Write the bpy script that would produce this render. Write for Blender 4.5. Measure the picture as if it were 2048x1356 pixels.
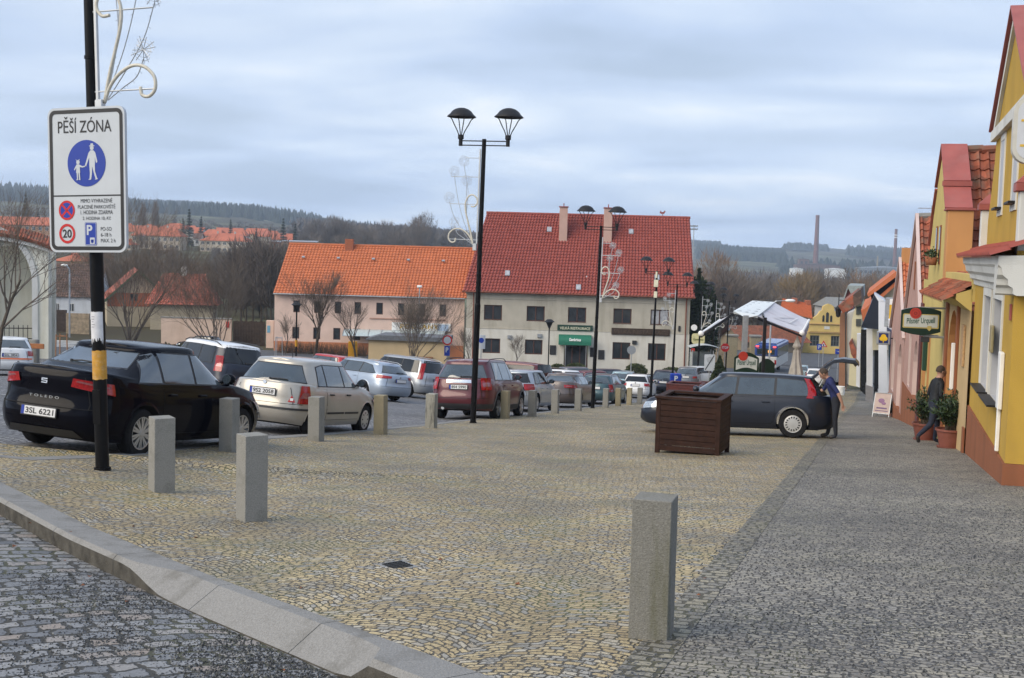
import bpy, bmesh, math, random
from mathutils import Vector, Matrix, noise as mnoise
from math import sin, cos, tan, pi, radians as R, sqrt, atan2

for _o in list(bpy.data.objects): bpy.data.objects.remove(_o)
S = bpy.context.scene
COL = S.collection

# ------------------------------------------------------------------ camera
EYE = 1.52
FPX = 2400.0
PITCH = math.atan(178.0/FPX)
ROLL = 0.027
cd = bpy.data.cameras.new('camera'); cam = bpy.data.objects.new('camera', cd); COL.objects.link(cam)
cd.sensor_width = 36.0; cd.lens = 36.0*FPX/2048.0; cd.clip_start = 0.1; cd.clip_end = 20000
_f = Vector((0, cos(PITCH), -sin(PITCH))); _u0 = Vector((0, sin(PITCH), cos(PITCH))); _r0 = Vector((1, 0, 0))
CR = _r0*cos(ROLL) + _u0*sin(ROLL); CU = -_r0*sin(ROLL) + _u0*cos(ROLL)
M_ = Matrix((( CR.x, CU.x, -_f.x, 0), (CR.y, CU.y, -_f.y, 0), (CR.z, CU.z, -_f.z, EYE), (0, 0, 0, 1)))
cam.matrix_world = M_
S.camera = cam

# ------------------------------------------------------------------ light
S.view_settings.view_transform = 'Standard'; S.view_settings.look = 'None'
S.view_settings.gamma = 1.0; S.view_settings.exposure = 0.76
SUN_EL, SUN_AZ = R(38), R(-124)          # azimuth of the sun clockwise from +Y
wd = bpy.data.worlds.new('World'); S.world = wd; wd.use_nodes = True
nt = wd.node_tree; nt.nodes.clear()
def wn(t, **k):
    n = nt.nodes.new(t)
    for a, b in k.items(): setattr(n, a, b)
    return n
out = wn('ShaderNodeOutputWorld')
sky = wn('ShaderNodeTexSky', sky_type='NISHITA', sun_disc=False, sun_elevation=SUN_EL, sun_rotation=SUN_AZ)
sky.air_density = 1.2; sky.dust_density = 2.0
bg1 = wn('ShaderNodeBackground'); bg1.inputs[1].default_value = 0.11
nt.links.new(sky.outputs[0], bg1.inputs[0])
tc = wn('ShaderNodeTexCoord'); sep = wn('ShaderNodeSeparateXYZ'); nt.links.new(tc.outputs['Generated'], sep.inputs[0])
zc = wn('ShaderNodeMath', operation='ADD'); zc.inputs[1].default_value = 0.12; nt.links.new(sep.outputs[2], zc.inputs[0])
zm = wn('ShaderNodeMath', operation='MAXIMUM'); zm.inputs[1].default_value = 0.03; nt.links.new(zc.outputs[0], zm.inputs[0])
dx = wn('ShaderNodeMath', operation='DIVIDE'); nt.links.new(sep.outputs[0], dx.inputs[0]); nt.links.new(zm.outputs[0], dx.inputs[1])
dy = wn('ShaderNodeMath', operation='DIVIDE'); nt.links.new(sep.outputs[1], dy.inputs[0]); nt.links.new(zm.outputs[0], dy.inputs[1])
cb = wn('ShaderNodeCombineXYZ'); nt.links.new(dx.outputs[0], cb.inputs[0]); nt.links.new(dy.outputs[0], cb.inputs[1])
mp = wn('ShaderNodeMapping'); mp.inputs['Scale'].default_value = (0.80, 1.0, 1); mp.inputs['Location'].default_value = (3.3, 1.9, 0)
mp.inputs['Rotation'].default_value = (0, 0, R(8))
nt.links.new(cb.outputs[0], mp.inputs[0])
n1 = wn('ShaderNodeTexNoise'); n1.inputs['Scale'].default_value = 1.0; n1.inputs['Detail'].default_value = 7; n1.inputs['Roughness'].default_value = 0.49
n1.inputs['Distortion'].default_value = 0.3
nt.links.new(mp.outputs[0], n1.inputs['Vector'])
cr = wn('ShaderNodeValToRGB'); e = cr.color_ramp
e.elements[0].position = 0.36; e.elements[0].color = (0.34, 0.42, 0.55, 1)
e.elements[1].position = 0.72; e.elements[1].color = (0.78, 0.79, 0.81, 1)
m_ = e.elements.new(0.47); m_.color = (0.42, 0.51, 0.67, 1)
m_ = e.elements.new(0.58); m_.color = (0.54, 0.62, 0.74, 1)
nt.links.new(n1.outputs[0], cr.inputs[0])
# thinner, brighter cloud low over the horizon and bluer air right at it
hz = wn('ShaderNodeValToRGB'); e = hz.color_ramp
e.elements[0].position = 0.0; e.elements[0].color = (1.5, 1.55, 1.6, 1)
e.elements[1].position = 0.42; e.elements[1].color = (0.96, 0.99, 1.04, 1)
m_ = e.elements.new(0.05); m_.color = (1.3, 1.33, 1.36, 1)
m_ = e.elements.new(0.10); m_.color = (1.22, 1.19, 1.16, 1)
m_ = e.elements.new(0.17); m_.color = (1.03, 1.02, 1.02, 1)
nt.links.new(sep.outputs[2], hz.inputs[0])
mu = wn('ShaderNodeMix', data_type='RGBA', blend_type='MULTIPLY'); mu.inputs[0].default_value = 1.0
nt.links.new(cr.outputs[0], mu.inputs[6]); nt.links.new(hz.outputs[0], mu.inputs[7])
bg2 = wn('ShaderNodeBackground'); bg2.inputs[1].default_value = 0.86; nt.links.new(mu.outputs[2], bg2.inputs[0])
mx = wn('ShaderNodeMixShader'); mx.inputs[0].default_value = 0.88
nt.links.new(bg1.outputs[0], mx.inputs[1]); nt.links.new(bg2.outputs[0], mx.inputs[2]); nt.links.new(mx.outputs[0], out.inputs[0])
sd = bpy.data.lights.new('sun', 'SUN'); sd.energy = 2.0; sd.angle = R(50); sd.color = (1.0, 0.88, 0.70)
sun = bpy.data.objects.new('sun', sd); COL.objects.link(sun)
_sd = Vector((sin(SUN_AZ)*cos(SUN_EL), cos(SUN_AZ)*cos(SUN_EL), sin(SUN_EL)))
sun.rotation_euler = _sd.to_track_quat('Z', 'Y').to_euler()
S.cycles.max_bounces = 6; S.cycles.diffuse_bounces = 3; S.cycles.glossy_bounces = 3
S.cycles.transmission_bounces = 4; S.cycles.volume_bounces = 0; S.cycles.transparent_max_bounces = 8

# ------------------------------------------------------------------ ground height
T_COLS = [-.45, -.25, -.10, .05, .15, .30, .45]
G_ROWS = [
 (-60, [-4.2]*7), (0, [1.52]*7), (27, [4.10]*7), (43, [5.72]*7),
 (56, [6.95, 6.95, 7.0, 7.11, 7.11, 7.11, 7.11]),
 (75, [8.0, 8.2, 8.6, 8.9, 9.0, 9.0, 9.0]),
 (110, [9.6, 9.8, 10.0, 10.5, 11.0, 11.4, 11.4]),
 (140, [10.0, 10.2, 10.8, 11.8, 13.0, 13.5, 13.5]),
 (190, [9.5, 10.6, 12.0, 13.4, 14.4, 14.8, 14.8]),
 (300, [6.5, 9.5, 13.5, 16.0, 18.0, 18.0, 17.0]),
 (500, [0.5, 3.5, 7.0, 16.0, 22.0, 22.0, 19.0]),
 (900, [-12., -9., -5.0, 6.0, 27.0, 29.0, 24.0]),
 (1600, [-50., -33., -14., -4.0, 22.0, 26.0, 24.0]),
 (2600, [-88., -68., -28., -20., -12., -6., -8.]),
 (3600, [-110., -84., -46., -36., -29., -26., -26.]),
 (6000, [20.]*7), (9000, [60.]*7)]
def hgt(X, Y):
    t = X/max(Y, 25.0)
    t = min(max(t, T_COLS[0]), T_COLS[-1])
    j = 0
    while j < 5 and t > T_COLS[j+1]: j += 1
    a = (t-T_COLS[j])/(T_COLS[j+1]-T_COLS[j]); a = a*a*(3-2*a)
    i = 0
    while i < len(G_ROWS)-2 and Y > G_ROWS[i+1][0]: i += 1
    y0, r0 = G_ROWS[i]; y1, r1 = G_ROWS[i+1]
    b = min(max((Y-y0)/(y1-y0), 0), 1)
    c = (r0[j]*(1-a)+r0[j+1]*a)*(1-b) + (r1[j]*(1-a)+r1[j+1]*a)*b
    lat = 0.0
    if Y < 110:
        lat = min(0.032*max(0, -X-2)+.05*max(0, -X-3.5), 0.75)*min(1, max(0, (110-Y)/50.0))
    return EYE - c + lat
def ray(px, py):
    a = (px-1024.0)/FPX; b = -(py-678.0)/FPX
    return _f + CR*a + CU*b
def atY(px, py, Y):                      # point of the view ray at forward distance Y
    d = ray(px, py); k = Y/d.y
    return Vector((d.x*k, Y, EYE + d.z*k))
def G(px, py, dz=0.0):                   # where that ray meets the ground
    d = ray(px, py); lo, hi = 0.5, 400.0
    k = lo
    while k < hi:
        if EYE + d.z*k < hgt(d.x*k, d.y*k)+dz: break
        k *= 1.01
    a, b = k/1.01, k
    for _ in range(30):
        m = (a+b)/2
        if EYE + d.z*m < hgt(d.x*m, d.y*m)+dz: b = m
        else: a = m
    return Vector((d.x*b, d.y*b, EYE+d.z*b))
def onG(px, Y, py=760):                  # ground under pixel column px at distance Y
    x = atY(px, py, Y).x
    for _ in range(3):
        z = hgt(x, Y); py = proj(Vector((x, Y, z)))[1]; x = atY(px, py, Y).x
    return Vector((x, Y, hgt(x, Y)))
def proj(p):
    q = Vector(p)-Vector((0, 0, EYE)); d = q.dot(_f)
    return 1024+FPX*q.dot(CR)/d, 678-FPX*q.dot(CU)/d
# street frame: v runs down the street, u to the right, into the houses
SA = math.atan(731.0/FPX)
SV = Vector((sin(SA), cos(SA), 0)); SU = Vector((cos(SA), -sin(SA), 0))
def uv(u, v, z=None):
    p = SU*u + SV*v
    return Vector((p.x, p.y, hgt(p.x, p.y) if z is None else z))
def wallpt(px, py, u0):                  # (v, z) where the ray meets the plane u=u0
    d = ray(px, py); k = u0/(d.dot(SU))
    p = d*k
    return p.dot(SV), EYE+p.z
# ------------------------------------------------------------------ mesh builder
class MB:
    def __init__(s): s.v = []; s.f = []; s.m = []; s.uv = {}; s.cur = 0; s.T = None
    def add(s, vs, fs, uvs=None):
        b = len(s.v)
        for p in vs:
            p = Vector(p)
            s.v.append(s.T @ p if s.T is not None else p)
        for k, f in enumerate(fs):
            if uvs: s.uv[len(s.f)] = uvs[k]
            s.f.append([b+i for i in f]); s.m.append(s.cur)
        return s
    def box(s, x0, x1, y0, y1, z0, z1):
        s.add([(x0,y0,z0),(x1,y0,z0),(x1,y1,z0),(x0,y1,z0),(x0,y0,z1),(x1,y0,z1),(x1,y1,z1),(x0,y1,z1)],
              [(0,3,2,1),(4,5,6,7),(0,1,5,4),(1,2,6,5),(2,3,7,6),(3,0,4,7)]); return s
    def cbox(s, x0, x1, y0, y1, z0, z1, c=0.01):      # box with chamfered edges
        vs = []
        for z, i in ((z0, c), (z0+c, 0), (z1-c, 0), (z1, c)):
            a0, a1, b0, b1 = x0+i, x1-i, y0+i, y1-i
            cc = c
            vs += [(a0+cc,b0,z),(a1-cc,b0,z),(a1,b0+cc,z),(a1,b1-cc,z),(a1-cc,b1,z),(a0+cc,b1,z),(a0,b1-cc,z),(a0,b0+cc,z)]
        fs = [tuple(range(7,-1,-1)), tuple(range(24,32))]
        for l in range(3):
            for k in range(8):
                k2 = (k+1) % 8; fs.append((l*8+k, l*8+k2, l*8+8+k2, l*8+8+k))
        s.add(vs, fs); return s
    def cyl(s, c, r, h, n=16, r2=None, axis='z', caps=True):
        r2 = r if r2 is None else r2
        vs = []
        for k in range(n):
            a = 2*pi*k/n
            for rr, t in ((r, 0), (r2, h)):
                x, y = rr*cos(a), rr*sin(a)
                if axis == 'z': p = (c[0]+x, c[1]+y, c[2]+t)
                elif axis == 'y': p = (c[0]+x, c[1]+t, c[2]+y)
                else: p = (c[0]+t, c[1]+x, c[2]+y)
                vs.append(p)
        fs = [(2*k, 2*((k+1) % n), 2*((k+1) % n)+1, 2*k+1) for k in range(n)]
        if caps: fs += [tuple(2*k for k in range(n-1, -1, -1)), tuple(2*k+1 for k in range(n))]
        if axis == 'y': fs = [f[::-1] for f in fs]
        s.add(vs, fs); return s
    def lathe(s, prof, n=20, c=(0,0,0), axis='z', a0=0, a1=2*pi):
        vs = []; full = abs(a1-a0-2*pi) < 1e-6; m = n if full else n+1
        for k in range(m):
            a = a0+(a1-a0)*k/n
            for r, z in prof:
                x, y = r*cos(a), r*sin(a)
                if axis == 'z': vs.append((c[0]+x, c[1]+y, c[2]+z))
                elif axis == 'y': vs.append((c[0]+x, c[1]+z, c[2]+y))
                else: vs.append((c[0]+z, c[1]+x, c[2]+y))
        q = len(prof); fs = []
        for k in range(n):
            k2 = (k+1) % m
            for j in range(q-1):
                f = (k*q+j, k2*q+j, k2*q+j+1, k*q+j+1)
                fs.append(f[::-1] if axis == 'y' else f)
        s.add(vs, fs); return s
    def tube(s, pts, r, n=6, caps=True):
        pts = [Vector(p) for p in pts]
        if len(pts) < 2: return s
        rs = r if isinstance(r, (list, tuple)) else [r]*len(pts)
        vs = []; up = None
        for i, p in enumerate(pts):
            d = (pts[min(i+1, len(pts)-1)]-pts[max(i-1, 0)])
            if d.length < 1e-9: d = Vector((0,0,1))
            d.normalize()
            if up is None:
                up = Vector((0,0,1)) if abs(d.z) < .9 else Vector((1,0,0))
            a = d.cross(up)
            if a.length < 1e-6: a = d.orthogonal()
            a.normalize(); b = a.cross(d).normalized(); up = b
            for k in range(n):
                t = 2*pi*k/n; vs.append(p + a*(rs[i]*cos(t)) + b*(rs[i]*sin(t)))
        fs = []
        for i in range(len(pts)-1):
            for k in range(n):
                k2 = (k+1) % n; fs.append((i*n+k, (i+1)*n+k, (i+1)*n+k2, i*n+k2))
        if caps: fs += [tuple(range(n)), tuple((len(pts)-1)*n+k for k in range(n-1, -1, -1))]
        s.add(vs, fs); return s
    def prism(s, poly, y0, y1, axis='y'):    # polygon in x,z pushed along y (or x,y along z)
        n = len(poly)
        ar = sum(poly[i][0]*poly[(i+1) % n][1]-poly[(i+1) % n][0]*poly[i][1] for i in range(n))
        if ar < 0: poly = poly[::-1]
        if axis == 'y': vs = [(x, y0, z) for x, z in poly]+[(x, y1, z) for x, z in poly]
        elif axis == 'x': vs = [(y0, x, z) for x, z in poly]+[(y1, x, z) for x, z in poly]
        else: vs = [(x, y, y0) for x, y in poly]+[(x, y, y1) for x, y in poly]
        fs = [tuple(range(n)), tuple(range(2*n-1, n-1, -1))]+[(i, i+n, (i+1) % n+n, (i+1) % n) for i in range(n)]
        if axis != 'y': fs = [f[::-1] for f in fs]
        s.add(vs, fs); return s
    def grid(s, fn, nu, nv, wrap=False, uv=False):
        vs = [fn(i/nu, j/nv) for i in range(nu+1) for j in range(nv+1)]
        fs = []; us = []
        for i in range(nu):
            for j in range(nv):
                a = i*(nv+1)+j; fs.append((a, a+nv+1, a+nv+2, a+1))
                us.append(((i/nu, j/nv), ((i+1)/nu, j/nv), ((i+1)/nu, (j+1)/nv), (i/nu, (j+1)/nv)))
        s.add(vs, fs, us if uv else None); return s
    def sphere(s, c, r, n=12, m=8, sc=(1,1,1)):
        def f(a, b):
            t = 2*pi*a; p = pi*b
            return (c[0]+r*sc[0]*cos(t)*sin(p), c[1]+r*sc[1]*sin(t)*sin(p), c[2]-r*sc[2]*cos(p))
        return s.grid(f, n, m)
    def build(s, name, mats, parent=None, smooth=False, merge=False, angle=None):
        me = bpy.data.meshes.new(name)
        me.from_pydata([tuple(v) for v in s.v], [], s.f)
        if not isinstance(mats, (list, tuple)): mats = [mats]
        for m in mats: me.materials.append(m)
        if len(mats) > 1: me.polygons.foreach_set('material_index', s.m)
        if s.uv:
            ul = me.uv_layers.new(name='UVMap')
            for p in me.polygons:
                q = s.uv.get(p.index)
                if q:
                    for k, li in enumerate(p.loop_indices): ul.data[li].uv = q[k]
        if merge:
            bm = bmesh.new(); bm.from_mesh(me); bmesh.ops.remove_doubles(bm, verts=bm.verts, dist=1e-4)
            bmesh.ops.recalc_face_normals(bm, faces=bm.faces); bm.to_mesh(me); bm.free()
        if smooth or angle:
            me.polygons.foreach_set('use_smooth', [True]*len(me.polygons))
            if angle: me.set_sharp_from_angle(angle=R(angle))
        me.update()
        o = bpy.data.objects.new(name, me); COL.objects.link(o)
        if parent: o.parent = parent
        return o
def tag(o, label=None, cat=None, group=None, kind=None):
    if label: o['label'] = label
    if cat: o['category'] = cat
    if group: o['group'] = group
    if kind: o['kind'] = kind
    return o
def thing(name, loc, rz=0, label=None, cat=None, group=None):
    o = bpy.data.objects.new(name, None); COL.objects.link(o)
    o.location = loc; o.rotation_euler = (0, 0, rz); o.empty_display_size = .2
    return tag(o, label, cat, group)
def kids(o): return [c for c in bpy.data.objects if c.parent == o]
def copy_tree(o, parent=None, _all=None):
    if _all is None:
        _all = {}
        for c in bpy.data.objects:
            if c.parent: _all.setdefault(c.parent.name, []).append(c)
    c = o.copy(); COL.objects.link(c)
    if parent is not None: c.parent = parent
    for ch in _all.get(o.name, []): copy_tree(ch, c, _all)
    return c
def text(s_, w=None, h=None, bold=0.0, depth=0.002, spacing=1.0):
    """lettering as verts/faces in the xz plane facing -y, centred; scaled to w and/or h"""
    cu = bpy.data.curves.new('lettering', 'FONT'); cu.body = s_; cu.align_x = 'CENTER'; cu.align_y = 'CENTER'
    cu.offset = bold; cu.extrude = 0.0; cu.space_character = spacing; cu.resolution_u = 4
    ob = bpy.data.objects.new('lettering', cu); COL.objects.link(ob)
    dg = bpy.context.evaluated_depsgraph_get(); dg.update()
    me = bpy.data.meshes.new_from_object(ob.evaluated_get(dg))
    bpy.data.objects.remove(ob); bpy.data.curves.remove(cu)
    vs = [v.co.copy() for v in me.vertices]; fs = [tuple(p.vertices) for p in me.polygons]
    bpy.data.meshes.remove(me)
    if not vs: return [], []
    x0, x1 = min(v.x for v in vs), max(v.x for v in vs); y0, y1 = min(v.y for v in vs), max(v.y for v in vs)
    sx = w/(x1-x0) if w else None; sy = h/(y1-y0) if h else None
    if sx is None: sx = sy or 1
    if sy is None: sy = sx
    cx, cy = (x0+x1)/2, (y0+y1)/2
    return [Vector(((v.x-cx)*sx, 0, (v.y-cy)*sy)) for v in vs], fs
def put_text(mb, s_, x, y, z, **k):
    vs, fs = text(s_, **k)
    mb.add([(v.x+x, y, v.z+z) for v in vs], fs)

# ------------------------------------------------------------------ materials
_MC = {}
def nodes_of(m):
    n = m.node_tree; return n, n.nodes['Principled BSDF']
def mat(name, col, rough=.6, metal=0., var=.12, vs=6., bump=0., bs=40., spec=.5, coat=0., emit=None, es=1., grime=None, gs=1.5, ga=.5, streak=False):
    if name in _MC: return _MC[name]
    m = bpy.data.materials.new(name); m.use_nodes = True; n, b = nodes_of(m)
    b.inputs['Roughness'].default_value = rough; b.inputs['Metallic'].default_value = metal
    b.inputs['Specular IOR Level'].default_value = spec; b.inputs['Coat Weight'].default_value = coat
    b.inputs['Coat Roughness'].default_value = 0.04
    c4 = (col[0], col[1], col[2], 1)
    tcn = n.nodes.new('ShaderNodeTexCoord')
    if var > 0 or grime:
        ns = n.nodes.new('ShaderNodeTexNoise'); ns.inputs['Scale'].default_value = vs; ns.inputs['Detail'].default_value = 5
        n.links.new(tcn.outputs['Object'], ns.inputs['Vector'])
        rp = n.nodes.new('ShaderNodeMapRange'); rp.inputs[1].default_value = .3; rp.inputs[2].default_value = .7
        rp.inputs[3].default_value = 1-var; rp.inputs[4].default_value = 1+var
        n.links.new(ns.outputs[0], rp.inputs[0])
        mxn = n.nodes.new('ShaderNodeMix'); mxn.data_type = 'RGBA'; mxn.blend_type = 'MULTIPLY'; mxn.inputs[0].default_value = 1
        mxn.inputs[6].default_value = c4; n.links.new(rp.outputs[0], mxn.inputs[7])
        last = mxn.outputs[2]
        if grime:
            g2 = n.nodes.new('ShaderNodeTexNoise'); g2.inputs['Scale'].default_value = gs; g2.inputs['Detail'].default_value = 8; g2.inputs['Roughness'].default_value = .65
            if streak:
                mpn = n.nodes.new('ShaderNodeMapping'); mpn.inputs['Scale'].default_value = (1, 1, .18)
                n.links.new(tcn.outputs['Object'], mpn.inputs[0]); n.links.new(mpn.outputs[0], g2.inputs['Vector'])
            else: n.links.new(tcn.outputs['Object'], g2.inputs['Vector'])
            r2 = n.nodes.new('ShaderNodeMapRange'); r2.inputs[1].default_value = .5; r2.inputs[2].default_value = .72
            r2.inputs[3].default_value = 0; r2.inputs[4].default_value = ga
            n.links.new(g2.outputs[0], r2.inputs[0])
            m3 = n.nodes.new('ShaderNodeMix'); m3.data_type = 'RGBA'; m3.inputs[7].default_value = (grime[0], grime[1], grime[2], 1)
            n.links.new(r2.outputs[0], m3.inputs[0]); n.links.new(last, m3.inputs[6]); last = m3.outputs[2]
        n.links.new(last, b.inputs['Base Color'])
    else: b.inputs['Base Color'].default_value = c4
    if bump > 0:
        nb = n.nodes.new('ShaderNodeTexNoise'); nb.inputs['Scale'].default_value = bs; nb.inputs['Detail'].default_value = 6
        n.links.new(tcn.outputs['Object'], nb.inputs['Vector'])
        bp = n.nodes.new('ShaderNodeBump'); bp.inputs['Strength'].default_value = bump; bp.inputs['Distance'].default_value = .02
        n.links.new(nb.outputs[0], bp.inputs['Height']); n.links.new(bp.outputs[0], b.inputs['Normal'])
    if emit:
        b.inputs['Emission Color'].default_value = (emit[0], emit[1], emit[2], 1); b.inputs['Emission Strength'].default_value = es
    _MC[name] = m; return m
def hexc(h):
    h = h.lstrip('#'); r = [int(h[i:i+2], 16)/255 for i in (0, 2, 4)]
    return tuple(c/12.92 if c <= .04045 else ((c+.055)/1.055)**2.4 for c in r)
def N(n, t, **k):
    x = n.nodes.new(t)
    for a, b in k.items(): setattr(x, a, b)
    return x
def math_(n, op, a, b=None, c=None):
    x = n.nodes.new('ShaderNodeMath'); x.operation = op
    for i, q in enumerate((a, b, c)):
        if q is None: continue
        if isinstance(q, (int, float)): x.inputs[i].default_value = q
        else: n.links.new(q, x.inputs[i])
    return x.outputs[0]
def ramp(n, src, stops):
    x = n.nodes.new('ShaderNodeValToRGB'); e = x.color_ramp
    e.elements[0].position = stops[0][0]; e.elements[0].color = (*stops[0][1], 1)
    e.elements[1].position = stops[-1][0]; e.elements[1].color = (*stops[-1][1], 1)
    for p, c in stops[1:-1]:
        q = e.elements.new(p); q.color = (*c, 1)
    n.links.new(src, x.inputs[0]); return x.outputs[0]
def mixc(n, fac, a, b, mode='MIX'):
    x = n.nodes.new('ShaderNodeMix'); x.data_type = 'RGBA'; x.blend_type = mode
    for i, q in ((0, fac), (6, a), (7, b)):
        if isinstance(q, (int, float)): x.inputs[i].default_value = q
        elif isinstance(q, tuple): x.inputs[i].default_value = (*q, 1)
        else: n.links.new(q, x.inputs[i])
    return x.outputs[2]
def setts(name, sw, sh, stops, mortar, lane=1.25, arc=0.42, joint=.09, grit=.35, gritc=(.035,.04,.047), rot=0., moss=0., warp=.012, rough=.75, gscale=1.1, speck=70., gx=.46, patch=None):
    """small stone setts laid in courses (curved where arc > 0), stray grit and moss in the joints"""
    m = bpy.data.materials.new(name); m.use_nodes = True; n, b = nodes_of(m)
    tcn = N(n, 'ShaderNodeTexCoord'); mpn = N(n, 'ShaderNodeMapping'); mpn.inputs['Rotation'].default_value = (0, 0, rot)
    n.links.new(tcn.outputs['Object'], mpn.inputs[0])
    wn_ = N(n, 'ShaderNodeTexNoise'); wn_.inputs['Scale'].default_value = 3.5; wn_.inputs['Detail'].default_value = 3
    n.links.new(mpn.outputs[0], wn_.inputs['Vector'])
    w2 = N(n, 'ShaderNodeTexNoise'); w2.inputs['Scale'].default_value = 16; w2.inputs['Detail'].default_value = 2
    n.links.new(mpn.outputs[0], w2.inputs['Vector'])
    def off(src, amp):
        v = N(n, 'ShaderNodeVectorMath', operation='SUBTRACT'); n.links.new(src, v.inputs[0]); v.inputs[1].default_value = (.5,.5,.5)
        q = N(n, 'ShaderNodeVectorMath', operation='SCALE'); n.links.new(v.outputs[0], q.inputs[0]); q.inputs['Scale'].default_value = amp
        return q.outputs[0]
    a1 = N(n, 'ShaderNodeVectorMath', operation='ADD'); n.links.new(mpn.outputs[0], a1.inputs[0]); n.links.new(off(wn_.outputs['Color'], warp*8), a1.inputs[1])
    a2 = N(n, 'ShaderNodeVectorMath', operation='ADD'); n.links.new(a1.outputs[0], a2.inputs[0]); n.links.new(off(w2.outputs['Color'], warp*3.2), a2.inputs[1])
    sp = N(n, 'ShaderNodeSeparateXYZ'); n.links.new(a2.outputs[0], sp.inputs[0])
    x, y = sp.outputs[0], sp.outputs[1]
    if arc > 0:
        fr = math_(n, 'FRACT', math_(n, 'DIVIDE', x, lane))
        k = math_(n, 'SUBTRACT', math_(n, 'MULTIPLY', fr, 2.0), 1.0)
        k2 = math_(n, 'MULTIPLY', k, k)
        y = math_(n, 'SUBTRACT', y, math_(n, 'MULTIPLY', math_(n, 'SUBTRACT', 1.0, k2), arc))
    cbn = N(n, 'ShaderNodeCombineXYZ'); n.links.new(x, cbn.inputs[0]); n.links.new(y, cbn.inputs[1])
    bk = N(n, 'ShaderNodeTexBrick'); n.links.new(cbn.outputs[0], bk.inputs['Vector'])
    bk.inputs['Color1'].default_value = (0,0,0,1); bk.inputs['Color2'].default_value = (1,1,1,1)
    bk.inputs['Scale'].default_value = 1.0; bk.inputs['Brick Width'].default_value = sw; bk.inputs['Row Height'].default_value = sh
    bk.inputs['Mortar Size'].default_value = joint*sh; bk.inputs['Mortar Smooth'].default_value = .35; bk.offset = .5; bk.squash = 1.25; bk.squash_frequency = 3
    col = ramp(n, bk.outputs['Color'], stops)
    # patches of differing tone
    pn = N(n, 'ShaderNodeTexNoise'); pn.inputs['Scale'].default_value = .45; pn.inputs['Detail'].default_value = 4
    n.links.new(mpn.outputs[0], pn.inputs['Vector'])
    mr = N(n, 'ShaderNodeMapRange'); mr.inputs[1].default_value = .35; mr.inputs[2].default_value = .65; mr.inputs[3].default_value = .82; mr.inputs[4].default_value = 1.14
    n.links.new(pn.outputs[0], mr.inputs[0])
    col = mixc(n, 1.0, col, mr.outputs[0], 'MULTIPLY')
    if patch:
        mr2 = N(n, 'ShaderNodeMapRange'); mr2.inputs[1].default_value = .5; mr2.inputs[2].default_value = .62; mr2.inputs[4].default_value = .55
        p2 = N(n, 'ShaderNodeTexNoise'); p2.inputs['Scale'].default_value = .8; p2.inputs['Detail'].default_value = 5; n.links.new(tcn.outputs['Object'], p2.inputs['Vector'])
        n.links.new(p2.outputs[0], mr2.inputs[0]); col = mixc(n, mr2.outputs[0], col, patch)
    fine = N(n, 'ShaderNodeTexNoise'); fine.inputs['Scale'].default_value = 60; fine.inputs['Detail'].default_value = 4
    n.links.new(mpn.outputs[0], fine.inputs['Vector'])
    mf = N(n, 'ShaderNodeMapRange'); mf.inputs[1].default_value = .3; mf.inputs[2].default_value = .7; mf.inputs[3].default_value = .75; mf.inputs[4].default_value = 1.25
    n.links.new(fine.outputs[0], mf.inputs[0]); col = mixc(n, 1.0, col, mf.outputs[0], 'MULTIPLY')
    jc = mortar
    if moss > 0:
        ms = N(n, 'ShaderNodeTexNoise'); ms.inputs['Scale'].default_value = .9; ms.inputs['Detail'].default_value = 4; n.links.new(tcn.outputs['Object'], ms.inputs['Vector'])
        mm = N(n, 'ShaderNodeMapRange'); mm.inputs[1].default_value = .5; mm.inputs[2].default_value = .62; mm.inputs[4].default_value = moss
        n.links.new(ms.outputs[0], mm.inputs[0]); jc = mixc(n, mm.outputs[0], mortar, (.09,.10,.02))
    col = mixc(n, bk.outputs['Fac'], col, jc)
    # grit
    vo = N(n, 'ShaderNodeTexVoronoi'); vo.inputs['Scale'].default_value = speck; n.links.new(tcn.outputs['Object'], vo.inputs['Vector'])
    rnd = N(n, 'ShaderNodeSeparateColor'); n.links.new(vo.outputs['Color'], rnd.inputs[0])
    gm = N(n, 'ShaderNodeTexNoise'); gm.inputs['Scale'].default_value = gscale; gm.inputs['Detail'].default_value = 6; gm.inputs['Roughness'].default_value = .6
    gmp = N(n, 'ShaderNodeMapping'); gmp.inputs['Scale'].default_value = (gx, 1.0, 1); gmp.inputs['Location'].default_value = (3.1, 1.7, 0); n.links.new(tcn.outputs['Object'], gmp.inputs[0])
    n.links.new(gmp.outputs[0], gm.inputs['Vector'])
    dens = N(n, 'ShaderNodeMapRange'); dens.inputs[1].default_value = .42; dens.inputs[2].default_value = .72; dens.inputs[3].default_value = grit*.25; dens.inputs[4].default_value = min(1, grit*2.0)
    n.links.new(gm.outputs[0], dens.inputs[0])
    g = math_(n, 'LESS_THAN', rnd.outputs[0], dens.outputs[0])
    gcol = ramp(n, rnd.outputs[1], [(0, tuple(c*.55 for c in gritc)), (.75, gritc), (1, tuple(min(1, c*3.2) for c in gritc))])
    col = mixc(n, g, col, gcol)
    n.links.new(col, b.inputs['Base Color']); b.inputs['Roughness'].default_value = rough
    h1 = math_(n, 'SUBTRACT', 1.0, bk.outputs['Fac'])
    h2 = math_(n, 'ADD', math_(n, 'MULTIPLY', h1, 1.0), math_(n, 'MULTIPLY', fine.outputs[0], .25))
    tilt = math_(n, 'MULTIPLY', bk.outputs['Color'], .25)
    h3 = math_(n, 'ADD', math_(n, 'ADD', h2, tilt), math_(n, 'MULTIPLY', g, .35))
    bp = N(n, 'ShaderNodeBump'); bp.inputs['Strength'].default_value = .8; bp.inputs['Distance'].default_value = .012
    n.links.new(h3, bp.inputs['Height']); n.links.new(bp.outputs[0], b.inputs['Normal'])
    return m
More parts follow.
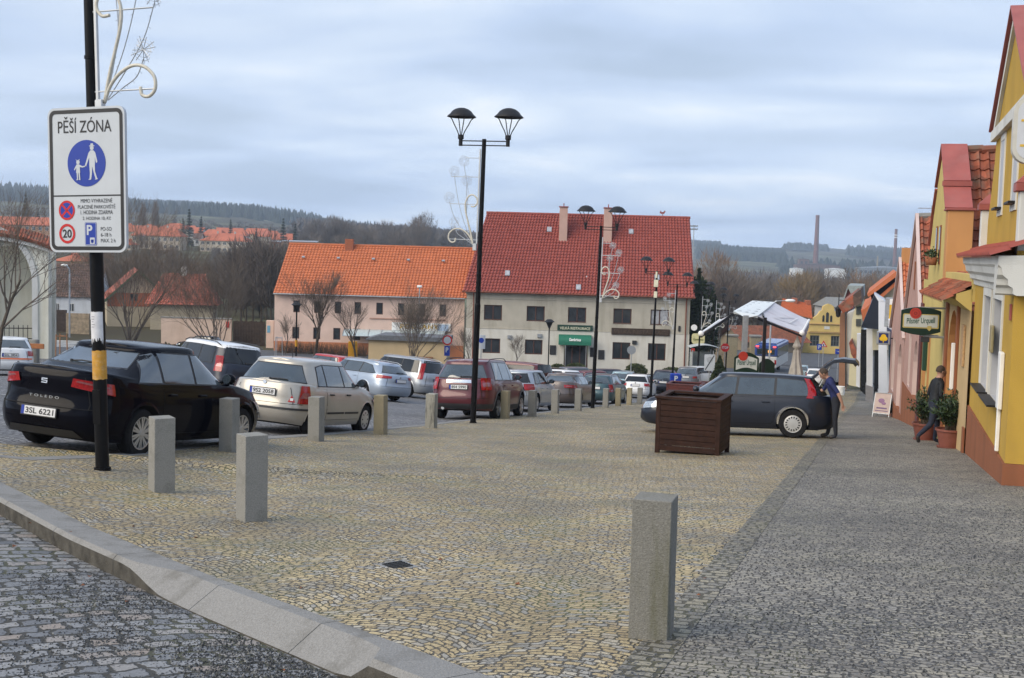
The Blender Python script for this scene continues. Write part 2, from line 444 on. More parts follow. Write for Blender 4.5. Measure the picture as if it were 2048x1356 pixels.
def plaster(name, col, grime=(.2,.19,.16), ga=.35, var=.07):
    return mat(name, col, rough=.9, var=var, vs=1.2, bump=.25, bs=60, grime=grime, gs=.8, ga=ga, streak=True, spec=.2)
M = {}
M['granite'] = mat('granite', (.24,.235,.215), .8, var=.2, vs=90, bump=.35, bs=120, grime=(.09,.09,.07), gs=5, ga=.5, spec=.25)
M['granite_warm'] = mat('granite_warm', (.29,.25,.165), .8, var=.2, vs=90, bump=.35, bs=120, grime=(.11,.10,.06), gs=5, ga=.5, spec=.25)
M['kerb'] = mat('kerb_granite', (.36,.36,.35), .8, var=.16, vs=110, bump=.3, bs=120, grime=(.17,.165,.15), gs=2.2, ga=.6, spec=.25)
M['kerb_dark'] = mat('kerb_dark_face', (.075,.07,.06), .9, var=.4, vs=9, bump=.4, bs=70, spec=.2)  # darker tone given to the outer upright face of the kerbs
M['black'] = mat('black_enamel', (.006,.006,.007), .4, var=.15, vs=20, spec=.15)
M['iron'] = mat('dark_iron', (.014,.014,.016), .5, spec=.25, var=.2, vs=15)
M['rubber'] = mat('rubber', (.012,.012,.013), .85, spec=.2, var=.25, vs=30)
M['chrome'] = mat('chrome', (.75,.75,.76), .12, 1.0, var=.05)
M['alloy'] = mat('alloy', (.52,.53,.55), .3, .8, var=.1)
M['plast'] = mat('black_plastic', (.022,.022,.024), .55, var=.15)
M['galv'] = mat('galvanised', (.38,.40,.42), .45, .6, var=.12, vs=12)
M['white'] = mat('white_paint', (.78,.78,.76), .5, var=.05)
M['signwhite'] = mat('sign_white', (.50,.53,.56), .35, var=.04, vs=3)
M['ink'] = mat('sign_black', (.015,.015,.017), .5, var=0)
M['blue'] = mat('sign_blue', (.006,.035,.30), .4, var=.04)
M['red'] = mat('sign_red', (.50,.012,.012), .4, var=.04)
M['wood'] = mat('wood_brown', (.30,.14,.06), .7, var=.3, vs=8, bump=.2)
# ------------------------------------------------------------------ terrain and paving
def sheet(name, rows, m, dz, nx=24, kind='structure', uvfn=None):
    """rows: list of (p_left, p_right) plan points; a sheet that follows the ground"""
    mb = MB(); nr = len(rows)
    def fn(a, b):
        i = min(int(a*(nr-1)+1e-6), nr-2); t = a*(nr-1)-i
        l = Vector(rows[i][0]).lerp(Vector(rows[i+1][0]), t); r = Vector(rows[i][1]).lerp(Vector(rows[i+1][1]), t)
        p = l.lerp(r, b); return (p.x, p.y, hgt(p.x, p.y)+dz)
    mb.grid(fn, (nr-1), nx)
    o = mb.build(name, m, smooth=True, merge=True)
    if o.data.polygons and o.data.polygons[0].normal.z < 0: o.data.flip_normals()
    return tag(o, kind=kind)
# base terrain to the horizon
gm_ = bpy.data.materials.new('winter_ground'); gm_.use_nodes = True; n, b = nodes_of(gm_)
tcn = N(n, 'ShaderNodeTexCoord'); a = N(n, 'ShaderNodeTexNoise'); a.inputs['Scale'].default_value = .012; a.inputs['Detail'].default_value = 8
n.links.new(tcn.outputs['Object'], a.inputs['Vector'])
c = ramp(n, a.outputs[0], [(.35, (.055,.045,.03)), (.5, (.075,.07,.04)), (.58, (.14,.15,.09)), (.7, (.10,.085,.06))])
n.links.new(c, b.inputs['Base Color']); b.inputs['Roughness'].default_value = .95; b.inputs['Specular IOR Level'].default_value = .1
YS = [-60,-30,-10,0,6,12,18,24,30,36,43,50,56,62,68,75,82,90,100,110,120,130,140,155,170,190,220,260,300,350,400,500,600,700,800,900,1100,1300,1600,1900,2250,2600,2900,3250,3600,4200]
mb = MB(); NT = 96
def tfn(a, b):
    Y = YS[min(int(round(a*(len(YS)-1))), len(YS)-1)]
    t = -1.6+3.2*b; X = t*(abs(Y)*.95+25)
    return (X, Y, hgt(X, Y) - (.30 if Y < 130 else .06) + (mnoise.noise(Vector((X*.004, Y*.003, 0)))*min(14, max(0, (Y-700)*.01)) if Y > 700 else 0))
mb.grid(tfn, len(YS)-1, NT)
ter = mb.build('ground', gm_, smooth=True)
if ter.data.polygons[0].normal.z < 0: ter.data.flip_normals()
tag(ter, kind='structure')

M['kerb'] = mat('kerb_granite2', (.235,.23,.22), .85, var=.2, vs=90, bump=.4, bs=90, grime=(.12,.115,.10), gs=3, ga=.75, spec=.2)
NK0 = Vector((-.06, 5.65)); NK1 = Vector((-5.13, 11.98))     # near kerb, inner edge
nkd = (NK1-NK0).normalized(); nkn = Vector((-nkd.y, nkd.x))   # nkn points away from the plaza (to the road)
if nkn.x > 0: nkn = -nkn
def kx(Y): return NK0.x + (NK0.x-NK1.x)/(NK0.y-NK1.y)*(Y-NK0.y)
_cp = [G(*q) for q in ((60,921),(200,916),(262,912),(350,901),(436,891),(538,878))]
CURB = [(-13.0,_cp[0].y-.35),(-9.0,_cp[0].y-.2)]+[(q.x, q.y) for q in _cp]+[(-3.1,24.6),(-2.2,27.6),(-.62,33.9),(.2,36.4),(1.9,42.6),(3.3,48.6),(5.05,56.2),(7.0,62.5),(10.2,73.0)]
def curbx(Y):
    if Y <= CURB[0][1]: return CURB[0][0]
    for (x0, y0), (x1, y1) in zip(CURB, CURB[1:]):
        if y0 <= Y <= y1: return x0+(x1-x0)*(Y-y0)/(y1-y0)
    return CURB[-1][0]
def bordx(Y): return (SU*-1.0).x + (Y-(SU*-1.0).y)*tan(SA)     # line u = -1
def seq(a, b, st):
    r = []; y = a
    while y < b-1e-6: r.append(y); y += st
    return r+[b]
tan_stops = [(0, (.23,.215,.18)), (.14, (.33,.31,.27)), (.26, (.32,.243,.13)), (.55, (.395,.307,.165)), (.85, (.45,.36,.20)), (1, (.41,.38,.32))]
M['plaza'] = setts('plaza_setts', .076, .060, tan_stops, (.075,.063,.043), lane=1.15, arc=.30, joint=.13, grit=.10, rot=R(20), moss=.75, speck=85, patch=(.21,.19,.14))
M['walk'] = setts('pavement_setts', .085, .068, [(0, (.17,.155,.135)), (.5, (.25,.23,.195)), (.8, (.31,.28,.22)), (1, (.25,.235,.21))], (.06,.054,.042), arc=0, joint=.10, grit=.24, gritc=(.05,.05,.05), rot=R(17), moss=.3, speck=62, gscale=.9)
M['road_setts'] = setts('road_setts', .165, .150, [(0, (.11,.115,.125)), (.4, (.19,.195,.205)), (.75, (.25,.25,.25)), (1, (.25,.21,.18))], (.04,.037,.03), lane=2.4, arc=.35, joint=.12, grit=.07, rot=R(-28), moss=.3, speck=80, gscale=.55, warp=.02)
M['park_setts'] = setts('parking_setts', .12, .10, [(0, (.12,.12,.13)), (.5, (.19,.19,.20)), (1, (.25,.245,.24))], (.04,.038,.035), lane=1.6, arc=.3, joint=.12, grit=.07, rot=R(17), moss=.1, speck=70)
M['asphalt'] = mat('asphalt', (.085,.088,.095), .9, var=.18, vs=1.5, bump=.3, bs=90, grime=(.13,.13,.13), gs=.4, ga=.4, spec=.2)
# plaza: from the near kerb to the far end
rows = []
for Y in seq(4.85, 15.2, .45): rows.append(((max(kx(Y), -13.0) if Y < 14.9 else -12.5, Y), (bordx(Y), Y)))
for Y in seq(15.6, 96, .8): rows.append(((curbx(Y), Y), (bordx(Y), Y)))
sheet('plaza_paving', rows, M['plaza'], 0, 30)
# pavement along the houses, reaching under the near corner of the yellow house
rows = []
for Y in seq(-9, 4.85, 1.2): rows.append(((kx(Y), Y), (14, Y)))
for Y in seq(4.85, 13, .6): rows.append(((bordx(Y)+.0, Y), (14, Y)))
for Y in seq(13.6, 105, 1.2):
    p = bordx(Y); rows.append(((p, Y), (p+5.2, Y)))
sheet('pavement', rows, M['walk'], .003, 16)
# two rows of darker edging setts between the plaza and the pavement
M['edging'] = setts('edging_setts', .12, .105, [(0, (.17,.16,.14)), (1, (.28,.25,.18))], (.07,.062,.04), arc=0, joint=.14, grit=.14, rot=R(17), moss=.3, speck=80)
rows = []
for v in seq(4.9, 96, .6):
    p = SU*-1.16+SV*v; q = SU*-.94+SV*v; rows.append(((p.x, p.y), (q.x, q.y)))
sheet('edging_strip', rows, M['edging'], .007, 2)
# street at the lower left, below the kerb
rows = []
for k in seq(-3.5, 16, .6):
    p = NK0 + nkd*k + nkn*.28; q = p + nkn*11; rows.append(((p.x, p.y), (q.x, q.y)))
sheet('street', rows, M['road_setts'], -.15, 18)
# parking area
rows = []
for Y in seq(CURB[0][1]+.02, 79, .8): rows.append(((-34-(Y-15)*.35, Y), (curbx(Y)-.24, Y)))
sheet('parking_area', rows, M['park_setts'], -.05, 30)
rows = []
for Y in seq(79, 112, 1.5): rows.append(((-95, Y), (24+(Y-79)*.1, Y)))
sheet('road', rows, M['asphalt'], -.10, 60)
rows = []
for Y in seq(112, 176, 4): rows.append(((12+(Y-112)*.22, Y), (50+(Y-112)*.15, Y)))
sheet('far_street', rows, M['asphalt'], -.02, 12)
rows = []
for X in seq(10, 70, 4): rows.append(((X, 150), (X+8, 182)))
sheet('cross_street', rows, M['asphalt'], .03, 12)

# kerbs
def kerb(name, pts, w, h, side, drop=None, label=None, cham=.03, seg=1.0):
    """pts: plan points on the inner edge; side: which way the kerb's width goes (+1 left of travel)"""
    P = [Vector(p) for p in pts]; L = [0]
    for a_, b_ in zip(P, P[1:]): L.append(L[-1]+(b_-a_).length)
    def at(s_):
        for i in range(len(P)-1):
            if s_ <= L[i+1] or i == len(P)-2:
                t = (s_-L[i])/(L[i+1]-L[i]); p = P[i].lerp(P[i+1], t); d = (P[i+1]-P[i]).normalized(); return p, d
    mb = MB(); s0 = 0
    while s0 < L[-1]-.05:
        s1 = min(s0+seg, L[-1]); st = []
        k = 8
        for q in range(k+1):
            s_ = s0+.004+(s1-s0-.008)*q/k
            p, d = at(s_); nrm = Vector((-d.y, d.x))*side
            hd = drop(s_) if drop else 0.0
            z = hgt(p.x, p.y)
            ring = [(0, -h-.05), (0, .006), (w-cham-hd*1.6, .004), (w, -cham-hd), (w, -h-.05)]
            st.append([((p+nrm*a_).x, (p+nrm*a_).y, hgt((p+nrm*a_).x, (p+nrm*a_).y)+zz) for a_, zz in ring])
        n_ = 5
        for q in range(k):
            for j in range(4):
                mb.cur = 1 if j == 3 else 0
                mb.add([st[q][j], st[q][j+1], st[q+1][j+1], st[q+1][j]], [(0,1,2,3) if side < 0 else (3,2,1,0)])
        mb.cur = 0
        mb.add(st[0], [(0,1,2,3,4)]); mb.add(st[-1], [(4,3,2,1,0)])
        s0 = s1
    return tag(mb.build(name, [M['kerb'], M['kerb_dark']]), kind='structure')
def dropf(s_):
    # lowered between about 2.2 and 6.0 m along the near kerb
    def sm(a_, b_, x): t = min(max((x-a_)/(b_-a_), 0), 1); return t*t*(3-2*t)
    return .11*(sm(.70, .80, s_) - sm(3.2, 3.95, s_))
a0 = NK0 - nkd*2.6
kerb('kerb', [tuple(a0), tuple(NK0+nkd*15)], .31, .15, 1 if nkn.dot(Vector((-nkd.y, nkd.x))) > 0 else -1, drop=lambda s_: dropf(s_-2.6), seg=1.35)
kerb('kerb', CURB, .28, .12, 1, seg=1.0)
# ------------------------------------------------------------------ granite bollards
BOL = [(1302,1272,38.7-0,'m'),(503,1040,35,'g'),(323,983,33,'g'),(458,903,-17,'g'),(632,882,-17,'g'),(761,868,-17,'w'),(862,856,-17,'s'),(1010,837,-17,'w'),
       (1064,833,-17,'g'),(1110,827,-17,'g'),(1156,822,-17,'g'),(1211,815.5,-17,'g'),(1236,812,-17,'w'),(1258,809.5,-17,'w'),(1279,808,-17,'g')]
BLAB = ['tall near granite bollard with mossy dirty top, alone beside the grey pavement',
 'grey granite bollard in front of the silver-tan hatchback, nearest one left of the plaza middle',
 'grey granite bollard just right of the black sign pole',
 'granite bollard hiding the front wheel of the black sedan',
 'grey granite bollard in front of the rear light of the tan hatchback',
 'warm beige granite bollard beside the front wheel of the tan hatchback',
 'stained granite bollard with black smears between the tan hatchback and the dark red car',
 'yellowish granite bollard in front of the rear wheel of the dark red car',
 'pale granite bollard in front of the silver car behind the dark red one',
 'grey granite bollard by the silver car, third right of the near lamp post',
 'granite bollard in front of the brown-grey sedan',
 'granite bollard just right of the second lamp post, before the teal estate car',
 'yellowish granite bollard before the teal estate, second right of the second lamp post',
 'small far granite bollard beside the nose of the teal estate car',
 'farthest granite bollard, in front of the white hatchback']
BOL[0] = (1302,1272,-17,'m')
M['granite_moss'] = mat('granite_mossy', (.19,.185,.165), .85, var=.2, vs=80, bump=.35, bs=120, grime=(.09,.09,.045), gs=6, ga=.75, spec=.25, streak=True)
M['granite_smear'] = mat('granite_smeared', (.30,.29,.25), .85, var=.2, vs=80, bump=.35, bs=120, grime=(.012,.012,.012), gs=9, ga=1.0, spec=.25, streak=True)
bm_ = MB(); bm_.cbox(-.11,.11,-.11,.11,-.25,.80,.004)
for i, (px, py, rz, k) in enumerate(BOL):
    p = G(px, py)
    if i == 0:
        b0 = bm_.build('bollard', M['granite'])
        bol = b0
    else:
        bol = b0.copy(); COL.objects.link(bol)
    mm_ = {'g': M['granite'], 'w': M['granite_warm'], 'm': M['granite_moss'], 's': M['granite_smear']}[k]
    bol.data = b0.data if k == 'x' else b0.data.copy(); bol.data.materials[0] = mm_
    bol.location = p; bol.rotation_euler = (R(random.Random(i).uniform(-.7,.7)), R(random.Random(i+9).uniform(-.7,.7)), R(rz))
    tag(bol, BLAB[i], 'bollard', 'granite bollards along the plaza')

# ------------------------------------------------------------------ lamp posts
def lamp_head(par, x):
    mb = MB(); mb.lathe([(0.0,.80),(.08,.795),(.17,.765),(.25,.71),(.30,.64),(.365,.585),(.37,.565),(.355,.56),(.30,.60),(.20,.63),(0,.65)], 24)
    hd = mb.build('lamp_head', M['iron'], par, angle=50); hd.location = (x, 0, 0)
    mb = MB()
    for k in range(4):
        a_ = k*pi/2+.6
        mb.tube([(cos(a_)*r_, sin(a_)*r_, z_) for r_, z_ in ((.05,.10),(.10,.22),(.19,.38),(.25,.50),(.325,.575))], .013, 6)
    mb.lathe([(.0,-.16),(.05,-.16),(.05,.0),(.075,.02),(.075,.12),(.0,.12)], 14)
    c_ = mb.build('lamp_cage', M['iron'], hd)
    mb = MB(); mb.lathe([(0,.595),(.12,.61),(.17,.633),(0,.645)], 16)
    mb.build('diffuser', mat('lamp_glass', (.5,.5,.48), .3, var=.05), hd, smooth=True)
def lamp_post(loc, H=7.25, rz=-17, r=.075, lean=0, label=None, mesh=None):
    t = thing('lamp_post', loc, R(rz), label, 'street lamp', 'black double lamp posts of the square')
    t.rotation_euler = (0, R(lean), R(rz))
    mb = MB(); mb.cyl((0,0,-.3), r, H*.42+.3, 16); mb.lathe([(r,H*.42),(r*.86,H*.42+.05)], 16); mb.cyl((0,0,H*.42+.05), r*.86, H*.58-.05, 16, r2=r*.72)
    mb.cyl((0,0,-.02), r*1.25, .05, 16)
    mb.box(-.05,.05,-r-.006,-r+.01,.55,.95)
    for z_ in (2.9, 3.6, 4.75): mb.cyl((0,0,z_), r*.95, .035, 14)
    mb.build('pole', M['black'], t, angle=40)
    mb = MB()
    for z_ in (-.03,-.14): mb.tube([(-.62,0,H+z_-.02),(.62,0,H+z_-.02)], .016, 6)
    mb.build('arm', M['iron'], t)
    for x in (-.63, .63):
        lamp_head(t, x)
        for o in t.children:
            if o.name.startswith('lamp_head'): o.location.z = H-.02
    return t
POLES = [((205,940), None, 'sign pole'), ((946,846), None, ''), ((1185,819), 47.5, ''), ((1301,783), 67, ''), ((1343,772), 78, ''), ((1394,765), 93, ''), ((1423,762), 106, ''), ((1451,757), 122, '')]
PLAB = ['tall black lamp post carrying the pedestrian zone sign and a yellow poster',
 'black double lamp post with a wire rose ornament, left of the red-roofed restaurant',
 'black double lamp post in front of the restaurant door, beside the second stretch of bollards',
 'black double lamp post with pale cable boxes below its lamps, before the weathered restaurant board',
 'slim black double lamp post before the right corner of the restaurant',
 'far black double lamp post right of the restaurant corner with ornament on its right',
 'far black lamp post by the back of the white zone-end sign',
 'most distant black lamp post, beside the stop sign']
for i, ((px, py), Y, w_) in enumerate(POLES):
    loc = G(px, py) if Y is None else onG(px, Y)
    POLES[i] = POLES[i] + (loc,)
    if i == 0:
        pass
    lp = lamp_post(loc, lean=(.0 if i == 0 else .9), label=PLAB[i], r=.078 if i == 0 else .075)
    if i == 0: lp.rotation_euler.y = R(-2.0)
# cable boxes on the fourth post are things fixed to it
t4 = [o for o in bpy.data.objects if o.get('label') == PLAB[3]][0]
for b_ in ((-.12,.12,6.35,6.75),(-.09,.09,5.75,6.1),(-.05,.05,6.85,7.2)): mb = MB(); mb.cbox(b_[0],b_[1],-.16,-.06,b_[2],b_[3],.01); mb.build('cable_box', mat('cream_box', (.62,.60,.45), .6), t4)

def curve(pts, n=8):     # Catmull-Rom through points
    P = [Vector(p) for p in pts]; P = [P[0]*2-P[1]]+P+[P[-1]*2-P[-2]]; o_ = []
    for i in range(1, len(P)-2):
        for k in range(n):
            t = k/n; a_, b_, c_, d_ = P[i-1], P[i], P[i+1], P[i+2]
            o_.append(.5*((2*b_)+(c_-a_)*t+(2*a_-5*b_+4*c_-d_)*t*t+(3*b_-a_-3*c_+d_)*t*t*t))
    o_.append(P[-2]); return o_
M['rope'] = mat('rope_light', (.55,.52,.44), .5, var=.15, vs=40)
M['wire'] = mat('ornament_wire', (.50,.52,.54), .45, .5, var=.1)
def ornament(loc, rz, side, kind, label, seed=1, fat=1.0):
    rr = random.Random(seed)
    t = thing('light_ornament', loc, R(rz), label, 'street ornament', 'winter light ornaments on the lamp posts')
    X = lambda x, z, y=0: (side*(x+.06), y-.02, z)
    mb = MB(); mb.cbox(side*.09-.018, side*.09+.018, -.03, .01, 0, 2.45, .004)
    for z_, l_ in ((2.22,.40),(1.74,.78),(1.05,.79),(.15,.78)): mb.tube([X(0,z_),X(l_,z_)], .010*fat, 5)
    mb.cbox(side*.13-.05, side*.13+.05, -.07,.01,-.12,.06,.01)
    mb.build('bracket', M['wire'], t)
    mb = MB(); mb.tube(curve([X(.12,.02),X(.2,.2),X(.33,.34),X(.5,.42),X(.66,.40),X(.78,.29),X(.79,.15),X(.71,.07),X(.62,.09),X(.60,.18)]), .02*fat, 7)
    mb.tube(curve([X(.12,.02),X(.20,.35),X(.28,.60),X(.36,.88),X(.37,1.08),X(.30,1.24),X(.19,1.29),X(.08,1.22),X(.05,1.10),X(.12,1.0),X(.22,1.0)]), .02*fat, 7)
    mb.build('rope_scroll', M['rope'], t, smooth=True)
    mb = MB(); fl = [(.45,2.14),(.70,1.87),(.36,1.65),(.81,1.2),(.65,.59)]
    for k, (fx, fz) in enumerate(fl):
        p0 = Vector(X(.13+.01*k,.05)); p3 = Vector(X(fx,fz-.1))
        p1 = p0.lerp(p3,.35)+Vector((side*(.08-.01*k),0,-.02)); p2 = p0.lerp(p3,.7)+Vector((side*(.05-(.09 if k == 0 else 0)),0,-.06))
        pts = curve([p0,p1,p2,p3],6)
        mb.tube(pts, .0075*fat, 4)
        for q in pts[4:-2:2]:
            a_ = rr.uniform(0,6.3); mb.tube([q, q+Vector((cos(a_)*.035, rr.uniform(-.02,.02), sin(a_)*.035))], .003*fat, 3)
    mb.build('stem', M['wire'], t)
    for fx, fz in fl:
        mb = MB(); c_ = Vector(X(fx,fz))
        if kind == 'rose':
            for j, r_ in enumerate((.125,.085,.05)):
                m_k = 5; pts = []
                for q in range(41):
                    a_ = 2*pi*q/40; r2 = r_*(1+.16*abs(sin(m_k*a_/2+j))-.08+rr.uniform(-.05,.05)); pts.append(c_+Vector((r2*cos(a_), rr.uniform(-.02,.02), r2*sin(a_))))
                mb.tube(pts, .005*fat, 4)
        else:
            for q in range(13):
                a_ = 2*pi*q/13+.2; e_ = c_+Vector((.145*cos(a_), .05*sin(3*a_), .145*sin(a_))); mb.tube([c_, e_], .005*fat, 4)
                for w_ in (.55,.8):
                    g_ = c_.lerp(e_, w_); d_ = Vector((-sin(a_),0,cos(a_)))*.032; mb.tube([g_-d_, g_+d_], .003*fat, 3)
        mb.build('flower', M['wire'], t)
    return t
OR = [(0,1,'star','wire starburst light ornament above the pedestrian zone sign'),(1,-1,'rose','wire rose light ornament on the left of the lamp post by the red-roofed restaurant'),
      (2,1,'star','starburst light ornament against the red roof, on the second lamp post'),(4,-1,'star','pale light ornament hanging left of the lamp post by the restaurant corner'),
      (5,1,'star','light ornament right of the restaurant against dark firs'),(6,1,'star','light ornament on the far post behind the white zone-end sign'),(7,1,'star','most distant light ornament, above the stop sign')]
for k, (i, sd_, kd, lb) in enumerate(OR):
    p = POLES[i][3].copy(); z_ = {0:4.22,1:4.55,2:4.35}.get(i, 4.4)
    lean = 0
    ph = [o for o in bpy.data.objects if o.get('label') == PLAB[i]][0]
    q = ornament((0,0,0), -17, sd_, kd, lb, seed=k+3, fat=1.0 if k < 2 else 1.25)
    q.rotation_euler = ph.rotation_euler
    q.location = p + ph.rotation_euler.to_matrix() @ Vector((0, 0, z_))

# ------------------------------------------------------------------ pedestrian zone sign
def rrect(w, h, r, n=6, cx=0, cz=0):
    pts = []
    for sx, sz, a0_ in ((1,1,0),(-1,1,90),(-1,-1,180),(1,-1,270)):
        for k in range(n+1):
            a_ = R(a0_+90*k/n); pts.append((cx+sx*(w/2-r)+r*cos(a_), cz+sz*(h/2-r)+r*sin(a_)))
    return pts
def disc(cx, cz, r, n=36, sx=1): return [(cx+r*sx*cos(2*pi*k/n), cz+r*sin(2*pi*k/n)) for k in range(n)]
def plate(mb, poly, y, th=.002): mb.prism(poly, y-th, y)
SW_, SH_ = 1.15, 1.78
t = thing('zone_sign', (0,0,0), 0, 'white pedestrian zone sign on the black pole with adult and child in blue disc', 'traffic sign')
pp = POLES[0][3]; ph = [o for o in bpy.data.objects if o.get('label') == PLAB[0]][0]
Rm = Matrix.Rotation(R(-2.0), 3, 'Y')
t.location = pp + Matrix.Rotation(R(-17), 3, 'Z') @ (Rm @ Vector((0,0,2.54))) + Vector((-.045,-.13,0)); t.scale = (.93,1,.925)
t.rotation_euler = (0, R(-1.3), R(-20))
mb = MB(); mb.prism(rrect(SW_, SH_, .10, cz=SH_/2), -.01, .03); mb.build('panel', M['signwhite'], t, angle=40)
mb = MB()
o_ = rrect(SW_-.055, SH_-.055, .085, 6, 0, SH_/2); i_ = rrect(SW_-.145, SH_-.145, .05, 6, 0, SH_/2); q = len(o_)
mb.add([(x,-.0135,z) for x, z in o_]+[(x,-.0135,z) for x, z in i_], [(k,(k+1)%q,(k+1)%q+q,k+q)[::-1] for k in range(q)])
mb.add([(-SW_/2+.06,-.0135,.388*SH_),(SW_/2-.06,-.0135,.388*SH_),(SW_/2-.06,-.0135,.397*SH_),(-SW_/2+.06,-.0135,.397*SH_)],[(0,1,2,3)])
mb.build('border', M['ink'], t)
sx_ = lambda f: (f-.5)*SW_
sz_ = lambda f: (1-f)*SH_
mb = MB()
put_text(mb, 'PĚŠÍ ZÓNA', sx_(.485), -.0135, sz_(.118), w=.80, h=.20, bold=.006)
mb.build('lettering', M['ink'], t)
for s_, f, w_ in (('MIMO VYHRAZENÉ', .640, .47), ('PLACENÉ PARKOVIŠTĚ', .681, .56), ('1. HODINA ZDARMA', .723, .48), ('2. HODINA 10,-Kč', .765, .42)):
    mb = MB(); put_text(mb, s_, sx_(.625), -.0135, sz_(f), w=w_, h=.050 if 'É' not in s_ and 'Ě' not in s_ else .060, bold=0); mb.build('lettering', M['ink'], t)
for s_, f, w_ in (('PO-SO', .838, .16), ('6-18 h', .878, .155), ('MAX. 2 h', .918, .215)):
    mb = MB(); put_text(mb, s_, sx_(.675)+w_/2, -.0135, sz_(f), w=w_, h=.046, bold=0); mb.build('lettering', M['ink'], t)
cz = sz_(.385); mb = MB(); plate(mb, disc(0.005, cz, .285, 48), -.0115); mb.build('disc', M['blue'], t)
mb = MB(); Z = lambda x, z: (.005+x, cz+z); y_ = -.0145
def poly(mb, pts, y=y_): mb.prism([Z(*p) for p in pts], y-.0008, y)
# adult with hat
poly(mb, disc(.085, .185, .028, 14)); poly(mb, [(.045,.205),(.125,.205),(.125,.213),(.108,.215),(.104,.24),(.07,.24),(.064,.215),(.045,.213)])
poly(mb, [(.062,.155),(.108,.155),(.135,.13),(.165,.02),(.155,-.0),(.142,.005),(.128,.075),(.128,-.02),(.045,-.02),(.045,.07),(-.005,-.04),(-.022,-.03),(.035,.125)])
poly(mb, [(.045,-.02),(.088,-.02),(.083,-.12),(.07,-.20),(.045,-.205),(.052,-.12)], y_-.0011); poly(mb, [(.082,-.02),(.128,-.02),(.13,-.1),(.163,-.195),(.14,-.203),(.108,-.11)], y_-.0022)
poly(mb, [(.03,-.203),(.07,-.203),(.07,-.19),(.04,-.192)], y_-.003); poly(mb, [(.125,-.203),(.17,-.198),(.165,-.185),(.14,-.19)], y_-.003)
# child
poly(mb, disc(-.125, .015, .026, 14)); poly(mb, [(-.165,.055),(-.135,.035),(-.12,.04),(-.095,.055),(-.11,.03),(-.14,.03)], y_-.0011)
poly(mb, [(-.145,-.012),(-.108,-.012),(-.06,-.035),(-.02,-.03),(-.02,-.045),(-.06,-.052),(-.098,-.045),(-.092,-.115),(-.155,-.115),(-.148,-.05),(-.175,-.085),(-.185,-.075)], y_-.0022)
poly(mb, [(-.145,-.115),(-.125,-.115),(-.125,-.205),(-.155,-.205),(-.14,-.19)], y_-.0033); poly(mb, [(-.118,-.115),(-.098,-.115),(-.09,-.205),(-.12,-.2),(-.11,-.19)], y_-.0033)
mb.build('pictogram', M['signwhite'], t)
def ringm(mb, cx, cz, r0, r1, y, n=40):
    mb.add([(cx+r_*cos(2*pi*k/n), y, cz+r_*sin(2*pi*k/n)) for r_ in (r0, r1) for k in range(n)], [(k,(k+1)%n,(k+1)%n+n,k+n) for k in range(n)])
dxx = sx_(.235)
mb = MB(); plate(mb, disc(dxx, sz_(.708), .118), -.0115); mb.build('no_stopping_disc', M['blue'], t)
mb = MB(); ringm(mb, dxx, sz_(.708), .095, .122, -.0142)
for a_ in (45, 135):
    c_, s2 = cos(R(a_)), sin(R(a_)); L_, w_ = .10, .013
    mb.add([(dxx+u_*c_-v_*s2, -.0142, sz_(.708)+u_*s2+v_*c_) for u_, v_ in ((-L_,-w_),(L_,-w_),(L_,w_),(-L_,w_))], [(0,1,2,3)])
ringm(mb, dxx, sz_(.87), .090, .122, -.0142); mb.build('red_ring', M['red'], t)
mb = MB(); put_text(mb, '20', dxx, -.0138, sz_(.87), w=.135, h=.105, bold=.02)
mb.build('speed_number', M['ink'], t)
mb = MB(); plate(mb, rrect(.175, .285, .015, 4, sx_(.545), sz_(.872)), -.0115); mb.build('parking_plate', M['blue'], t)
mb = MB(); put_text(mb, 'P', sx_(.53), -.0142, sz_(.845), w=.085, h=.125, bold=.03); mb.prism(rrect(.07,.08,.008,3,sx_(.565),sz_(.92)), -.0145,-.0135)
o1 = rrect(.165,.275,.012,4,sx_(.545),sz_(.872)); o2 = rrect(.155,.265,.010,4,sx_(.545),sz_(.872)); q = len(o1)
mb.add([(x,-.0142,z) for x, z in o1]+[(x,-.0142,z) for x, z in o2], [(k,(k+1)%q,(k+1)%q+q,k+q)[::-1] for k in range(q)])
mb.build('parking_letter', M['signwhite'], t)
mb = MB(); mb.cyl((sx_(.565),-.0165,sz_(.925)), .02,.001,12,axis='y'); mb.box(sx_(.565)-.02,sx_(.565)+.02,-.0165,-.0155,sz_(.925)-.002,sz_(.925)+.024); mb.build('meter_symbol', M['blue'], t)
# notices on the pole
fr = Matrix.Rotation(R(-17), 3, 'Z') @ Rm
mb = MB()
def paper(mb, z0, z1, r_, n=24, jag=0, a0=-2.6, a1=-.1):
    rr = random.Random(4); P = []
    for k in range(n+1):
        a_ = a0+(a1-a0)*k/n; zz = z0+(rr.uniform(-jag, jag*.5)); P.append((r_*cos(a_), r_*sin(a_), zz)); P.append((r_*cos(a_), r_*sin(a_), z1+rr.uniform(-.01,.0)))
    mb.add(P, [(2*k,2*k+2,2*k+3,2*k+1) for k in range(n)])
paper(mb, 1.53, 1.86, .0815, jag=.07, a0=-2.75, a1=-.25)
no = mb.build('paper_notice', mat('notice_paper', (.62,.62,.64), .8, var=.12, vs=14), None, smooth=True)
tag(no, 'torn white paper notice wrapped round the black sign pole', 'notice')
mb = MB()
for k in range(5):
    mb.tube([(.0835*cos(a_), .0835*sin(a_), 1.80-.03*k) for a_ in [R(-100-16+4*q) for q in range(9-(k % 3))]], .0035, 3)
lt = mb.build('print', mat('faded_print', (.28,.28,.32), .8), no)
no.location = pp; no.rotation_euler = ph.rotation_euler
mb = MB(); paper(mb, 1.07, 1.41, .0815, jag=.008, a0=-pi, a1=pi)
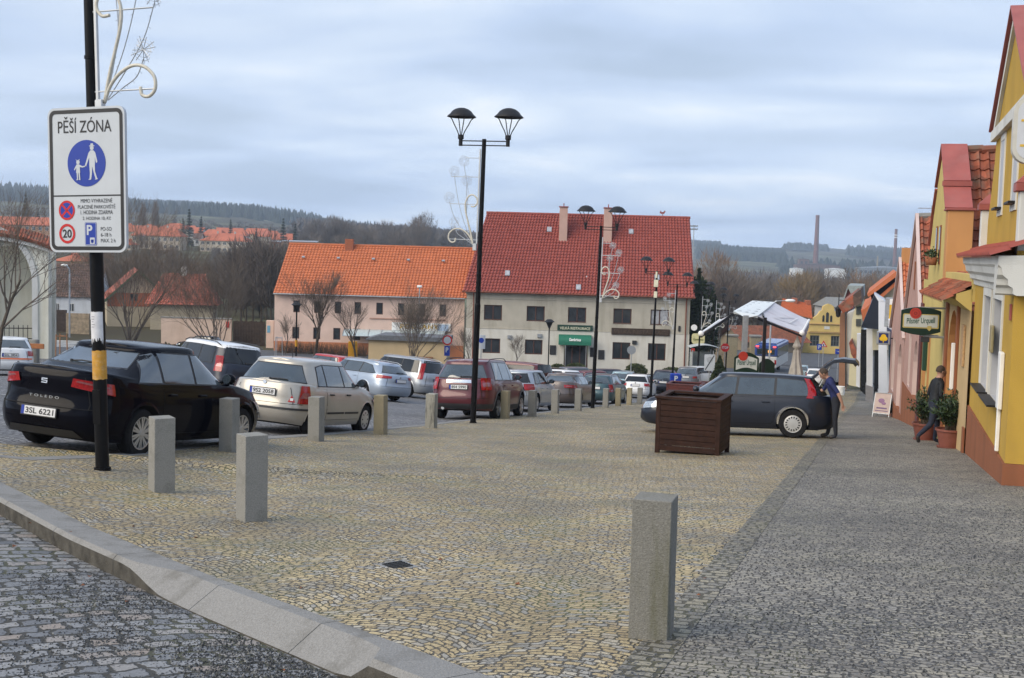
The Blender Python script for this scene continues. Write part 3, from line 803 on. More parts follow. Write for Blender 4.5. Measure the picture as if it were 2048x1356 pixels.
ye = mb.build('yellow_poster', mat('yellow_poster', (.52,.26,.03), .7, var=.2, vs=12, grime=(.5,.42,.3), gs=20, ga=.5), None, smooth=True)
tag(ye, 'worn yellow poster band round the black sign pole', 'poster'); ye.location = pp; ye.rotation_euler = ph.rotation_euler

# ------------------------------------------------------------------ wooden planters
def planter(p, rz, w, d, h, wood, label, nsl=9):
    t = thing('planter', p, R(rz), label, 'planter', 'wooden planter boxes on the square')
    mb = MB()
    for z_ in range(nsl):
        z0 = .05+(h-.10)*z_/nsl; z1 = z0+(h-.10)/nsl-.007
        mb.cbox(.05, w-.05, .006, .04, z0, z1, .004); mb.cbox(.05, w-.05, d-.04, d-.006, z0, z1, .004)
        mb.cbox(.006, .04, .05, d-.05, z0, z1, .004); mb.cbox(w-.04, w-.006, .05, d-.05, z0, z1, .004)
    mb.build('slats', wood, t)
    mb = MB()
    for x in (0, w-.08):
        for y in (0, d-.08): mb = MB(); mb.cbox(x, x+.08, y, y+.08, -.1, h-.045, .005); mb.build('corner_post', wood, t)
    mb = MB(); b_ = .11
    mb.cbox(-.02, w+.02, -.02, b_, h-.045, h, .005); mb.cbox(-.02, w+.02, d-b_, d+.02, h-.045, h, .005)
    mb.cbox(-.02, b_, b_+.001, d-b_-.001, h-.045, h, .005); mb.cbox(w-b_, w+.02, b_+.001, d-b_-.001, h-.045, h, .005)
    mb.build('rim', wood, t)
    mb = MB(); mb.grid(lambda a_, c_: (.06+(w-.12)*a_, .06+(d-.12)*c_, h-.09+.03*mnoise.noise(Vector((a_*9, c_*9, 1)))), 14, 14)
    mb.build('soil', mat('soil', (.035,.022,.015), .95, var=.5, vs=30, bump=1, bs=50), t)
    return t
M['stain'] = mat('stained_wood', (.034,.015,.010), .7, spec=.2, var=.35, vs=7, bump=.3, bs=45, grime=(.03,.014,.01), gs=3, ga=.6)
M['redwood'] = mat('red_stained_wood', (.085,.014,.012), .6, var=.3, vs=7, bump=.2, bs=45)
p = G(1309, 905)
planter(p, -20, 1.16, 1.08, 1.03, M['stain'], 'dark brown slatted wooden planter box in front of the dark estate car')
for (px, Y, w_, d_, h_, lb) in ((1331, 46, 1.35, 1.1, 1.08, 'dark red wooden planter box just behind the nose of the dark estate car'), (1392, 52, 1.2, 1.0, 1.12, 'second dark red planter box, farther behind the dark estate car roof')):
    planter(onG(px, Y), -17, w_, d_, h_, M['redwood'], lb)
# drain cover in the plaza
p = G(795, 1132); mb = MB(); mb.box(-.11,.11,-.11,.11,-.05,.006)
dr = MB()
for k in range(5): dr.box(-.085,.085,-.08+.036*k,-.062+.036*k,.004,.012)
o = mb.build('drain_cover', mat('drain_iron', (.24,.24,.235), .6, .3, var=.3), None); dr.build('grating', mat('drain_slots', (.02,.02,.02), .8), o)
o.location = p; o.rotation_euler = (0,0,R(38)); tag(o, 'small square iron drain cover sunk in the yellow setts', 'drain cover')
# ------------------------------------------------------------------ cars
def lerpt(tab, x):
    if x <= tab[0][0]: return tab[0][1]
    for (x0, y0), (x1, y1) in zip(tab, tab[1:]):
        if x <= x1:
            return y0+(y1-y0)*(x-x0)/(x1-x0)
    return tab[-1][1]
def smt(tab, x, w=.08):      # softened table
    return (lerpt(tab, x-w)+2*lerpt(tab, x)+lerpt(tab, x+w))/4
class Shell:
    """closed car-body shell: plan rings |x/a|^p+|y/b|^q=1 stacked between zlo(x) and zhi(x)"""
    def __init__(s, xr, xf, hw, zlo, zhi, p=8, q=3, fil=.05, crown=.03):
        s.xr, s.xf, s.hw, s.zlo, s.zhi, s.p, s.q, s.fil, s.crown = xr, xf, hw, zlo, zhi, p, q, fil, crown
        a, b = (xf(.5)-xr(.5))/2, hw(.5); s.A0, s.B0 = a, b
        D = []; nn = 900
        for k in range(nn+1):
            t = pi/2*k/nn
            # from the end centre (x=1,y=0) to the side centre (0,1)
            D.append((cos(t)**(2/p), sin(t)**(2/q)))
        acc = [0]
        for (x0, y0), (x1, y1) in zip(D, D[1:]): acc.append(acc[-1]+sqrt(((x1-x0)*a)**2+((y1-y0)*b)**2))
        s.D, s.acc = D, acc
    def unit(s, d):              # arc distance from the end centre -> (ex, ey)
        sg = 1 if d >= 0 else -1; d = abs(d); lo, hi = 0, len(s.acc)-1
        d = min(d, s.acc[-1])
        while hi-lo > 1:
            m = (lo+hi)//2
            if s.acc[m] > d: hi = m
            else: lo = m
        t = (d-s.acc[lo])/max(1e-9, s.acc[hi]-s.acc[lo])
        return s.D[lo][0]*(1-t)+s.D[hi][0]*t, sg*(s.D[lo][1]*(1-t)+s.D[hi][1]*t)
    def pt(s, ex, ey, c, off=0, end=1):
        xr, xf, b = s.xr(c), s.xf(c), s.hw(c); a = (xf-xr)/2; xc = (xf+xr)/2
        x, y = xc+a*ex*end, b*ey
        nx = (abs(ex)**(s.p-1))*s.p/a*(1 if ex*end >= 0 else -1); ny = (abs(ey)**(s.q-1))*s.q/b*(1 if ey >= 0 else -1)
        l = sqrt(nx*nx+ny*ny) or 1
        z = s.zlo(x)+(s.zhi(x)-s.zlo(x))*c
        return Vector((x+off*nx/l, y+off*ny/l, z))
    def cof(s, x, z): return (z-s.zlo(x))/(s.zhi(x)-s.zlo(x))
    def end(s, d, z, off, e):    # e=+1 front, -1 rear; d>0 is the car's left (+y)
        ex, ey = s.unit(d); x = e*s.A0*.9; 
        for _ in range(6):
            c = s.cof(x, z); q = s.pt(ex, ey, c, 0, e); x = q.x
        r = s.pt(ex, ey, c, off, e); r.z = z; return r
    def side(s, x, z, sg, off):
        c = s.cof(x, z); xr, xf, b = s.xr(c), s.xf(c), s.hw(c); a = (xf-xr)/2; xc = (xf+xr)/2
        ex = min(.999, abs((x-xc)/a)); ey = (1-ex**s.p)**(1/s.q)
        q = s.pt(ex, ey*sg, c, off, 1 if x > xc else -1); q.x = x if abs(q.x-x) < .03 else q.x; q.z = z; return q
    def mesh(s, mb, levels, n=60, bottom=True):
        per = []
        tot = s.acc[-1]; m = n//4
        for e, sg in ((1, 1), (-1, 1), (-1, -1), (1, -1)):
            rng = range(m) if (e*sg > 0) else range(m, 0, -1)
            for k in rng:
                ex, ey = s.unit(tot*k/m); per.append((ex*e, ey*sg))
        rings = []
        def ring(c, ins=0, dz=0, ky=1, cr=0):
            out_ = []
            for ex, ey in per:
                q = s.pt(abs(ex), ey, c, -ins, 1 if ex >= 0 else -1)
                q.y *= ky; q.z += dz + cr*(1-ky*ky); out_.append(q)
            return out_
        if bottom:
            for ky in (0, .5): rings.append(ring(0, 0.03, 0, ky))
        for c in levels: rings.append(ring(c))
        f = s.fil
        for th in (30, 60, 90): rings.append(ring(1, f*(1-cos(R(th))), f*sin(R(th))))
        for ky in (.85, .6, .3, 0): rings.append(ring(1, f, f, ky, s.crown))
        vs = [v for r_ in rings for v in r_]; N_ = len(per); fs = []
        for i in range(len(rings)-1):
            for k in range(N_): k2 = (k+1) % N_; fs.append((i*N_+k, i*N_+k2, (i+1)*N_+k2, (i+1)*N_+k))
        mb.add(vs, fs)
def gridpatch(mb, fn, bot, top, n=8, m=3):
    """fn(d,z)->point ; bot/top polylines with equal counts"""
    def along(P, t):
        k = len(P)-1; i = min(int(t*k), k-1); u_ = t*k-i
        return (P[i][0]*(1-u_)+P[i+1][0]*u_, P[i][1]*(1-u_)+P[i+1][1]*u_)
    n = n*(len(bot)-1)
    def f(a, b):
        p, q = along(bot, a), along(top, a); return fn(p[0]*(1-b)+q[0]*b, p[1]*(1-b)+q[1]*b)
    mb.grid(f, n, m)
def paint(name, col, metal=.0, rough=.32, var=.04):
    return mat(name, col, rough, metal, var=var, vs=3, coat=.6 if max(col) > .06 else .25, spec=.5, grime=tuple(min(1, c*.7+.015) for c in col), gs=2.5, ga=.18)
M['glass'] = mat('car_glass', (.03,.042,.05), .04, 0, var=.3, vs=2.5, spec=1.0, coat=.7)
M['glassd'] = mat('tinted_glass', (.006,.007,.008), .05, 0, var=.3, vs=2.5, spec=.6)
M['lamp_red'] = mat('tail_lamp', (.30,.006,.008), .15, 0, var=.35, vs=30, coat=.4)
M['lamp_clear'] = mat('lamp_clear', (.30,.10,.11), .12, .3, var=.2, vs=30, coat=.8)
M['head_lamp'] = mat('head_lamp', (.42,.46,.50), .08, .5, var=.3, vs=25, coat=1)
M['plate_w'] = mat('number_plate', (.66,.66,.66), .4, var=.03)
M['wheel_dark'] = mat('wheel_well', (.008,.008,.008), .95, var=0)
def wheel_parts(par, x, y, r, sg, style='alloy', rim=.66, spokes=7, rimmat=None, name='wheel'):
    w = .2
    w0 = thing(name, (x, y, r), 0); w0.parent = par
    mb = MB(); rr = r*rim
    mb.lathe([(rr*.98,-w/2+.01),(rr*1.02,-w/2),(r*.93,-w/2),(r*.985,-w/2+.025),(r,-w/2+.05),(r,w/2-.05),(r*.985,w/2-.025),(r*.93,w/2),(rr*1.02,w/2),(rr*.98,w/2-.01)], 32, axis='y')
    mb.build('tyre', M['rubber'], w0, angle=45)
    mb = MB(); yo = sg*w/2
    f = lambda a_: yo*a_
    prof = [(rr*1.0,yo*.98),(rr*.93,yo*.95),(rr*.9,yo*.7),(rr*.88,yo*.1)]
    mb.lathe(prof if sg > 0 else prof[::-1], 28, axis='y')
    nS = spokes
    def sp(a0_, a1_, r0, r1, y0, y1, wd0, wd1):
        a_ = (a0_+a1_)/2
        d = Vector((cos(a_), 0, sin(a_))); t_ = Vector((-sin(a_), 0, cos(a_)))
        P = []
        for rr_, ww, yy in ((r0, wd0, y0), (r1, wd1, y1)):
            for s2 in (-1, 1):
                P.append(d*rr_+t_*ww*s2+Vector((0, yy, 0))); P.append(d*rr_+t_*ww*s2*.8+Vector((0, yy-sg*.02, 0)))
        mb.add(P, [(0,2,6,4),(0,4,5,1),(2,3,7,6),(1,5,7,3)])
    if style == 'cover':
        pf = [(rr*.95,yo*.93),(rr*.80,yo*1.02),(rr*.45,yo*1.06),(rr*.2,yo*1.04),(0,yo*1.04)]
        mb.lathe(pf if sg > 0 else pf[::-1], 32, axis='y')
    elif style == 'slot':
        pf = [(rr*.97,yo*.93),(rr*.86,yo*1.0),(rr*.84,yo*1.02)]; mb.lathe(pf if sg > 0 else pf[::-1], 32, axis='y')
        pf = [(rr*.62,yo*1.04),(rr*.45,yo*1.05),(rr*.2,yo*1.06),(0,yo*1.06)]; mb.lathe(pf if sg > 0 else pf[::-1], 32, axis='y')
        for k in range(16): a_ = 2*pi*k/16; sp(a_, a_, rr*.6, rr*.87, yo*1.04, yo*1.01, .012, .02)
    else:
        for k in range(nS):
            a_ = 2*pi*k/nS+.3
            if style == 'double':
                for q in (-.11, .11): sp(a_+q, a_+q, rr*.18, rr*.95, yo*.96, yo*.93, .012, .016)
            else: sp(a_, a_, rr*.12, rr*.95, yo*.97, yo*.93, .03, .045)
        pf = [(rr*.22,yo*.9),(rr*.2,yo*1.0),(0,yo*1.02)]; mb.lathe(pf if sg > 0 else pf[::-1], 16, axis='y')
    mb.build('rim', rimmat or M['alloy'], w0, angle=40)
    if style in ('slot', 'alloy', 'double', 'cover'):
        mb = MB(); mb.cyl((0, -.02 if sg > 0 else .0, 0), rr*.87, .02, 24, axis='y'); mb.build('brake_disc', M['wheel_dark'], w0)
        if style == 'cover':
            mb = MB()
            for k in range(8):
                a_ = 2*pi*k/8; d = Vector((cos(a_),0,sin(a_))); t_ = Vector((-sin(a_),0,cos(a_)))
                P = [d*rr*r_+t_*w_*s2+Vector((0, yo*(1.055 if r_ < .6 else 1.035), 0)) for r_, w_ in ((.42,.006),(.78,.020)) for s2 in (-1,1)]
                mb.add(P, [(0,1,3,2)])
            mb.build('slot', M['wheel_dark'], w0)
    return w0
BASE = dict(L=4.2, W=1.72, H=1.47, zb=.20, belt=.93, hf=.70, hr=.97, xw=1.0, xA=.35, xC=-1.35, xg=-1.8, deck=.97, fw=1.25, rw=-1.3, wr=.31, arch=.0, rail=False,
            hwt=.66, wins=None, rear=('glass',), bump='body', lights=None, plate=None, platez=.80, style='alloy', rimmat=None, spokes=7, style_side='hatch', handles=True, doors=True, roofmat=None, gl='glass', ftop=None, clad=False, lowtrim=False)
def car(name, loc, heading, pm, label, cat='car', group='cars parked on the square', tilt=None, **kw):
    P = dict(BASE); P.update(kw); L, W, H = P['L'], P['W'], P['H']; h = L/2; b = W/2
    t = thing(name, loc, 0, label, cat, group)
    # heading measured clockwise from +Y; local x is forward. follow the slope of the ground
    hd = Vector((sin(R(heading)), cos(R(heading)), 0)); fw_ = Vector((loc[0], loc[1], 0))+hd*1.3; bw_ = Vector((loc[0], loc[1], 0))-hd*1.3
    sd_ = Vector((-hd.y, hd.x, 0))
    dzl = (hgt(fw_.x, fw_.y)-hgt(bw_.x, bw_.y))/2.6
    f_ = Vector((hd.x, hd.y, dzl)).normalized()
    l_ = Vector((loc[0], loc[1], 0))+sd_*.8; r_ = Vector((loc[0], loc[1], 0))-sd_*.8
    s_ = Vector((sd_.x, sd_.y, (hgt(l_.x, l_.y)-hgt(r_.x, r_.y))/1.6)).normalized(); u_ = f_.cross(s_).normalized()
    t.rotation_euler = Matrix(((f_.x, s_.x, u_.x), (f_.y, s_.y, u_.y), (f_.z, s_.z, u_.z))).to_euler()
    zb, belt = P['zb'], P['belt']
    Ttab = [(-h, P['deck']-.06), (-h+.12, P['deck']-.05), (P['xg'], P['deck']-.05), (P['xC'], belt), (P['xw']-.25, belt+.0), (P['xw'], P['hr']-.06), (P['xw']+.5*(h-P['xw']), (P['hr']+P['hf'])/2), (h-.14, P['hf']+.03), (h, P['hf']-.05)]
    zlo = lambda x: zb + (.06*max(0, (abs(x)-(h-.5))/.5)**1.5)
    zhi = lambda x: smt(Ttab, x, .1)
    xf_ = P.get('xft') or [(0, h-.10), (.12, h-.02), (.35, h), (.55, h-.01), (.8, h-.05), (1, h-.13)]
    xr_ = P.get('xrt') or [(0, -h+.12), (.12, -h+.03), (.3, -h), (.48, -h+.01), (.55, -h+.035), (.8, -h+.045), (1, -h+.08)]
    hwt_ = [(0, b-.07), (.1, b-.035), (.3, b-.01), (.5, b), (.75, b-.012), (.9, b-.035), (1, b-.065)]
    lo = Shell(lambda c: lerpt(xr_, c), lambda c: lerpt(xf_, c), lambda c: lerpt(hwt_, c), zlo, zhi, q=P.get('q', 3.8), fil=.05, crown=.025)
    mb = MB(); lo.mesh(mb, [0,.06,.15,.3,.42,.5,.58,.7,.82,.92,1.0])
    body = mb.build('body', [pm, M['wheel_dark']], t, merge=True)
    # wheel arches
    cut = MB(); ra = P['wr']+.055+P['arch']
    for x in (P['fw'], P['rw']):
        cut.cyl((x, -1.4, P['wr']+.01), ra, 2.8, 36, axis='y')
    co = cut.build('cutter', [M['wheel_dark']], None, merge=True)
    co.matrix_world = t.matrix_world; body.parent = None
    md = body.modifiers.new('arches', 'BOOLEAN'); md.operation = 'DIFFERENCE'; md.object = co; md.solver = 'EXACT'
    dg = bpy.context.evaluated_depsgraph_get(); dg.update()
    me = bpy.data.meshes.new_from_object(body.evaluated_get(dg)); body.modifiers.clear(); old = body.data
    ok = len(me.polygons) > 500
    if ok: body.data = me; bpy.data.meshes.remove(old)
    body.parent = t; bpy.data.objects.remove(co)
    me = body.data
    if len(me.materials) < 2: me.materials.append(M['wheel_dark'])
    for p in me.polygons:
        c = p.center; dk = False
        for x in (P['fw'], P['rw']):
            if abs(sqrt((c.x-x)**2+(c.z-P['wr']-.01)**2)-ra) < .012 and p.normal.y**2 < .3: dk = True
        p.material_index = 1 if (dk or (c.z < zb+.03 and p.normal.z < -.6)) else 0
        p.use_smooth = True
    me.set_sharp_from_angle(angle=R(38))
    # cabin
    xA, xC, xw, xg = P['xA'], P['xC'], P['xw'], P['xg']
    fil = .075; zt0 = H-fil-.03
    ang = lambda c: max(c, 0)**.92
    cxf = lambda c: xw+(xA-xw)*ang(c)+.10; cxr = lambda c: xg+(xC-xg)*(max(c, 0)**P.get('rc', 1.25))-.06
    cw = lambda c: (b-.05)+((P['hwt'])-(b-.05))*max(c, 0)**1.15
    bl = lambda x: smt(Ttab, x, .1)-.02
    xm = P.get('xm', -.15)
    ztab = lambda x: zt0 - P.get('arc', .045)*((x-xm)/1.3)**2 - (P.get('arcr', 0))*max(0, (xm-x)/1.3)**2
    cab = Shell(cxr, cxf, cw, bl, ztab, p=7, q=3.2, fil=fil, crown=.03)
    mb = MB(); cab.mesh(mb, [0,.15,.3,.45,.6,.75,.9,1.0], bottom=False)
    roof = mb.build('roof', P['roofmat'] or pm, body, merge=True, angle=50)
    gl = M[P['gl']]
    if P.get('capmat'):
        mb = MB(); cab.mesh(mb, [.96, 1.0], bottom=False); mb.v = [Vector((v.x, v.y*1.006, v.z+.006)) for v in mb.v]; mb.build('roof_cap', P['capmat'], roof, merge=True, angle=50)
    # glazing
    S_ = lambda sg, off: (lambda x, z: cab.side(x, z, sg, off))
    E_ = lambda e, off: (lambda d, z: cab.end(d, z, off, e))
    zw0, zw1 = belt+.035, P.get('zw1', zt0-.02)
    fa = lambda z: xw+.02+(xA-xw)*((z-belt)/(zt0-belt))   # front slope x at height z
    X = P.get('dlo')   # list of (x_bottom, x_top) boundaries front -> rear
    if X is None:
        X = [(xw-.18, xA-.14), (.0, .0-.02), (-.85, -.85), (xC-.02, xC+.18)]
    for sg in (1, -1):
        mb = MB()
        e_ = .022
        bot = [(X[-1][0]-e_, zw0-.02)]+[(x0, zw0-.02) for x0, x1 in X[::-1][1:-1]]+[(X[0][0]+e_*2.2, zw0-.02)]
        top = [(X[-1][1]-e_, zw1+.018-P.get('drop', .0))]+[(x1, zw1+.018) for x0, x1 in X[::-1][1:-1]]+[(X[0][1]+e_, zw1+.018)]
        gridpatch(mb, S_(sg, .004), bot, top, 5, 6)
        mb.build('window_trim', M['plast'], body, smooth=True)
        for k in range(len(X)-1):
            (fb, ft), (rb, rt) = X[k], X[k+1]; gp = .028
            z1a = zw1-(P.get('drop', 0) if k == len(X)-2 else 0)
            f_b, f_t = (fb-(gp if k else 0), ft-(gp if k else 0)); r_b, r_t = (rb+(gp if k < len(X)-2 else 0), rt+(gp if k < len(X)-2 else 0))
            mb = MB(); gridpatch(mb, S_(sg, .009), [(r_b, zw0), (f_b, zw0)], [(r_t, z1a), (f_t, zw1)], 8, 6)
            mb.build('side_window', gl, t, smooth=True)
    wfull = .80*b
    mb = MB(); gridpatch(mb, E_(1, .005), [(-wfull, belt+.06), (0, belt+.05), (wfull, belt+.06)], [(-wfull*.86, zt0-.005), (0, zt0+.0), (wfull*.86, zt0-.005)], 6, 5)
    mb.build('windscreen', M['glass'], t, smooth=True)
    rg = P.get('rglass', (.78, belt+.07, .66, zt0-.02))
    mb = MB(); gridpatch(mb, E_(-1, .004), [(-rg[0]*b-.02, rg[1]-.02), (0, rg[1]-.03), (rg[0]*b+.02, rg[1]-.02)], [(-rg[2]*b-.02, rg[3]+.02), (0, rg[3]+.022), (rg[2]*b+.02, rg[3]+.02)], 6, 4)
    mb.build('rear_window_trim', M['plast'], body, smooth=True)
    mb = MB(); gridpatch(mb, E_(-1, .008), [(-rg[0]*b, rg[1]), (0, rg[1]-.01), (rg[0]*b, rg[1])], [(-rg[2]*b, rg[3]), (0, rg[3]+.004), (rg[2]*b, rg[3])], 6, 5)
    rw_ = mb.build('rear_window', gl, t, smooth=True)
    if P.get('wiper', True):
        mb = MB(); y0 = P.get('wipx', 0)
        q0 = cab.end(y0, rg[1]+.02, .02, -1); q1 = cab.end(y0-.34, rg[1]+.03, .03, -1)
        mb.tube([q0, (q0+q1)/2+Vector((-.012,0,.012)), q1], .011, 5); mb.cyl((q0.x, q0.y, q0.z-.01), .022, .03, 10)
        mb.build('wiper', M['plast'], t)
    # doors, drawn as panels a few mm proud of a dark gap
    LS = lambda sg, off: (lambda x, z: lo.side(x, z, sg, off))
    zd0 = zb+.12
    def dpoly(x0, x1, wheel=None, n=10):
        bt, tp = [], []
        for k in range(n+1):
            x = x0+(x1-x0)*k/n; z = zd0
            if wheel is not None:
                dd = (ra+.05)**2-(x-wheel)**2
                if dd > 0: z = max(z, P['wr']+sqrt(dd))
            bt.append((x, min(z, belt-.10))); tp.append((x, min(belt, zhi(x))-.03))
        return bt, tp
    if P['doors']:
        D = P.get('doorx', [xw-.30, X[1][0], X[-2][0]-.0]) 
        for sg in (1, -1):
            for k in range(len(D)-1):
                x1, x0 = D[k], D[k+1]
                whl = P['rw'] if k == len(D)-2 else None
                bt, tp = dpoly(x0-.006, x1+.006, whl); bt = [(x, z-.006) for x, z in bt]
                mb = MB(); gridpatch(mb, LS(sg, .0015), bt, tp, 1, 6); mb.build('door_gap', M['wheel_dark'], body, smooth=True)
                bt, tp = dpoly(x0, x1, whl)
                mb = MB(); gridpatch(mb, LS(sg, .0045), bt, tp, 1, 8); dr = mb.build('door', pm, t, smooth=True)
                if P['handles']:
                    xh = x0+.16 if k == 0 else x0+.2; zh = belt-.13; q = lo.side(xh, zh, sg, .0)
                    mb = MB(); mb.cbox(xh-.09, xh+.09, min(q.y, q.y+sg*.035), max(q.y, q.y+sg*.035), zh-.015, zh+.015, .006)
                    mb.build('handle', P.get('hmat') or pm, dr)
                if P.get('strip'):
                    mb = MB(); gridpatch(mb, LS(sg, .014), [(x0+.02, .43), (x1-.02, .43)], [(x0+.02, .47), (x1-.02, .47)], 8, 1); mb.build('moulding', M['plast'], dr, smooth=True)
    # lower trim
    B_ = lambda e, off: (lambda d, z: lo.end(d, z, off, e))
    if P['clad'] or P['lowtrim']:
        zt_ = .47 if P['clad'] else .33
        for e in (1, -1):
            mb = MB(); gridpatch(mb, B_(e, .008), [(-b-.25, zb+.07), (0, zb+.04), (b+.25, zb+.07)], [(-b-.25, zt_), (0, zt_), (b+.25, zt_)], 10, 3); mb.build('bumper', M['plast'], t, smooth=True)
        for sg in (1, -1):
            mb = MB(); gridpatch(mb, LS(sg, .01), [(P['rw']+ra+.03, zb+.02), (P['fw']-ra-.03, zb+.02)], [(P['rw']+ra+.03, zb+.16), (P['fw']-ra-.03, zb+.16)], 10, 2); mb.build('sill', M['plast'], t, smooth=True)
    if P['clad']:
        for x in (P['fw'], P['rw']):
            for sg in (1, -1):
                mb = MB()
                def fn(a_, c_):
                    th = pi*(-.08+1.16*a_); rr = ra-.002+.07*c_; xx, zz = x+rr*cos(th), P['wr']+.01+rr*sin(th); zz = max(zz, zb+.02)
                    return lo.side(xx, zz, sg, .012)
                mb.grid(fn, 24, 2); mb.build('arch_trim', P.get('cladmat') or M['plast'], t, smooth=True)
    else:
        for x in (P['fw'], P['rw']):
            for sg in (1, -1):
                mb = MB()
                def fn(a_, c_):
                    th = pi*(-.02+1.04*a_); rr = ra-.001+.035*c_; xx, zz = x+rr*cos(th), P['wr']+.01+rr*sin(th)
                    q = lo.side(xx, zz, sg, .008*(1-c_)); return q
                mb.grid(fn, 24, 2); mb.build('wheel_arch', pm, t, smooth=True)
    if P.get('rearstrip'):
        mb = MB(); gridpatch(mb, B_(-1, .012), [(-b-.2, .49), (b+.2, .49)], [(-b-.2, .53), (b+.2, .53)], 24, 1); mb.build('bumper_strip', M['plast'], t, smooth=True)
    # bumper / tailgate seams
    mb = MB(); zs = P.get('seam', .56)
    gridpatch(mb, B_(-1, .003), [(-b*.98, zs), (b*.98, zs)], [(-b*.98, zs+.008), (b*.98, zs+.008)], 24, 1)
    for s2 in (-1, 1): gridpatch(mb, B_(-1, .003), [(s2*b*.74, zs), (s2*b*.755, zs)], [(s2*b*.66, P['deck']-.09), (s2*b*.675, P['deck']-.09)], 1, 6)
    mb.build('tailgate_gap', M['wheel_dark'], body, smooth=True)
    # lamps
    Lt = P['lights'] or dict(d=(b*.62, b*1.12), z=(.72, .86))
    shell_l = {'cab': cab}.get(Lt.get('on'), lo)
    for s2 in (-1, 1):
        d0, d1 = Lt['d']; z0, z1 = Lt['z']; zi0, zi1 = Lt.get('zi', (z0, z1)); di = Lt.get('dt', (d0, d1))
        fnl = (lambda off: (lambda d, z: shell_l.end(d, z, off, -1)))
        mb = MB(); gridpatch(mb, fnl(.016), [(s2*d0, zi0), (s2*d1, z0)], [(s2*di[0], zi1), (s2*di[1], z1)], 10, 6)
        tl = mb.build('tail_lamp', M['lamp_red'], t, smooth=True)
        if Lt.get('clear'):
            c0, c1 = Lt['clear']
            mb = MB(); gridpatch(mb, fnl(.021), [(s2*(d0+(d1-d0)*.12), zi0+(zi1-zi0)*c0), (s2*(d0+(d1-d0)*.85), z0+(z1-z0)*c0)], [(s2*(di[0]+(di[1]-di[0])*.12), zi0+(zi1-zi0)*c1), (s2*(di[0]+(di[1]-di[0])*.85), z0+(z1-z0)*c1)], 6, 2)
            mb.build('reversing_lens', M['lamp_clear'], tl, smooth=True)
        mb = MB(); hz0, hz1 = P.get('hl', (P['hf']-.16, P['hf']-.01))
        gridpatch(mb, B_(1, .014), [(s2*b*.52, hz0), (s2*b*1.18, hz0+.05)], [(s2*b*.58, hz1-.02), (s2*b*1.35, hz1+.04)], 10, 4)
        mb.build('headlight', M['head_lamp'], t, smooth=True)
    mb = MB(); gridpatch(mb, B_(1, .01), [(-b*.42, P['hf']-.2), (b*.42, P['hf']-.2)], [(-b*.48, P['hf']-.06), (b*.48, P['hf']-.06)], 10, 2); gridpatch(mb, B_(1, .01), [(-b*.6, .27), (b*.6, .27)], [(-b*.55, .4), (b*.55, .4)], 10, 2)
    mb.build('grille', M['plast'], t, smooth=True)
    # number plate
    if P['plate'] is not None:
        q = lo.end(0, P['platez'], .02, -1); yaw = 0
        mb = MB(); mb.T = Matrix.Translation(q)
        mb.cbox(-.012, .0, -.275, .275, -.07, .07, .004); pl = mb.build('number_plate_frame', M['plast'], t)
        mb = MB(); mb.T = Matrix.Translation(q); mb.box(-.0145, -.0125, -.26, .26, -.055, .055); pw = mb.build('number_plate', M['plate_w'], t)
        mb = MB(); mb.T = Matrix.Translation(q); mb.box(-.0165, -.0150, .215, .26, -.055, .055); mb.build('band', M['blue'], pw)
        if P['plate']:
            vs, fs = text(P['plate'], w=.43, h=.075, bold=.02)
            mb = MB(); mb.add([(q.x-.0175, q.y-v.x-.02, q.z+v.z) for v in vs], [f for f in fs]); mb.build('lettering', M['ink'], pw)
    if P.get('badge', True):
        zz = P.get('badgez', P['platez']+.13); q = lo.end(0, zz, .012, -1); mb = MB(); mb.cyl((q.x-.006, q.y, q.z), .036, .012, 16, axis='x'); mb.build('badge', M['chrome'], t, angle=40)
    # mirrors
    for sg in (1, -1):
        q = cab.side(xw-.22, belt+.06, sg, 0); mb = MB(); mb.sphere((q.x+.05, q.y+sg*.15, q.z+.06), .1, 12, 8, (.75, 1.15, .85)); mb.tube([(q.x+.06, q.y, q.z), (q.x+.05, q.y+sg*.1, q.z+.03)], .03, 6)
        mi = mb.build('mirror', P.get('mirmat') or pm, t, smooth=True)
        mb = MB(); mb.cyl((q.x-.034, q.y+sg*.155, q.z+.06), .07, .004, 14, axis='x'); mb.build('mirror_glass', M['glass'], mi)
    ws = dict(style=P['style'], rimmat=P['rimmat'], spokes=P['spokes'])
    for x in (P['fw'], P['rw']):
        for sg in (1, -1): wheel_parts(t, x, sg*(b-.125), P['wr'], sg, rim=P.get('rim', .66), **ws)
    mb = MB(); mb.box(-h+.45, h-.45, -b+.24, b-.24, zb-.015, zb+.05); mb.build('underbody', M['wheel_dark'], t)
    if P['rail']:
        for sg in (1, -1):
            pts = []
            for k in range(9):
                x = xA-.15+(xC+.1-xA+.15)*k/8; q = cab.pt(0, sg, 1, 0); pts.append((x, sg*(P['hwt']-.03), ztab(x)+fil*.95+(.045 if 0 < k < 8 else -.02)))
            mb = MB(); mb.tube(pts, .014, 6); mb.build('roof_rail', M['plast'] if P['rail'] == 'black' else M['galv'], t)
    if P.get('antenna'):
        x = P['antenna']; mb = MB(); z0 = ztab(x)+fil+.02; mb.tube([(x, 0, z0), (x-.12, 0, z0+.28)], .006, 5); mb.sphere((x,0,z0), .025, 8, 5, (1.6,1,.6)); mb.build('antenna', M['plast'], t)
    return t, lo, cab, P
def rear_at(px, Y, heading, L, dz=-.05, off=0):
    """centre of a car whose rear centre stands under pixel column px at distance Y"""
    g = onG(px, Y); hd = Vector((sin(R(heading)), cos(R(heading)), 0)); c = Vector((g.x, g.y, 0))+hd*(L/2)
    return (c.x, c.y, hgt(c.x, c.y)+dz)
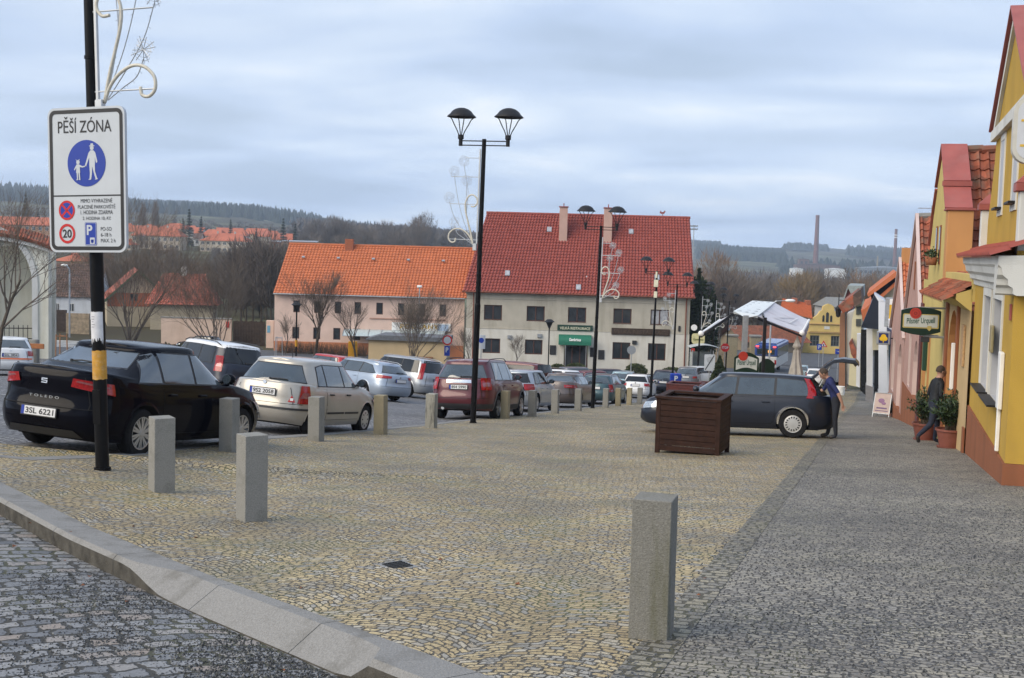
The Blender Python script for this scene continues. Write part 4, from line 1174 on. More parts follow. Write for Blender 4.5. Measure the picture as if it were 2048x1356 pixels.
PB = mat('paint_black', (.003,.003,.006), .12, 0, var=.1, vs=3, coat=.12, spec=.05); PT = paint('paint_champagne', (.40,.37,.32), .35, .3); PR = paint('paint_burgundy', (.085,.010,.016), .2)
PS = paint('paint_silver', (.36,.39,.43), .5, .32); PS2 = paint('paint_silver_blue', (.36,.42,.50), .5, .32); PG = paint('paint_grey_brown', (.115,.095,.09), .4, .32)
PTe = paint('paint_teal', (.04,.085,.10), .4, .32); PW = paint('paint_white', (.72,.73,.74)); PN = paint('paint_navy', (.012,.016,.03), .3); PDB = paint('paint_slate', (.007,.010,.020), .1)
PDR = paint('paint_red', (.38,.012,.012)); PM = paint('paint_maroon_van', (.10,.008,.012), .1); PLB = paint('paint_pale_blue', (.30,.42,.46), .3); PGR = paint('paint_mid_grey', (.14,.15,.17), .4)

# black four-door with the long sloping tail
hd = 17
c1 = rear_at(68, 15.3, hd, 4.6)
toledo, lo, cab, P = car('parked_car', c1, hd, PB, 'glossy black sloping-tail saloon parked behind the black sign pole', L=4.6, W=1.78, H=1.55, belt=.98, hf=.74, hr=1.02, xw=1.15, xA=.22, xC=-.98, xg=-2.10, deck=1.12,
    fw=1.40, rw=-1.27, wr=.33, rc=.95, arc=.06, arcr=.05, xm=-.1, hwt=.66, dlo=[(.92,.18),(-.02,-.05),(-.84,-.86),(-1.42,-1.12)], drop=.075, rglass=(.72,1.185,.63,1.42), zw1=1.415, xrt=[(0,-2.18),(.12,-2.27),(.3,-2.30),(.46,-2.29),(.54,-2.24),(.8,-2.25),(.93,-2.27),(1,-2.25)], plate='3SL 6221', platez=.54, badgez=.93,
    seam=.62, lights=dict(d=(.40,.98), z=(.82,.97), zi=(.90,1.01), dt=(.44,.98), clear=(.60,.76)), style='double', spokes=10, wipx=.25, badge=False, rim=.68)
t = toledo
q = lo.end(0, .93, .012, -1)
mb = MB(); mb.T = Matrix.Translation(q)
for yy, z0, z1 in ((.0,.030,.042),(.0,.006,.016),(.0,-.022,-.010)): mb.prism([(-.045,z0),(.045,z0),(.045,z1),(-.045,z1)], -.012, -.002, 'x')
mb.prism([(.030,.010),(.045,.010),(.045,.036),(.030,.036)], -.012,-.003,'x'); mb.prism([(-.045,-.016),(-.030,-.016),(-.030,.012),(-.045,.012)], -.012,-.003,'x')
mb.build('badge', M['chrome'], t)
vs, fs = text('TOLEDO', w=.46, h=.032, bold=0, spacing=1.6); mb = MB()
q = lo.end(0, .735, .010, -1); mb.add([(lo.end(-v.x, .735+v.z, .010, -1)) for v in vs], fs); mb.build('lettering', M['galv'], t)
# rear bumper diffuser edge
mb = MB(); gridpatch(mb, lambda d, z: lo.end(d, z, .007, -1), [(-.62,.24),(.62,.24)], [(-.5,.34),(.5,.34)], 12, 2); mb.build('bumper_insert', M['plast'], t, smooth=True)

# champagne hatchback
hd = 16; c2 = rear_at(514, 22.4, hd, 4.05)
t, lo, cab, P = car('parked_car', c2, hd, PT, 'champagne-tan five-door hatchback with a warning-triangle sticker, third from the left', L=4.05, W=1.68, H=1.49, belt=.94, hf=.70, hr=.96, xw=1.02, xA=.38, xC=-1.42, xg=-1.72, deck=1.0,
    fw=1.16, rw=-1.29, wr=.30, hwt=.60, dlo=[(.84,.26),(-.02,-.04),(-.86,-.84),(-1.22,-1.12)], drop=.05, rglass=(.80,1.02,.66,1.32), plate='9S2 2058', platez=.80, badgez=.97, seam=.60,
    lights=dict(d=(.70,1.02), z=(.62,.96), dt=(.78,1.0), clear=(.30,.62)), style='cover', strip=True, rearstrip=True, antenna=-.9, hmat=M['plast'], mirmat=M['plast'], wipx=-.0, rc=1.4)
mb = MB(); f3 = lambda d, z: lo.end(d, z, .008, -1)
mb.add([f3(-.52,.64), f3(-.66,.64), f3(-.59,.77)], [(0,1,2)]); st = mb.build('sticker', mat('sticker_red', (.5,.03,.03), .5), t)
mb = MB(); f3 = lambda d, z: lo.end(d, z, .011, -1); mb.add([f3(-.56,.665), f3(-.62,.665), f3(-.62,.715), f3(-.56,.715)], [(0,1,2,3)]); mb.build('sticker_face', M['white'], st)
mb = MB(); q = lo.end(.58,.80,.008,-1); mb.cyl((q.x-.002,q.y,q.z), .055,.006,18,axis='x'); mb.build('round_sticker', mat('silver_sticker', (.55,.55,.55), .4), t)
mb = MB(); q = lo.end(.25, .30, 0, -1); mb.tube([(q.x+.1,0.05,.30),(q.x-.03,.05,.30),(q.x-.07,.05,.36)], .016, 6); mb.sphere((q.x-.07,.05,.385), .027, 10, 6); mb.build('tow_hook', M['galv'], t)

# dark blue small people carrier with a white roof
hd = -42; t, *_ = car('parked_car', rear_at(488, 32, hd, 4.2), hd, PN, 'dark blue tall-roofed car with a white roof, behind the tan hatchback', L=4.2, W=1.68, H=1.61, belt=.98, hf=.76, hr=1.02, xw=1.2, xA=.55, xC=-1.75, xg=-1.92, deck=1.04, fw=1.3, rw=-1.32,
    hwt=.66, capmat=PW, rail='black', dlo=[(1.0,.4),(.15,.12),(-.75,-.75),(-1.5,-1.45)], gl='glassd', lights=dict(d=(.72,.98), z=(.80,1.22), on=None, clear=(.3,.5)), plate='', platez=.62, rc=1.5, zw1=1.46)
# white company hatchback cut by the left edge
hd = -26; t, lo, cab, P = car('parked_car', rear_at(19, 43, hd, 4.3), hd, PW, 'white company hatchback with an orange stripe, cut by the left edge of the picture', L=4.3, W=1.7, H=1.46, belt=.95, xw=1.05, xA=.35, xC=-1.5, xg=-1.92, deck=1.0, fw=1.32, rw=-1.28, plate='5AL 3854', platez=.76, badgez=.93,
    lights=dict(d=(.62,1.05), z=(.74,.92)), rglass=(.78,1.03,.66,1.31))
mb = MB(); gridpatch(mb, lambda d, z: lo.end(d, z, .009, -1), [(-.85,.60),(.85,.60)], [(-.85,.66),(.85,.66)], 16, 1); mb.build('stripe', mat('orange_stripe', (.62,.16,.06), .5), t, smooth=True)
vs, fs = text('n', h=.07, bold=.02); mb = MB(); mb.add([lo.end(-v.x-.28, .52+v.z, .01, -1) for v in vs], fs); mb.build('lettering', M['ink'], t)
# silver estate and silver off-roader in the second row
hd = -48; t, *_ = car('parked_car', rear_at(798, 45, hd, 4.7), hd, PS2, 'silver-blue estate car with alloy wheels in the second row, behind the tan hatchback nose', L=4.7, W=1.8, H=1.50, belt=.98, xw=1.25, xA=.5, xC=-1.75, xg=-2.12, deck=1.02, fw=1.45, rw=-1.2, wr=.33,
    hwt=.62, dlo=[(1.05,.4),(.1,.06),(-.85,-.85),(-1.75,-1.35)], drop=.08, plate='', platez=.80, lights=dict(d=(.45,1.1), z=(.84,.98), zi=(.88,.96)), rail=True, rglass=(.72,1.08,.62,1.33))
hd = -50; t, *_ = car('parked_car', rear_at(872, 52, hd, 4.8), hd, PS, 'silver off-road car with tall red rear lights, left of the dark red one', L=4.8, W=1.9, H=1.78, belt=1.10, hf=.92, hr=1.16, xw=1.35, xA=.6, xC=-2.0, xg=-2.22, deck=1.14, fw=1.45, rw=-1.4, wr=.36, zb=.26,
    hwt=.70, gl='glassd', dlo=[(1.1,.45),(.15,.12),(-.85,-.85),(-1.9,-1.75)], plate='', platez=.85, lights=dict(d=(.82,1.06), z=(.85,1.55), dt=(.74,.95)), rail=True, arch=.03)
hd = -50; car('parked_car', rear_at(716, 50, hd, 4.0), hd, PDR, 'bright red car, mostly hidden behind the tan hatchback', L=4.0, W=1.68, H=1.50, plate='', badge=False)
hd = -50; car('parked_car', rear_at(893, 58, hd, 4.1), hd, PGR, 'small grey car peeping out between the silver off-roader and the dark red one', L=4.1, W=1.7, H=1.62, plate='', badge=False)
# burgundy off-roader
hd = 14.5; t, lo, cab, P = car('parked_car', rear_at(914, 33.2, hd, 4.7), hd, PR, 'burgundy off-road car with round red lights and grey lower trim, beside the near lamp post', L=4.7, W=1.86, H=1.76, belt=1.12, hf=.92, hr=1.16, xw=1.2, xA=.5, xC=-1.75, xg=-2.08, deck=1.16, fw=1.42, rw=-1.28, wr=.355, zb=.27,
    hwt=.68, dlo=[(1.0,.36),(.08,.05),(-.82,-.82),(-1.55,-1.4)], plate='8S4 5990', platez=.93, badgez=1.10, badge=False, clad=True, cladmat=mat('grey_clad', (.10,.10,.105), .5, var=.1), rail='black', arch=.025, wipx=.0,
    lights=dict(d=(.66,1.04), z=(.86,1.20), clear=(.30,.62)), rglass=(.76,1.20,.66,1.545), seam=.62)
mb = MB(); gridpatch(mb, lambda d, z: lo.end(d, z, .012, -1), [(-.38,1.05),(.38,1.05)], [(-.38,1.14),(.38,1.14)], 10, 1); mb.build('chrome_bar', M['chrome'], t, smooth=True)
for s2 in (-1, 1):
    mb = MB(); q = lo.end(s2*.5, .33, 0, -1); mb.cyl((q.x-.03,q.y,.33), .045,.12,14,axis='x'); mb.build('exhaust', M['galv'], t, angle=40)
# silver hatch, brown-grey saloon, teal estate along the kerb
hd = 15.5; t, *_ = car('parked_car', rear_at(1015, 41.3, hd, 4.35), hd, PS, 'silver five-door car next to the burgundy off-roader, along the kerb', L=4.3, W=1.72, H=1.50, belt=.96, xw=1.1, xA=.4, xC=-1.55, xg=-1.9, deck=1.0, fw=1.3, rw=-1.3,
    dlo=[(.9,.28),(.0,-.03),(-.85,-.85),(-1.45,-1.3)], gl='glassd', plate='', platez=.78, lights=dict(d=(.55,1.08), z=(.76,.98)), mirmat=PN, rglass=(.78,1.04,.66,1.34))
hd = 15.5; t, *_ = car('parked_car', rear_at(1106, 48.4, hd, 4.85), hd, PG, 'brown-grey four-door saloon along the kerb, between the silver car and the second lamp post', L=4.8, W=1.82, H=1.46, belt=.95, deck=1.08, xw=1.2, xA=.45, xC=-1.1, xg=-1.75, fw=1.45, rw=-1.3, wr=.33,
    dlo=[(1.0,.34),(.05,.02),(-.85,-.85),(-1.42,-1.15)], drop=.05, rc=.85, arcr=.03, zw1=1.31, lights=dict(d=(.42,1.12), z=(.80,.93), zi=(.84,.95), clear=(.3,.6)), plate='', platez=.60, wiper=False, rglass=(.66,1.10,.58,1.34), badgez=.93)
hd = 15.5; t, *_ = car('parked_car', rear_at(1188, 56.5, hd, 4.6), hd, PTe, 'teal estate car along the kerb, just behind the second lamp post', L=4.6, W=1.77, H=1.48, belt=.95, deck=1.0, xw=1.2, xA=.45, xC=-1.85, xg=-2.1, fw=1.38, rw=-1.2,
    dlo=[(1.0,.36),(.05,.02),(-.8,-.8),(-1.7,-1.45)], drop=.03, lights=dict(d=(.70,1.02), z=(.62,.98), clear=(.1,.3)), plate='', rail=True, rc=1.5)
# second row beyond
hd = -55; t, *_ = car('van', rear_at(1098, 58, hd, 5.1), hd, PM, 'dark maroon passenger van with blacked-out side windows, behind the burgundy car', cat='van', L=5.1, W=1.9, H=1.94, belt=1.18, deck=1.24, hf=.98, hr=1.24, xw=1.9, xA=1.2, xC=-2.25, xg=-2.4, fw=1.6, rw=-1.5, wr=.34,
    gl='glassd', hwt=.80, dlo=[(1.65,1.05),(.75,.73),(-.6,-.6),(-2.1,-2.05)], lights=dict(d=(.86,1.06), z=(1.0,1.5)), plate='', platez=1.0, rc=1.6, zw1=1.74)
hd = -35; car('parked_car', rear_at(1160, 69, hd, 4.3), hd, PW, 'white crossover seen past the van, left of the second lamp post', L=4.3, W=1.78, H=1.58, belt=1.02, deck=1.05, plate='', gl='glassd', lights=dict(d=(.6,1.1), z=(.86,1.0)))
hd = -20; car('parked_car', rear_at(1122, 73, hd, 4.5), hd, PB, 'black off-road car behind the maroon van', L=4.5, W=1.8, H=1.68, belt=1.08, deck=1.1, plate='', lights=dict(d=(.6,1.0), z=(.9,1.1)))
hd = 60; car('parked_car', onG(1192, 76) , hd, PM, 'dark maroon car left of the second lamp post, far row', L=4.4, W=1.76, H=1.46, plate='')
hd = 70; car('parked_car', onG(1226, 79), hd, PN, 'navy saloon in the far row, right of the second lamp post', L=4.5, W=1.76, H=1.46, plate='')
hd = 65; car('parked_car', onG(1158, 80), hd, PGR, 'grey saloon in the far row before the restaurant door', L=4.5, W=1.76, H=1.46, plate='')
hd = 12; car('parked_car', rear_at(1239, 77, hd, 4.0), hd, PLB, 'pale blue-green hatchback left of the white hatchback', L=4.0, W=1.7, H=1.45, plate='', lights=dict(d=(.6,1.0), z=(1.02,1.1)))
hd = 14; car('parked_car', rear_at(1269, 71, hd, 4.2), hd, PW, 'white estate car with dark rear window and red lights, right of the teal one', L=4.2, W=1.73, H=1.47, belt=.93, deck=.98, xC=-1.6, xg=-1.85, plate='', lights=dict(d=(.55,1.05), z=(.72,.92), zi=(.76,.92)), rail='black', gl='glassd', roofmat=None)
hd = 12; car('parked_car', rear_at(1324, 79, hd, 4.4), hd, PN, 'dark navy car seen from behind, left of the blue parking meter', L=4.4, W=1.8, H=1.55, plate='', lights=dict(d=(.6,1.0), z=(.76,.9)))
hd = 14; car('parked_car', rear_at(1370, 88, hd, 4.4), hd, PGR, 'dark grey car in the far row, right of the blue parking meter', L=4.4, W=1.75, H=1.5, plate='')
hd = 50; car('parked_car', onG(1398, 92), hd, PW, 'white small car in the far row by the end of the restaurant', L=4.2, W=1.72, H=1.46, plate='')
hd = -80; car('parked_car', Vector(onG(402, 101))+Vector((0,0,-.1)), hd, PB, 'black hatchback driving past the pink garden wall', L=4.2, W=1.72, H=1.44, plate='')
hd = 15; car('parked_car', onG(1600, 110), hd, PLB, 'blue car near the rolled-up parasol', L=4.3, W=1.72, H=1.46, plate='')
hd = 15; car('parked_car', onG(1630, 100), hd, PW, 'white car behind the raised tailgate', L=4.2, W=1.7, H=1.46, plate='', lights=dict(d=(.8,1.1), z=(.7,1.1)))
# ------------------------------------------------------------------ building helpers
def opening_wall(mb, x0, x1, z0, z1, ops, y=0.0, dep=.22, reveal=None):
    """wall in the xz plane facing -y with rectangular openings (xa,xb,za,zb); reveals go back by dep"""
    xs = sorted(set([x0, x1]+[v for o in ops for v in o[:2]])); zs = sorted(set([z0, z1]+[v for o in ops for v in o[2:4]]))
    for a, b in zip(xs, xs[1:]):
        for c, d in zip(zs, zs[1:]):
            cx, cz = (a+b)/2, (c+d)/2
            if any(o[0] < cx < o[1] and o[2] < cz < o[3] for o in ops): continue
            mb.add([(a,y,c),(b,y,c),(b,y,d),(a,y,d)], [(0,1,2,3)])
    k = mb.cur
    for o in ops:
        a, b, c, d = o[:4]
        if reveal is not None: mb.cur = reveal
        mb.add([(a,y,c),(a,y+dep,c),(a,y+dep,d),(a,y,d)], [(0,1,2,3)]); mb.add([(b,y,c),(b,y,d),(b,y+dep,d),(b,y+dep,c)], [(0,1,2,3)])
        mb.add([(a,y,d),(a,y+dep,d),(b,y+dep,d),(b,y,d)], [(0,1,2,3)]); mb.add([(a,y,c),(b,y,c),(b,y+dep,c),(a,y+dep,c)], [(0,1,2,3)])
        mb.cur = k
def window(par, xa, xb, za, zb, y, fm, pm, nv=1, nh=0, fw=.06, name='window', sill=None, smat=None):
    w = None; mb = MB(); t_ = .05
    mb.box(xa, xb, y-t_, y, za, za+fw); mb.box(xa, xb, y-t_, y, zb-fw, zb)
    mb.box(xa, xa+fw, y-t_, y, za+fw, zb-fw); mb.box(xb-fw, xb, y-t_, y, za+fw, zb-fw)
    for k in range(nv): x = xa+(xb-xa)*(k+1)/(nv+1); mb.box(x-fw*.5, x+fw*.5, y-t_-.004, y-.002, za+fw, zb-fw)
    for k in range(nh): z = za+(zb-za)*(k+1)/(nh+1); mb.box(xa+fw, xb-fw, y-t_+.006, y-.004, z-fw*.3, z+fw*.3)
    w = mb.build(name, fm, par)
    mb = MB(); mb.box(xa+fw*.5, xb-fw*.5, y-.02, y-.008, za+fw*.5, zb-fw*.5); mb.build('pane', pm, w)
    if sill:
        mb = MB(); mb.cbox(xa-.08, xb+.08, y-sill, y-.05, za-.06, za-.003, .01); mb.build('sill', smat or fm, w)
    return w
def tile_rows(mb, W, Ls, tw=.30, tl=.35, amp=.035, step=.03, seg=5, kind='wave'):
    """tiled slope: local x across, y up the slope, z out"""
    n = max(1, int(round(W/tw))); tw = W/n; m = max(1, int(round(Ls/tl))); tl = Ls/m
    def prof(u):
        if kind == 'wave': return amp*(.5-.5*cos(2*pi*u)) if u < .62 else amp*.1
        return amp*max(0, sin(pi*u))**.6
    xs = []
    for i in range(n):
        for k in range(seg): xs.append((i+k/seg)*tw)
    xs.append(W); h_ = [prof((k % seg)/seg) for k in range(n*seg)]+[prof(0)]
    vs = []; fs = []; q = len(xs)
    for j in range(m):
        for zz, yy in ((step, j*tl), (0.004, (j+1)*tl+.01)):
            for x, hh in zip(xs, h_): vs.append((x, yy, zz+hh))
        if True:
            for i in range(q-1):
                a = (2*j)*q+i; fs.append((a, a+1, a+q+1, a+q))
    # front lips
    for j in range(m):
        b = len(vs)
        for x, hh in zip(xs, h_): vs.append((x, j*tl, hh-.012))
        for i in range(q-1): fs.append((b+i, b+i+1, (2*j)*q+i+1, (2*j)*q+i))
    mb.add(vs, fs)
def slope_matrix(p0, xdir, updir):
    x = Vector(xdir).normalized(); y = Vector(updir).normalized(); z = x.cross(y).normalized(); y = z.cross(x).normalized()
    return Matrix(((x.x,y.x,z.x,p0[0]),(x.y,y.y,z.y,p0[1]),(x.z,y.z,z.z,p0[2]),(0,0,0,1)))
def tilemat(name, col, var=.35, grime=(.12,.10,.09), ga=.5, gs=1.2):
    """fired-clay tiles: each tile its own tone"""
    m = bpy.data.materials.new(name); m.use_nodes = True; n, b = nodes_of(m)
    tcn = N(n, 'ShaderNodeTexCoord'); v = N(n, 'ShaderNodeTexVoronoi'); v.inputs['Scale'].default_value = 3.1; n.links.new(tcn.outputs['Object'], v.inputs['Vector'])
    sc_ = N(n, 'ShaderNodeSeparateColor'); n.links.new(v.outputs['Color'], sc_.inputs[0])
    mr = N(n, 'ShaderNodeMapRange'); mr.inputs[3].default_value = 1-var; mr.inputs[4].default_value = 1+var; n.links.new(sc_.outputs[0], mr.inputs[0])
    c = mixc(n, 1.0, col, mr.outputs[0], 'MULTIPLY')
    ns = N(n, 'ShaderNodeTexNoise'); ns.inputs['Scale'].default_value = gs; ns.inputs['Detail'].default_value = 7; n.links.new(tcn.outputs['Object'], ns.inputs['Vector'])
    m2 = N(n, 'ShaderNodeMapRange'); m2.inputs[1].default_value = .5; m2.inputs[2].default_value = .7; m2.inputs[4].default_value = ga; n.links.new(ns.outputs[0], m2.inputs[0])
    c = mixc(n, m2.outputs[0], c, grime); n.links.new(c, b.inputs['Base Color']); b.inputs['Roughness'].default_value = .75; b.inputs['Specular IOR Level'].default_value = .3
    return m
M['tile_new'] = tilemat('tile_orange', (.47,.145,.062), .09, (.38,.12,.06), .3, .5)
M['tile_red'] = tilemat('tile_red', (.265,.066,.052), .10, (.20,.055,.045), .35, .5)
M['tile_old'] = tilemat('tile_old', (.26,.075,.04), .4, (.13,.12,.09), .65, 2.2)
M['tile_old2'] = tilemat('tile_weathered', (.11,.07,.055), .35, (.06,.05,.045), .6)
M['tile_pink'] = tilemat('tile_faded', (.34,.10,.065), .22, (.2,.09,.06), .5)
M['pane'] = mat('window_pane', (.03,.035,.04), .05, 0, var=.4, vs=.8, spec=.8)
M['pane_w'] = mat('curtained_pane', (.35,.36,.38), .2, 0, var=.2, vs=3, spec=.6)
M['frame_w'] = mat('frame_white', (.62,.62,.60), .5, var=.06)
M['frame_b'] = mat('frame_brown', (.075,.028,.018), .5, var=.2)
M['trimwhite'] = plaster('plaster_white', (.60,.60,.57))
# each house of the row is built in its own frame: x down the street (v), y into the plot (u), z up
def rowhouse(name, v0, u0, label, cat='house', dv=0, rz_extra=0):
    p = SU*u0+SV*v0
    t = thing(name, (p.x, p.y, 0), 0, label, cat)
    # local x = SV, local y = SU   (left-handed pair -> mirror via matrix is avoided: y = SU, x = SV gives z down, so use x = -SV)
    ang_ = atan2(-SV.y, -SV.x) + rz_extra
    t.rotation_euler = (0, 0, ang_)
    return t
# in this frame: x = -(v-v0), y: local y axis = rotate x by +90 = ... points to -u?  check sign below
M['y_wall'] = plaster('plaster_ochre', (.46,.29,.055), (.30,.20,.055), .4)
M['y_pale'] = plaster('plaster_pale_yellow', (.52,.41,.15), (.36,.27,.1), .4)
M['terra'] = plaster('plaster_terracotta', (.26,.10,.05), (.13,.06,.035), .55)
M['cream'] = plaster('plaster_cream', (.50,.36,.19), (.36,.24,.12), .45)
M['peach'] = plaster('plaster_peach', (.50,.25,.10), (.34,.16,.07), .4)
M['pinkw'] = plaster('plaster_pink', (.42,.26,.22), (.28,.17,.14), .45)
M['pinkl'] = plaster('plaster_pale_pink', (.56,.44,.41), (.4,.3,.26), .3)
M['coping'] = mat('red_coping', (.30,.075,.06), .55, var=.14, vs=2, grime=(.3,.12,.1), gs=3, ga=.4)
M['reveal'] = mat('reveal_grey', (.42,.43,.46), .7, var=.05)
def hx(v0): return lambda v: v0-v
# ---- ochre corner house
t = rowhouse('corner_house', 18.0, 1.8, 'ochre corner house with terracotta plinth, white cornice and tall gable at the right edge')
mb = MB(); opsA = [(-4.75,-3.35,-.62,.95),(-2.9,-1.45,-.62,.95)]
opening_wall(mb, -7.12, 0, -1.28, 1.10, opsA, 0, .24, reveal=1)
mb.cur = 0
mb.add([(0,0,-1.28),(0,9,-1.28),(0,9,1.7),(0,0,1.7)], [(0,1,2,3)]); mb.add([(-7.12,0,-3),(-7.12,0,1.7),(-7.12,.9,1.7),(-7.12,.9,-3)], [(0,1,2,3)])
mb.build('wall', [M['y_wall'], M['reveal']], t)
mb = MB(); mb.box(-7.12,.03,-.03,.3,-3.4,-1.285); mb.box(-.3,.03,.3,9,-3.4,-1.285); mb.build('plinth', M['terra'], t)
for o in opsA:
    w = window(t, o[0]+.02, o[1]-.02, o[2]+.02, o[3]-.02, .235, M['frame_w'], M['pane'], 1, 1)
    mb = MB(); mb.cbox(o[0]-.10, o[0]-.002, -.03, .01, o[2]-.0, o[3]+.14, .004); mb.cbox(o[1]+.002, o[1]+.10, -.03, .01, o[2]-.0, o[3]+.14, .004); mb.cbox(o[0], o[1], -.03, .01, o[3]+.002, o[3]+.14, .004); mb.build('surround', M['trimwhite'], w)
    mb = MB(); mb.cbox(o[0]-.08, o[1]+.08, -.17, .10, o[2]-.035, o[2]-.004, .004); mb.build('sill', M['iron'], w)
prof = [(0,1.08),(-.04,1.10),(-.05,1.18),(-.11,1.22),(-.12,1.30),(-.19,1.36),(-.21,1.46),(-.25,1.50),(-.26,1.62),(.25,1.64),(.25,1.08)]
mb = MB(); mb.T = Matrix(((0,0,-1,0),(1,0,0,0),(0,1,0,0),(0,0,0,1)))
vs = [Vector((x_, y, z)) for x_ in (-7.2, .25) for y, z in prof]
mb.T = None; q = len(prof)
mb.add(vs, [tuple(range(q-1,-1,-1)), tuple(range(q, 2*q))]+[(k, (k+1)%q, (k+1)%q+q, k+q) for k in range(q)])
vs = [Vector((-y, yy, z)) for yy in (-.255, 8.0) for y, z in prof]
mb.add(vs, [tuple(range(q)), tuple(range(2*q-1, q-1, -1))]+[((k+1)%q, k, k+q, (k+1)%q+q) for k in range(q)])
mb.build('cornice', M['trimwhite'], t, merge=True)
mb = MB(); mb.T = slope_matrix((-7.25,-.36,1.60), (1,0,0), (0,1,.42)); tile_rows(mb, 7.6, .55, .26, .30, .06, .03, 6)
mb.build('eave_tiles', M['tile_red'], t)
zt = 1.70; gy = .12
mb = MB(); gp = [(-6.9,1.65),(-6.75,2.2),(-6.3,2.75),(-5.9,3.3),(-5.75,3.85),(-.45,3.85),(-.3,3.3),(-.02,2.9),(-.02,1.65)]
gp2 = [(-5.75,3.851),(-3.1,5.45),(-.45,3.851)]
mb.prism(gp, gy, gy+.45); mb.prism(gp2, gy, gy+.45); mb.build('gable', M['y_wall'], t)
mb = MB()
def band(mb, p, q_, w, y0, y1):
    d = Vector((q_[0]-p[0], q_[1]-p[1])); d.normalize(); n_ = Vector((-d.y, d.x))*w
    mb.prism([(p[0],p[1]),(q_[0],q_[1]),(q_[0]+n_.x,q_[1]+n_.y),(p[0]+n_.x,p[1]+n_.y)], y0, y1)
mb.prism([(-5.95,3.74),(-.25,3.74),(-.25,3.92),(-5.95,3.92)], gy-.09, gy+.0); band(mb, (-5.9,3.93), (-3.1,5.55), -.13, gy-.06, gy-.002); band(mb, (-3.1,5.55), (-.3,3.93), -.13, gy-.065, gy-.003)
mb.build('gable_moulding', M['trimwhite'], t)
mb = MB(); band(mb, (-6.05,3.93), (-3.1,5.62), .04, gy-.12, gy+.55); band(mb, (-3.1,5.62), (-.15,3.93), .04, gy-.121, gy+.551); mb.build('coping', M['coping'], t)
for xa in (-6.95, -.32):
    mb = MB(); mb.cbox(xa, xa+.3, .0, .28, 1.66, 2.52, .01); pl_ = mb.build('pilaster', M['trimwhite'], t)
    mb = MB(); mb.cbox(xa-.05, xa+.35, -.06, .34, 2.52, 2.64, .01)
    mb.add([(xa-.05,-.06,2.64),(xa+.35,-.06,2.64),(xa+.35,.34,2.64),(xa-.05,.34,2.64),(xa+.15,.14,2.84)], [(0,1,4),(1,2,4),(2,3,4),(3,0,4)]); mb.build('cap', M['coping'], pl_)
for xa in (-4.55, -2.35):
    mb = MB(); mb.box(xa-.1, xa, gy-.02, gy+.03, 2.42, 3.62); mb.box(xa+.62, xa+.72, gy-.02, gy+.03, 2.42, 3.62); mb.box(xa-.1, xa+.72, gy-.022, gy+.028, 3.62, 3.72); mb.box(xa-.1, xa+.72, gy-.022, gy+.028, 2.33, 2.42)
    w = mb.build('window', M['trimwhite'], t)
    mb = MB(); mb.box(xa, xa+.62, gy-.010, gy+.02, 2.42, 3.62); mb.build('pane', M['reveal'], w)
    mb = MB(); mb.cbox(xa-.05, xa+.67, gy-.12, gy+.0, 2.43, 2.47, .005); mb.build('sill', M['iron'], w)
mb = MB(); L_ = sqrt(2.75**2+1.45**2)
for sgn in (1, -1):
    mb.add([(-3.1, gy+.45, 5.35),(-3.1, 9, 5.35),(-3.1+sgn*3.5, 9, 2.2),(-3.1+sgn*3.5, gy+.45, 2.2)], [(0,1,2,3)])
mb.build('roof', M['tile_old'], t)
mb = MB(); mb.cbox(-2.95, -2.6, -.05, -.005, .08, .52, .01); mb.build('plaque', mat('brass_plaque', (.36,.30,.16), .4, .3, var=.2, vs=20), t)
mb = MB(); mb.cbox(-1.05,-.75,-.07,-.005,-.62,.22,.01); mb.cbox(-.95,-.86,-.06,-.004,-1.25,-.625,.01); mb.build('meter_box', M['white'], t)
mb = MB(); mb.cbox(-.28,-.16,-.03,-.003,.72,.95,.004); mb.build('house_number', M['coping'], t)
# lightbox at the corner
p = SU*1.68+SV*16.9
t = thing('light_box_sign', (p.x, p.y, 0), atan2(-SV.y, -SV.x)+pi/2-R(0), 'white rounded light box sign on an arm at the top right edge', 'shop sign')
t.rotation_euler = (0,0,-SA)
mb = MB(); mb.prism(rrect(1.5,.86,.2,6,.62,3.24), -.1, .1); mb.build('casing', mat('box_frame', (.50,.48,.42), .5, var=.1), t, angle=40)
mb = MB(); mb.prism(rrect(1.4,.76,.16,6,.62,3.24), -.108, -.101); fc = mb.build('face', mat('box_face', (.52,.53,.55), .4, var=.06), t)
mb = MB()
for z_ in (3.02, 3.34): mb.box(-.04, 1.28, -.112, -.109, z_, z_+.03)
mb.build('stripe', mat('box_stripe', (.60,.38,.04), .5), fc)
mb = MB(); mb.tube([(.3,0,3.6),(.3,1.3,3.6)], .03, 6); mb.tube([(.3,0,2.9),(.3,1.3,2.9)], .03, 6); mb.build('arm', M['iron'], t)
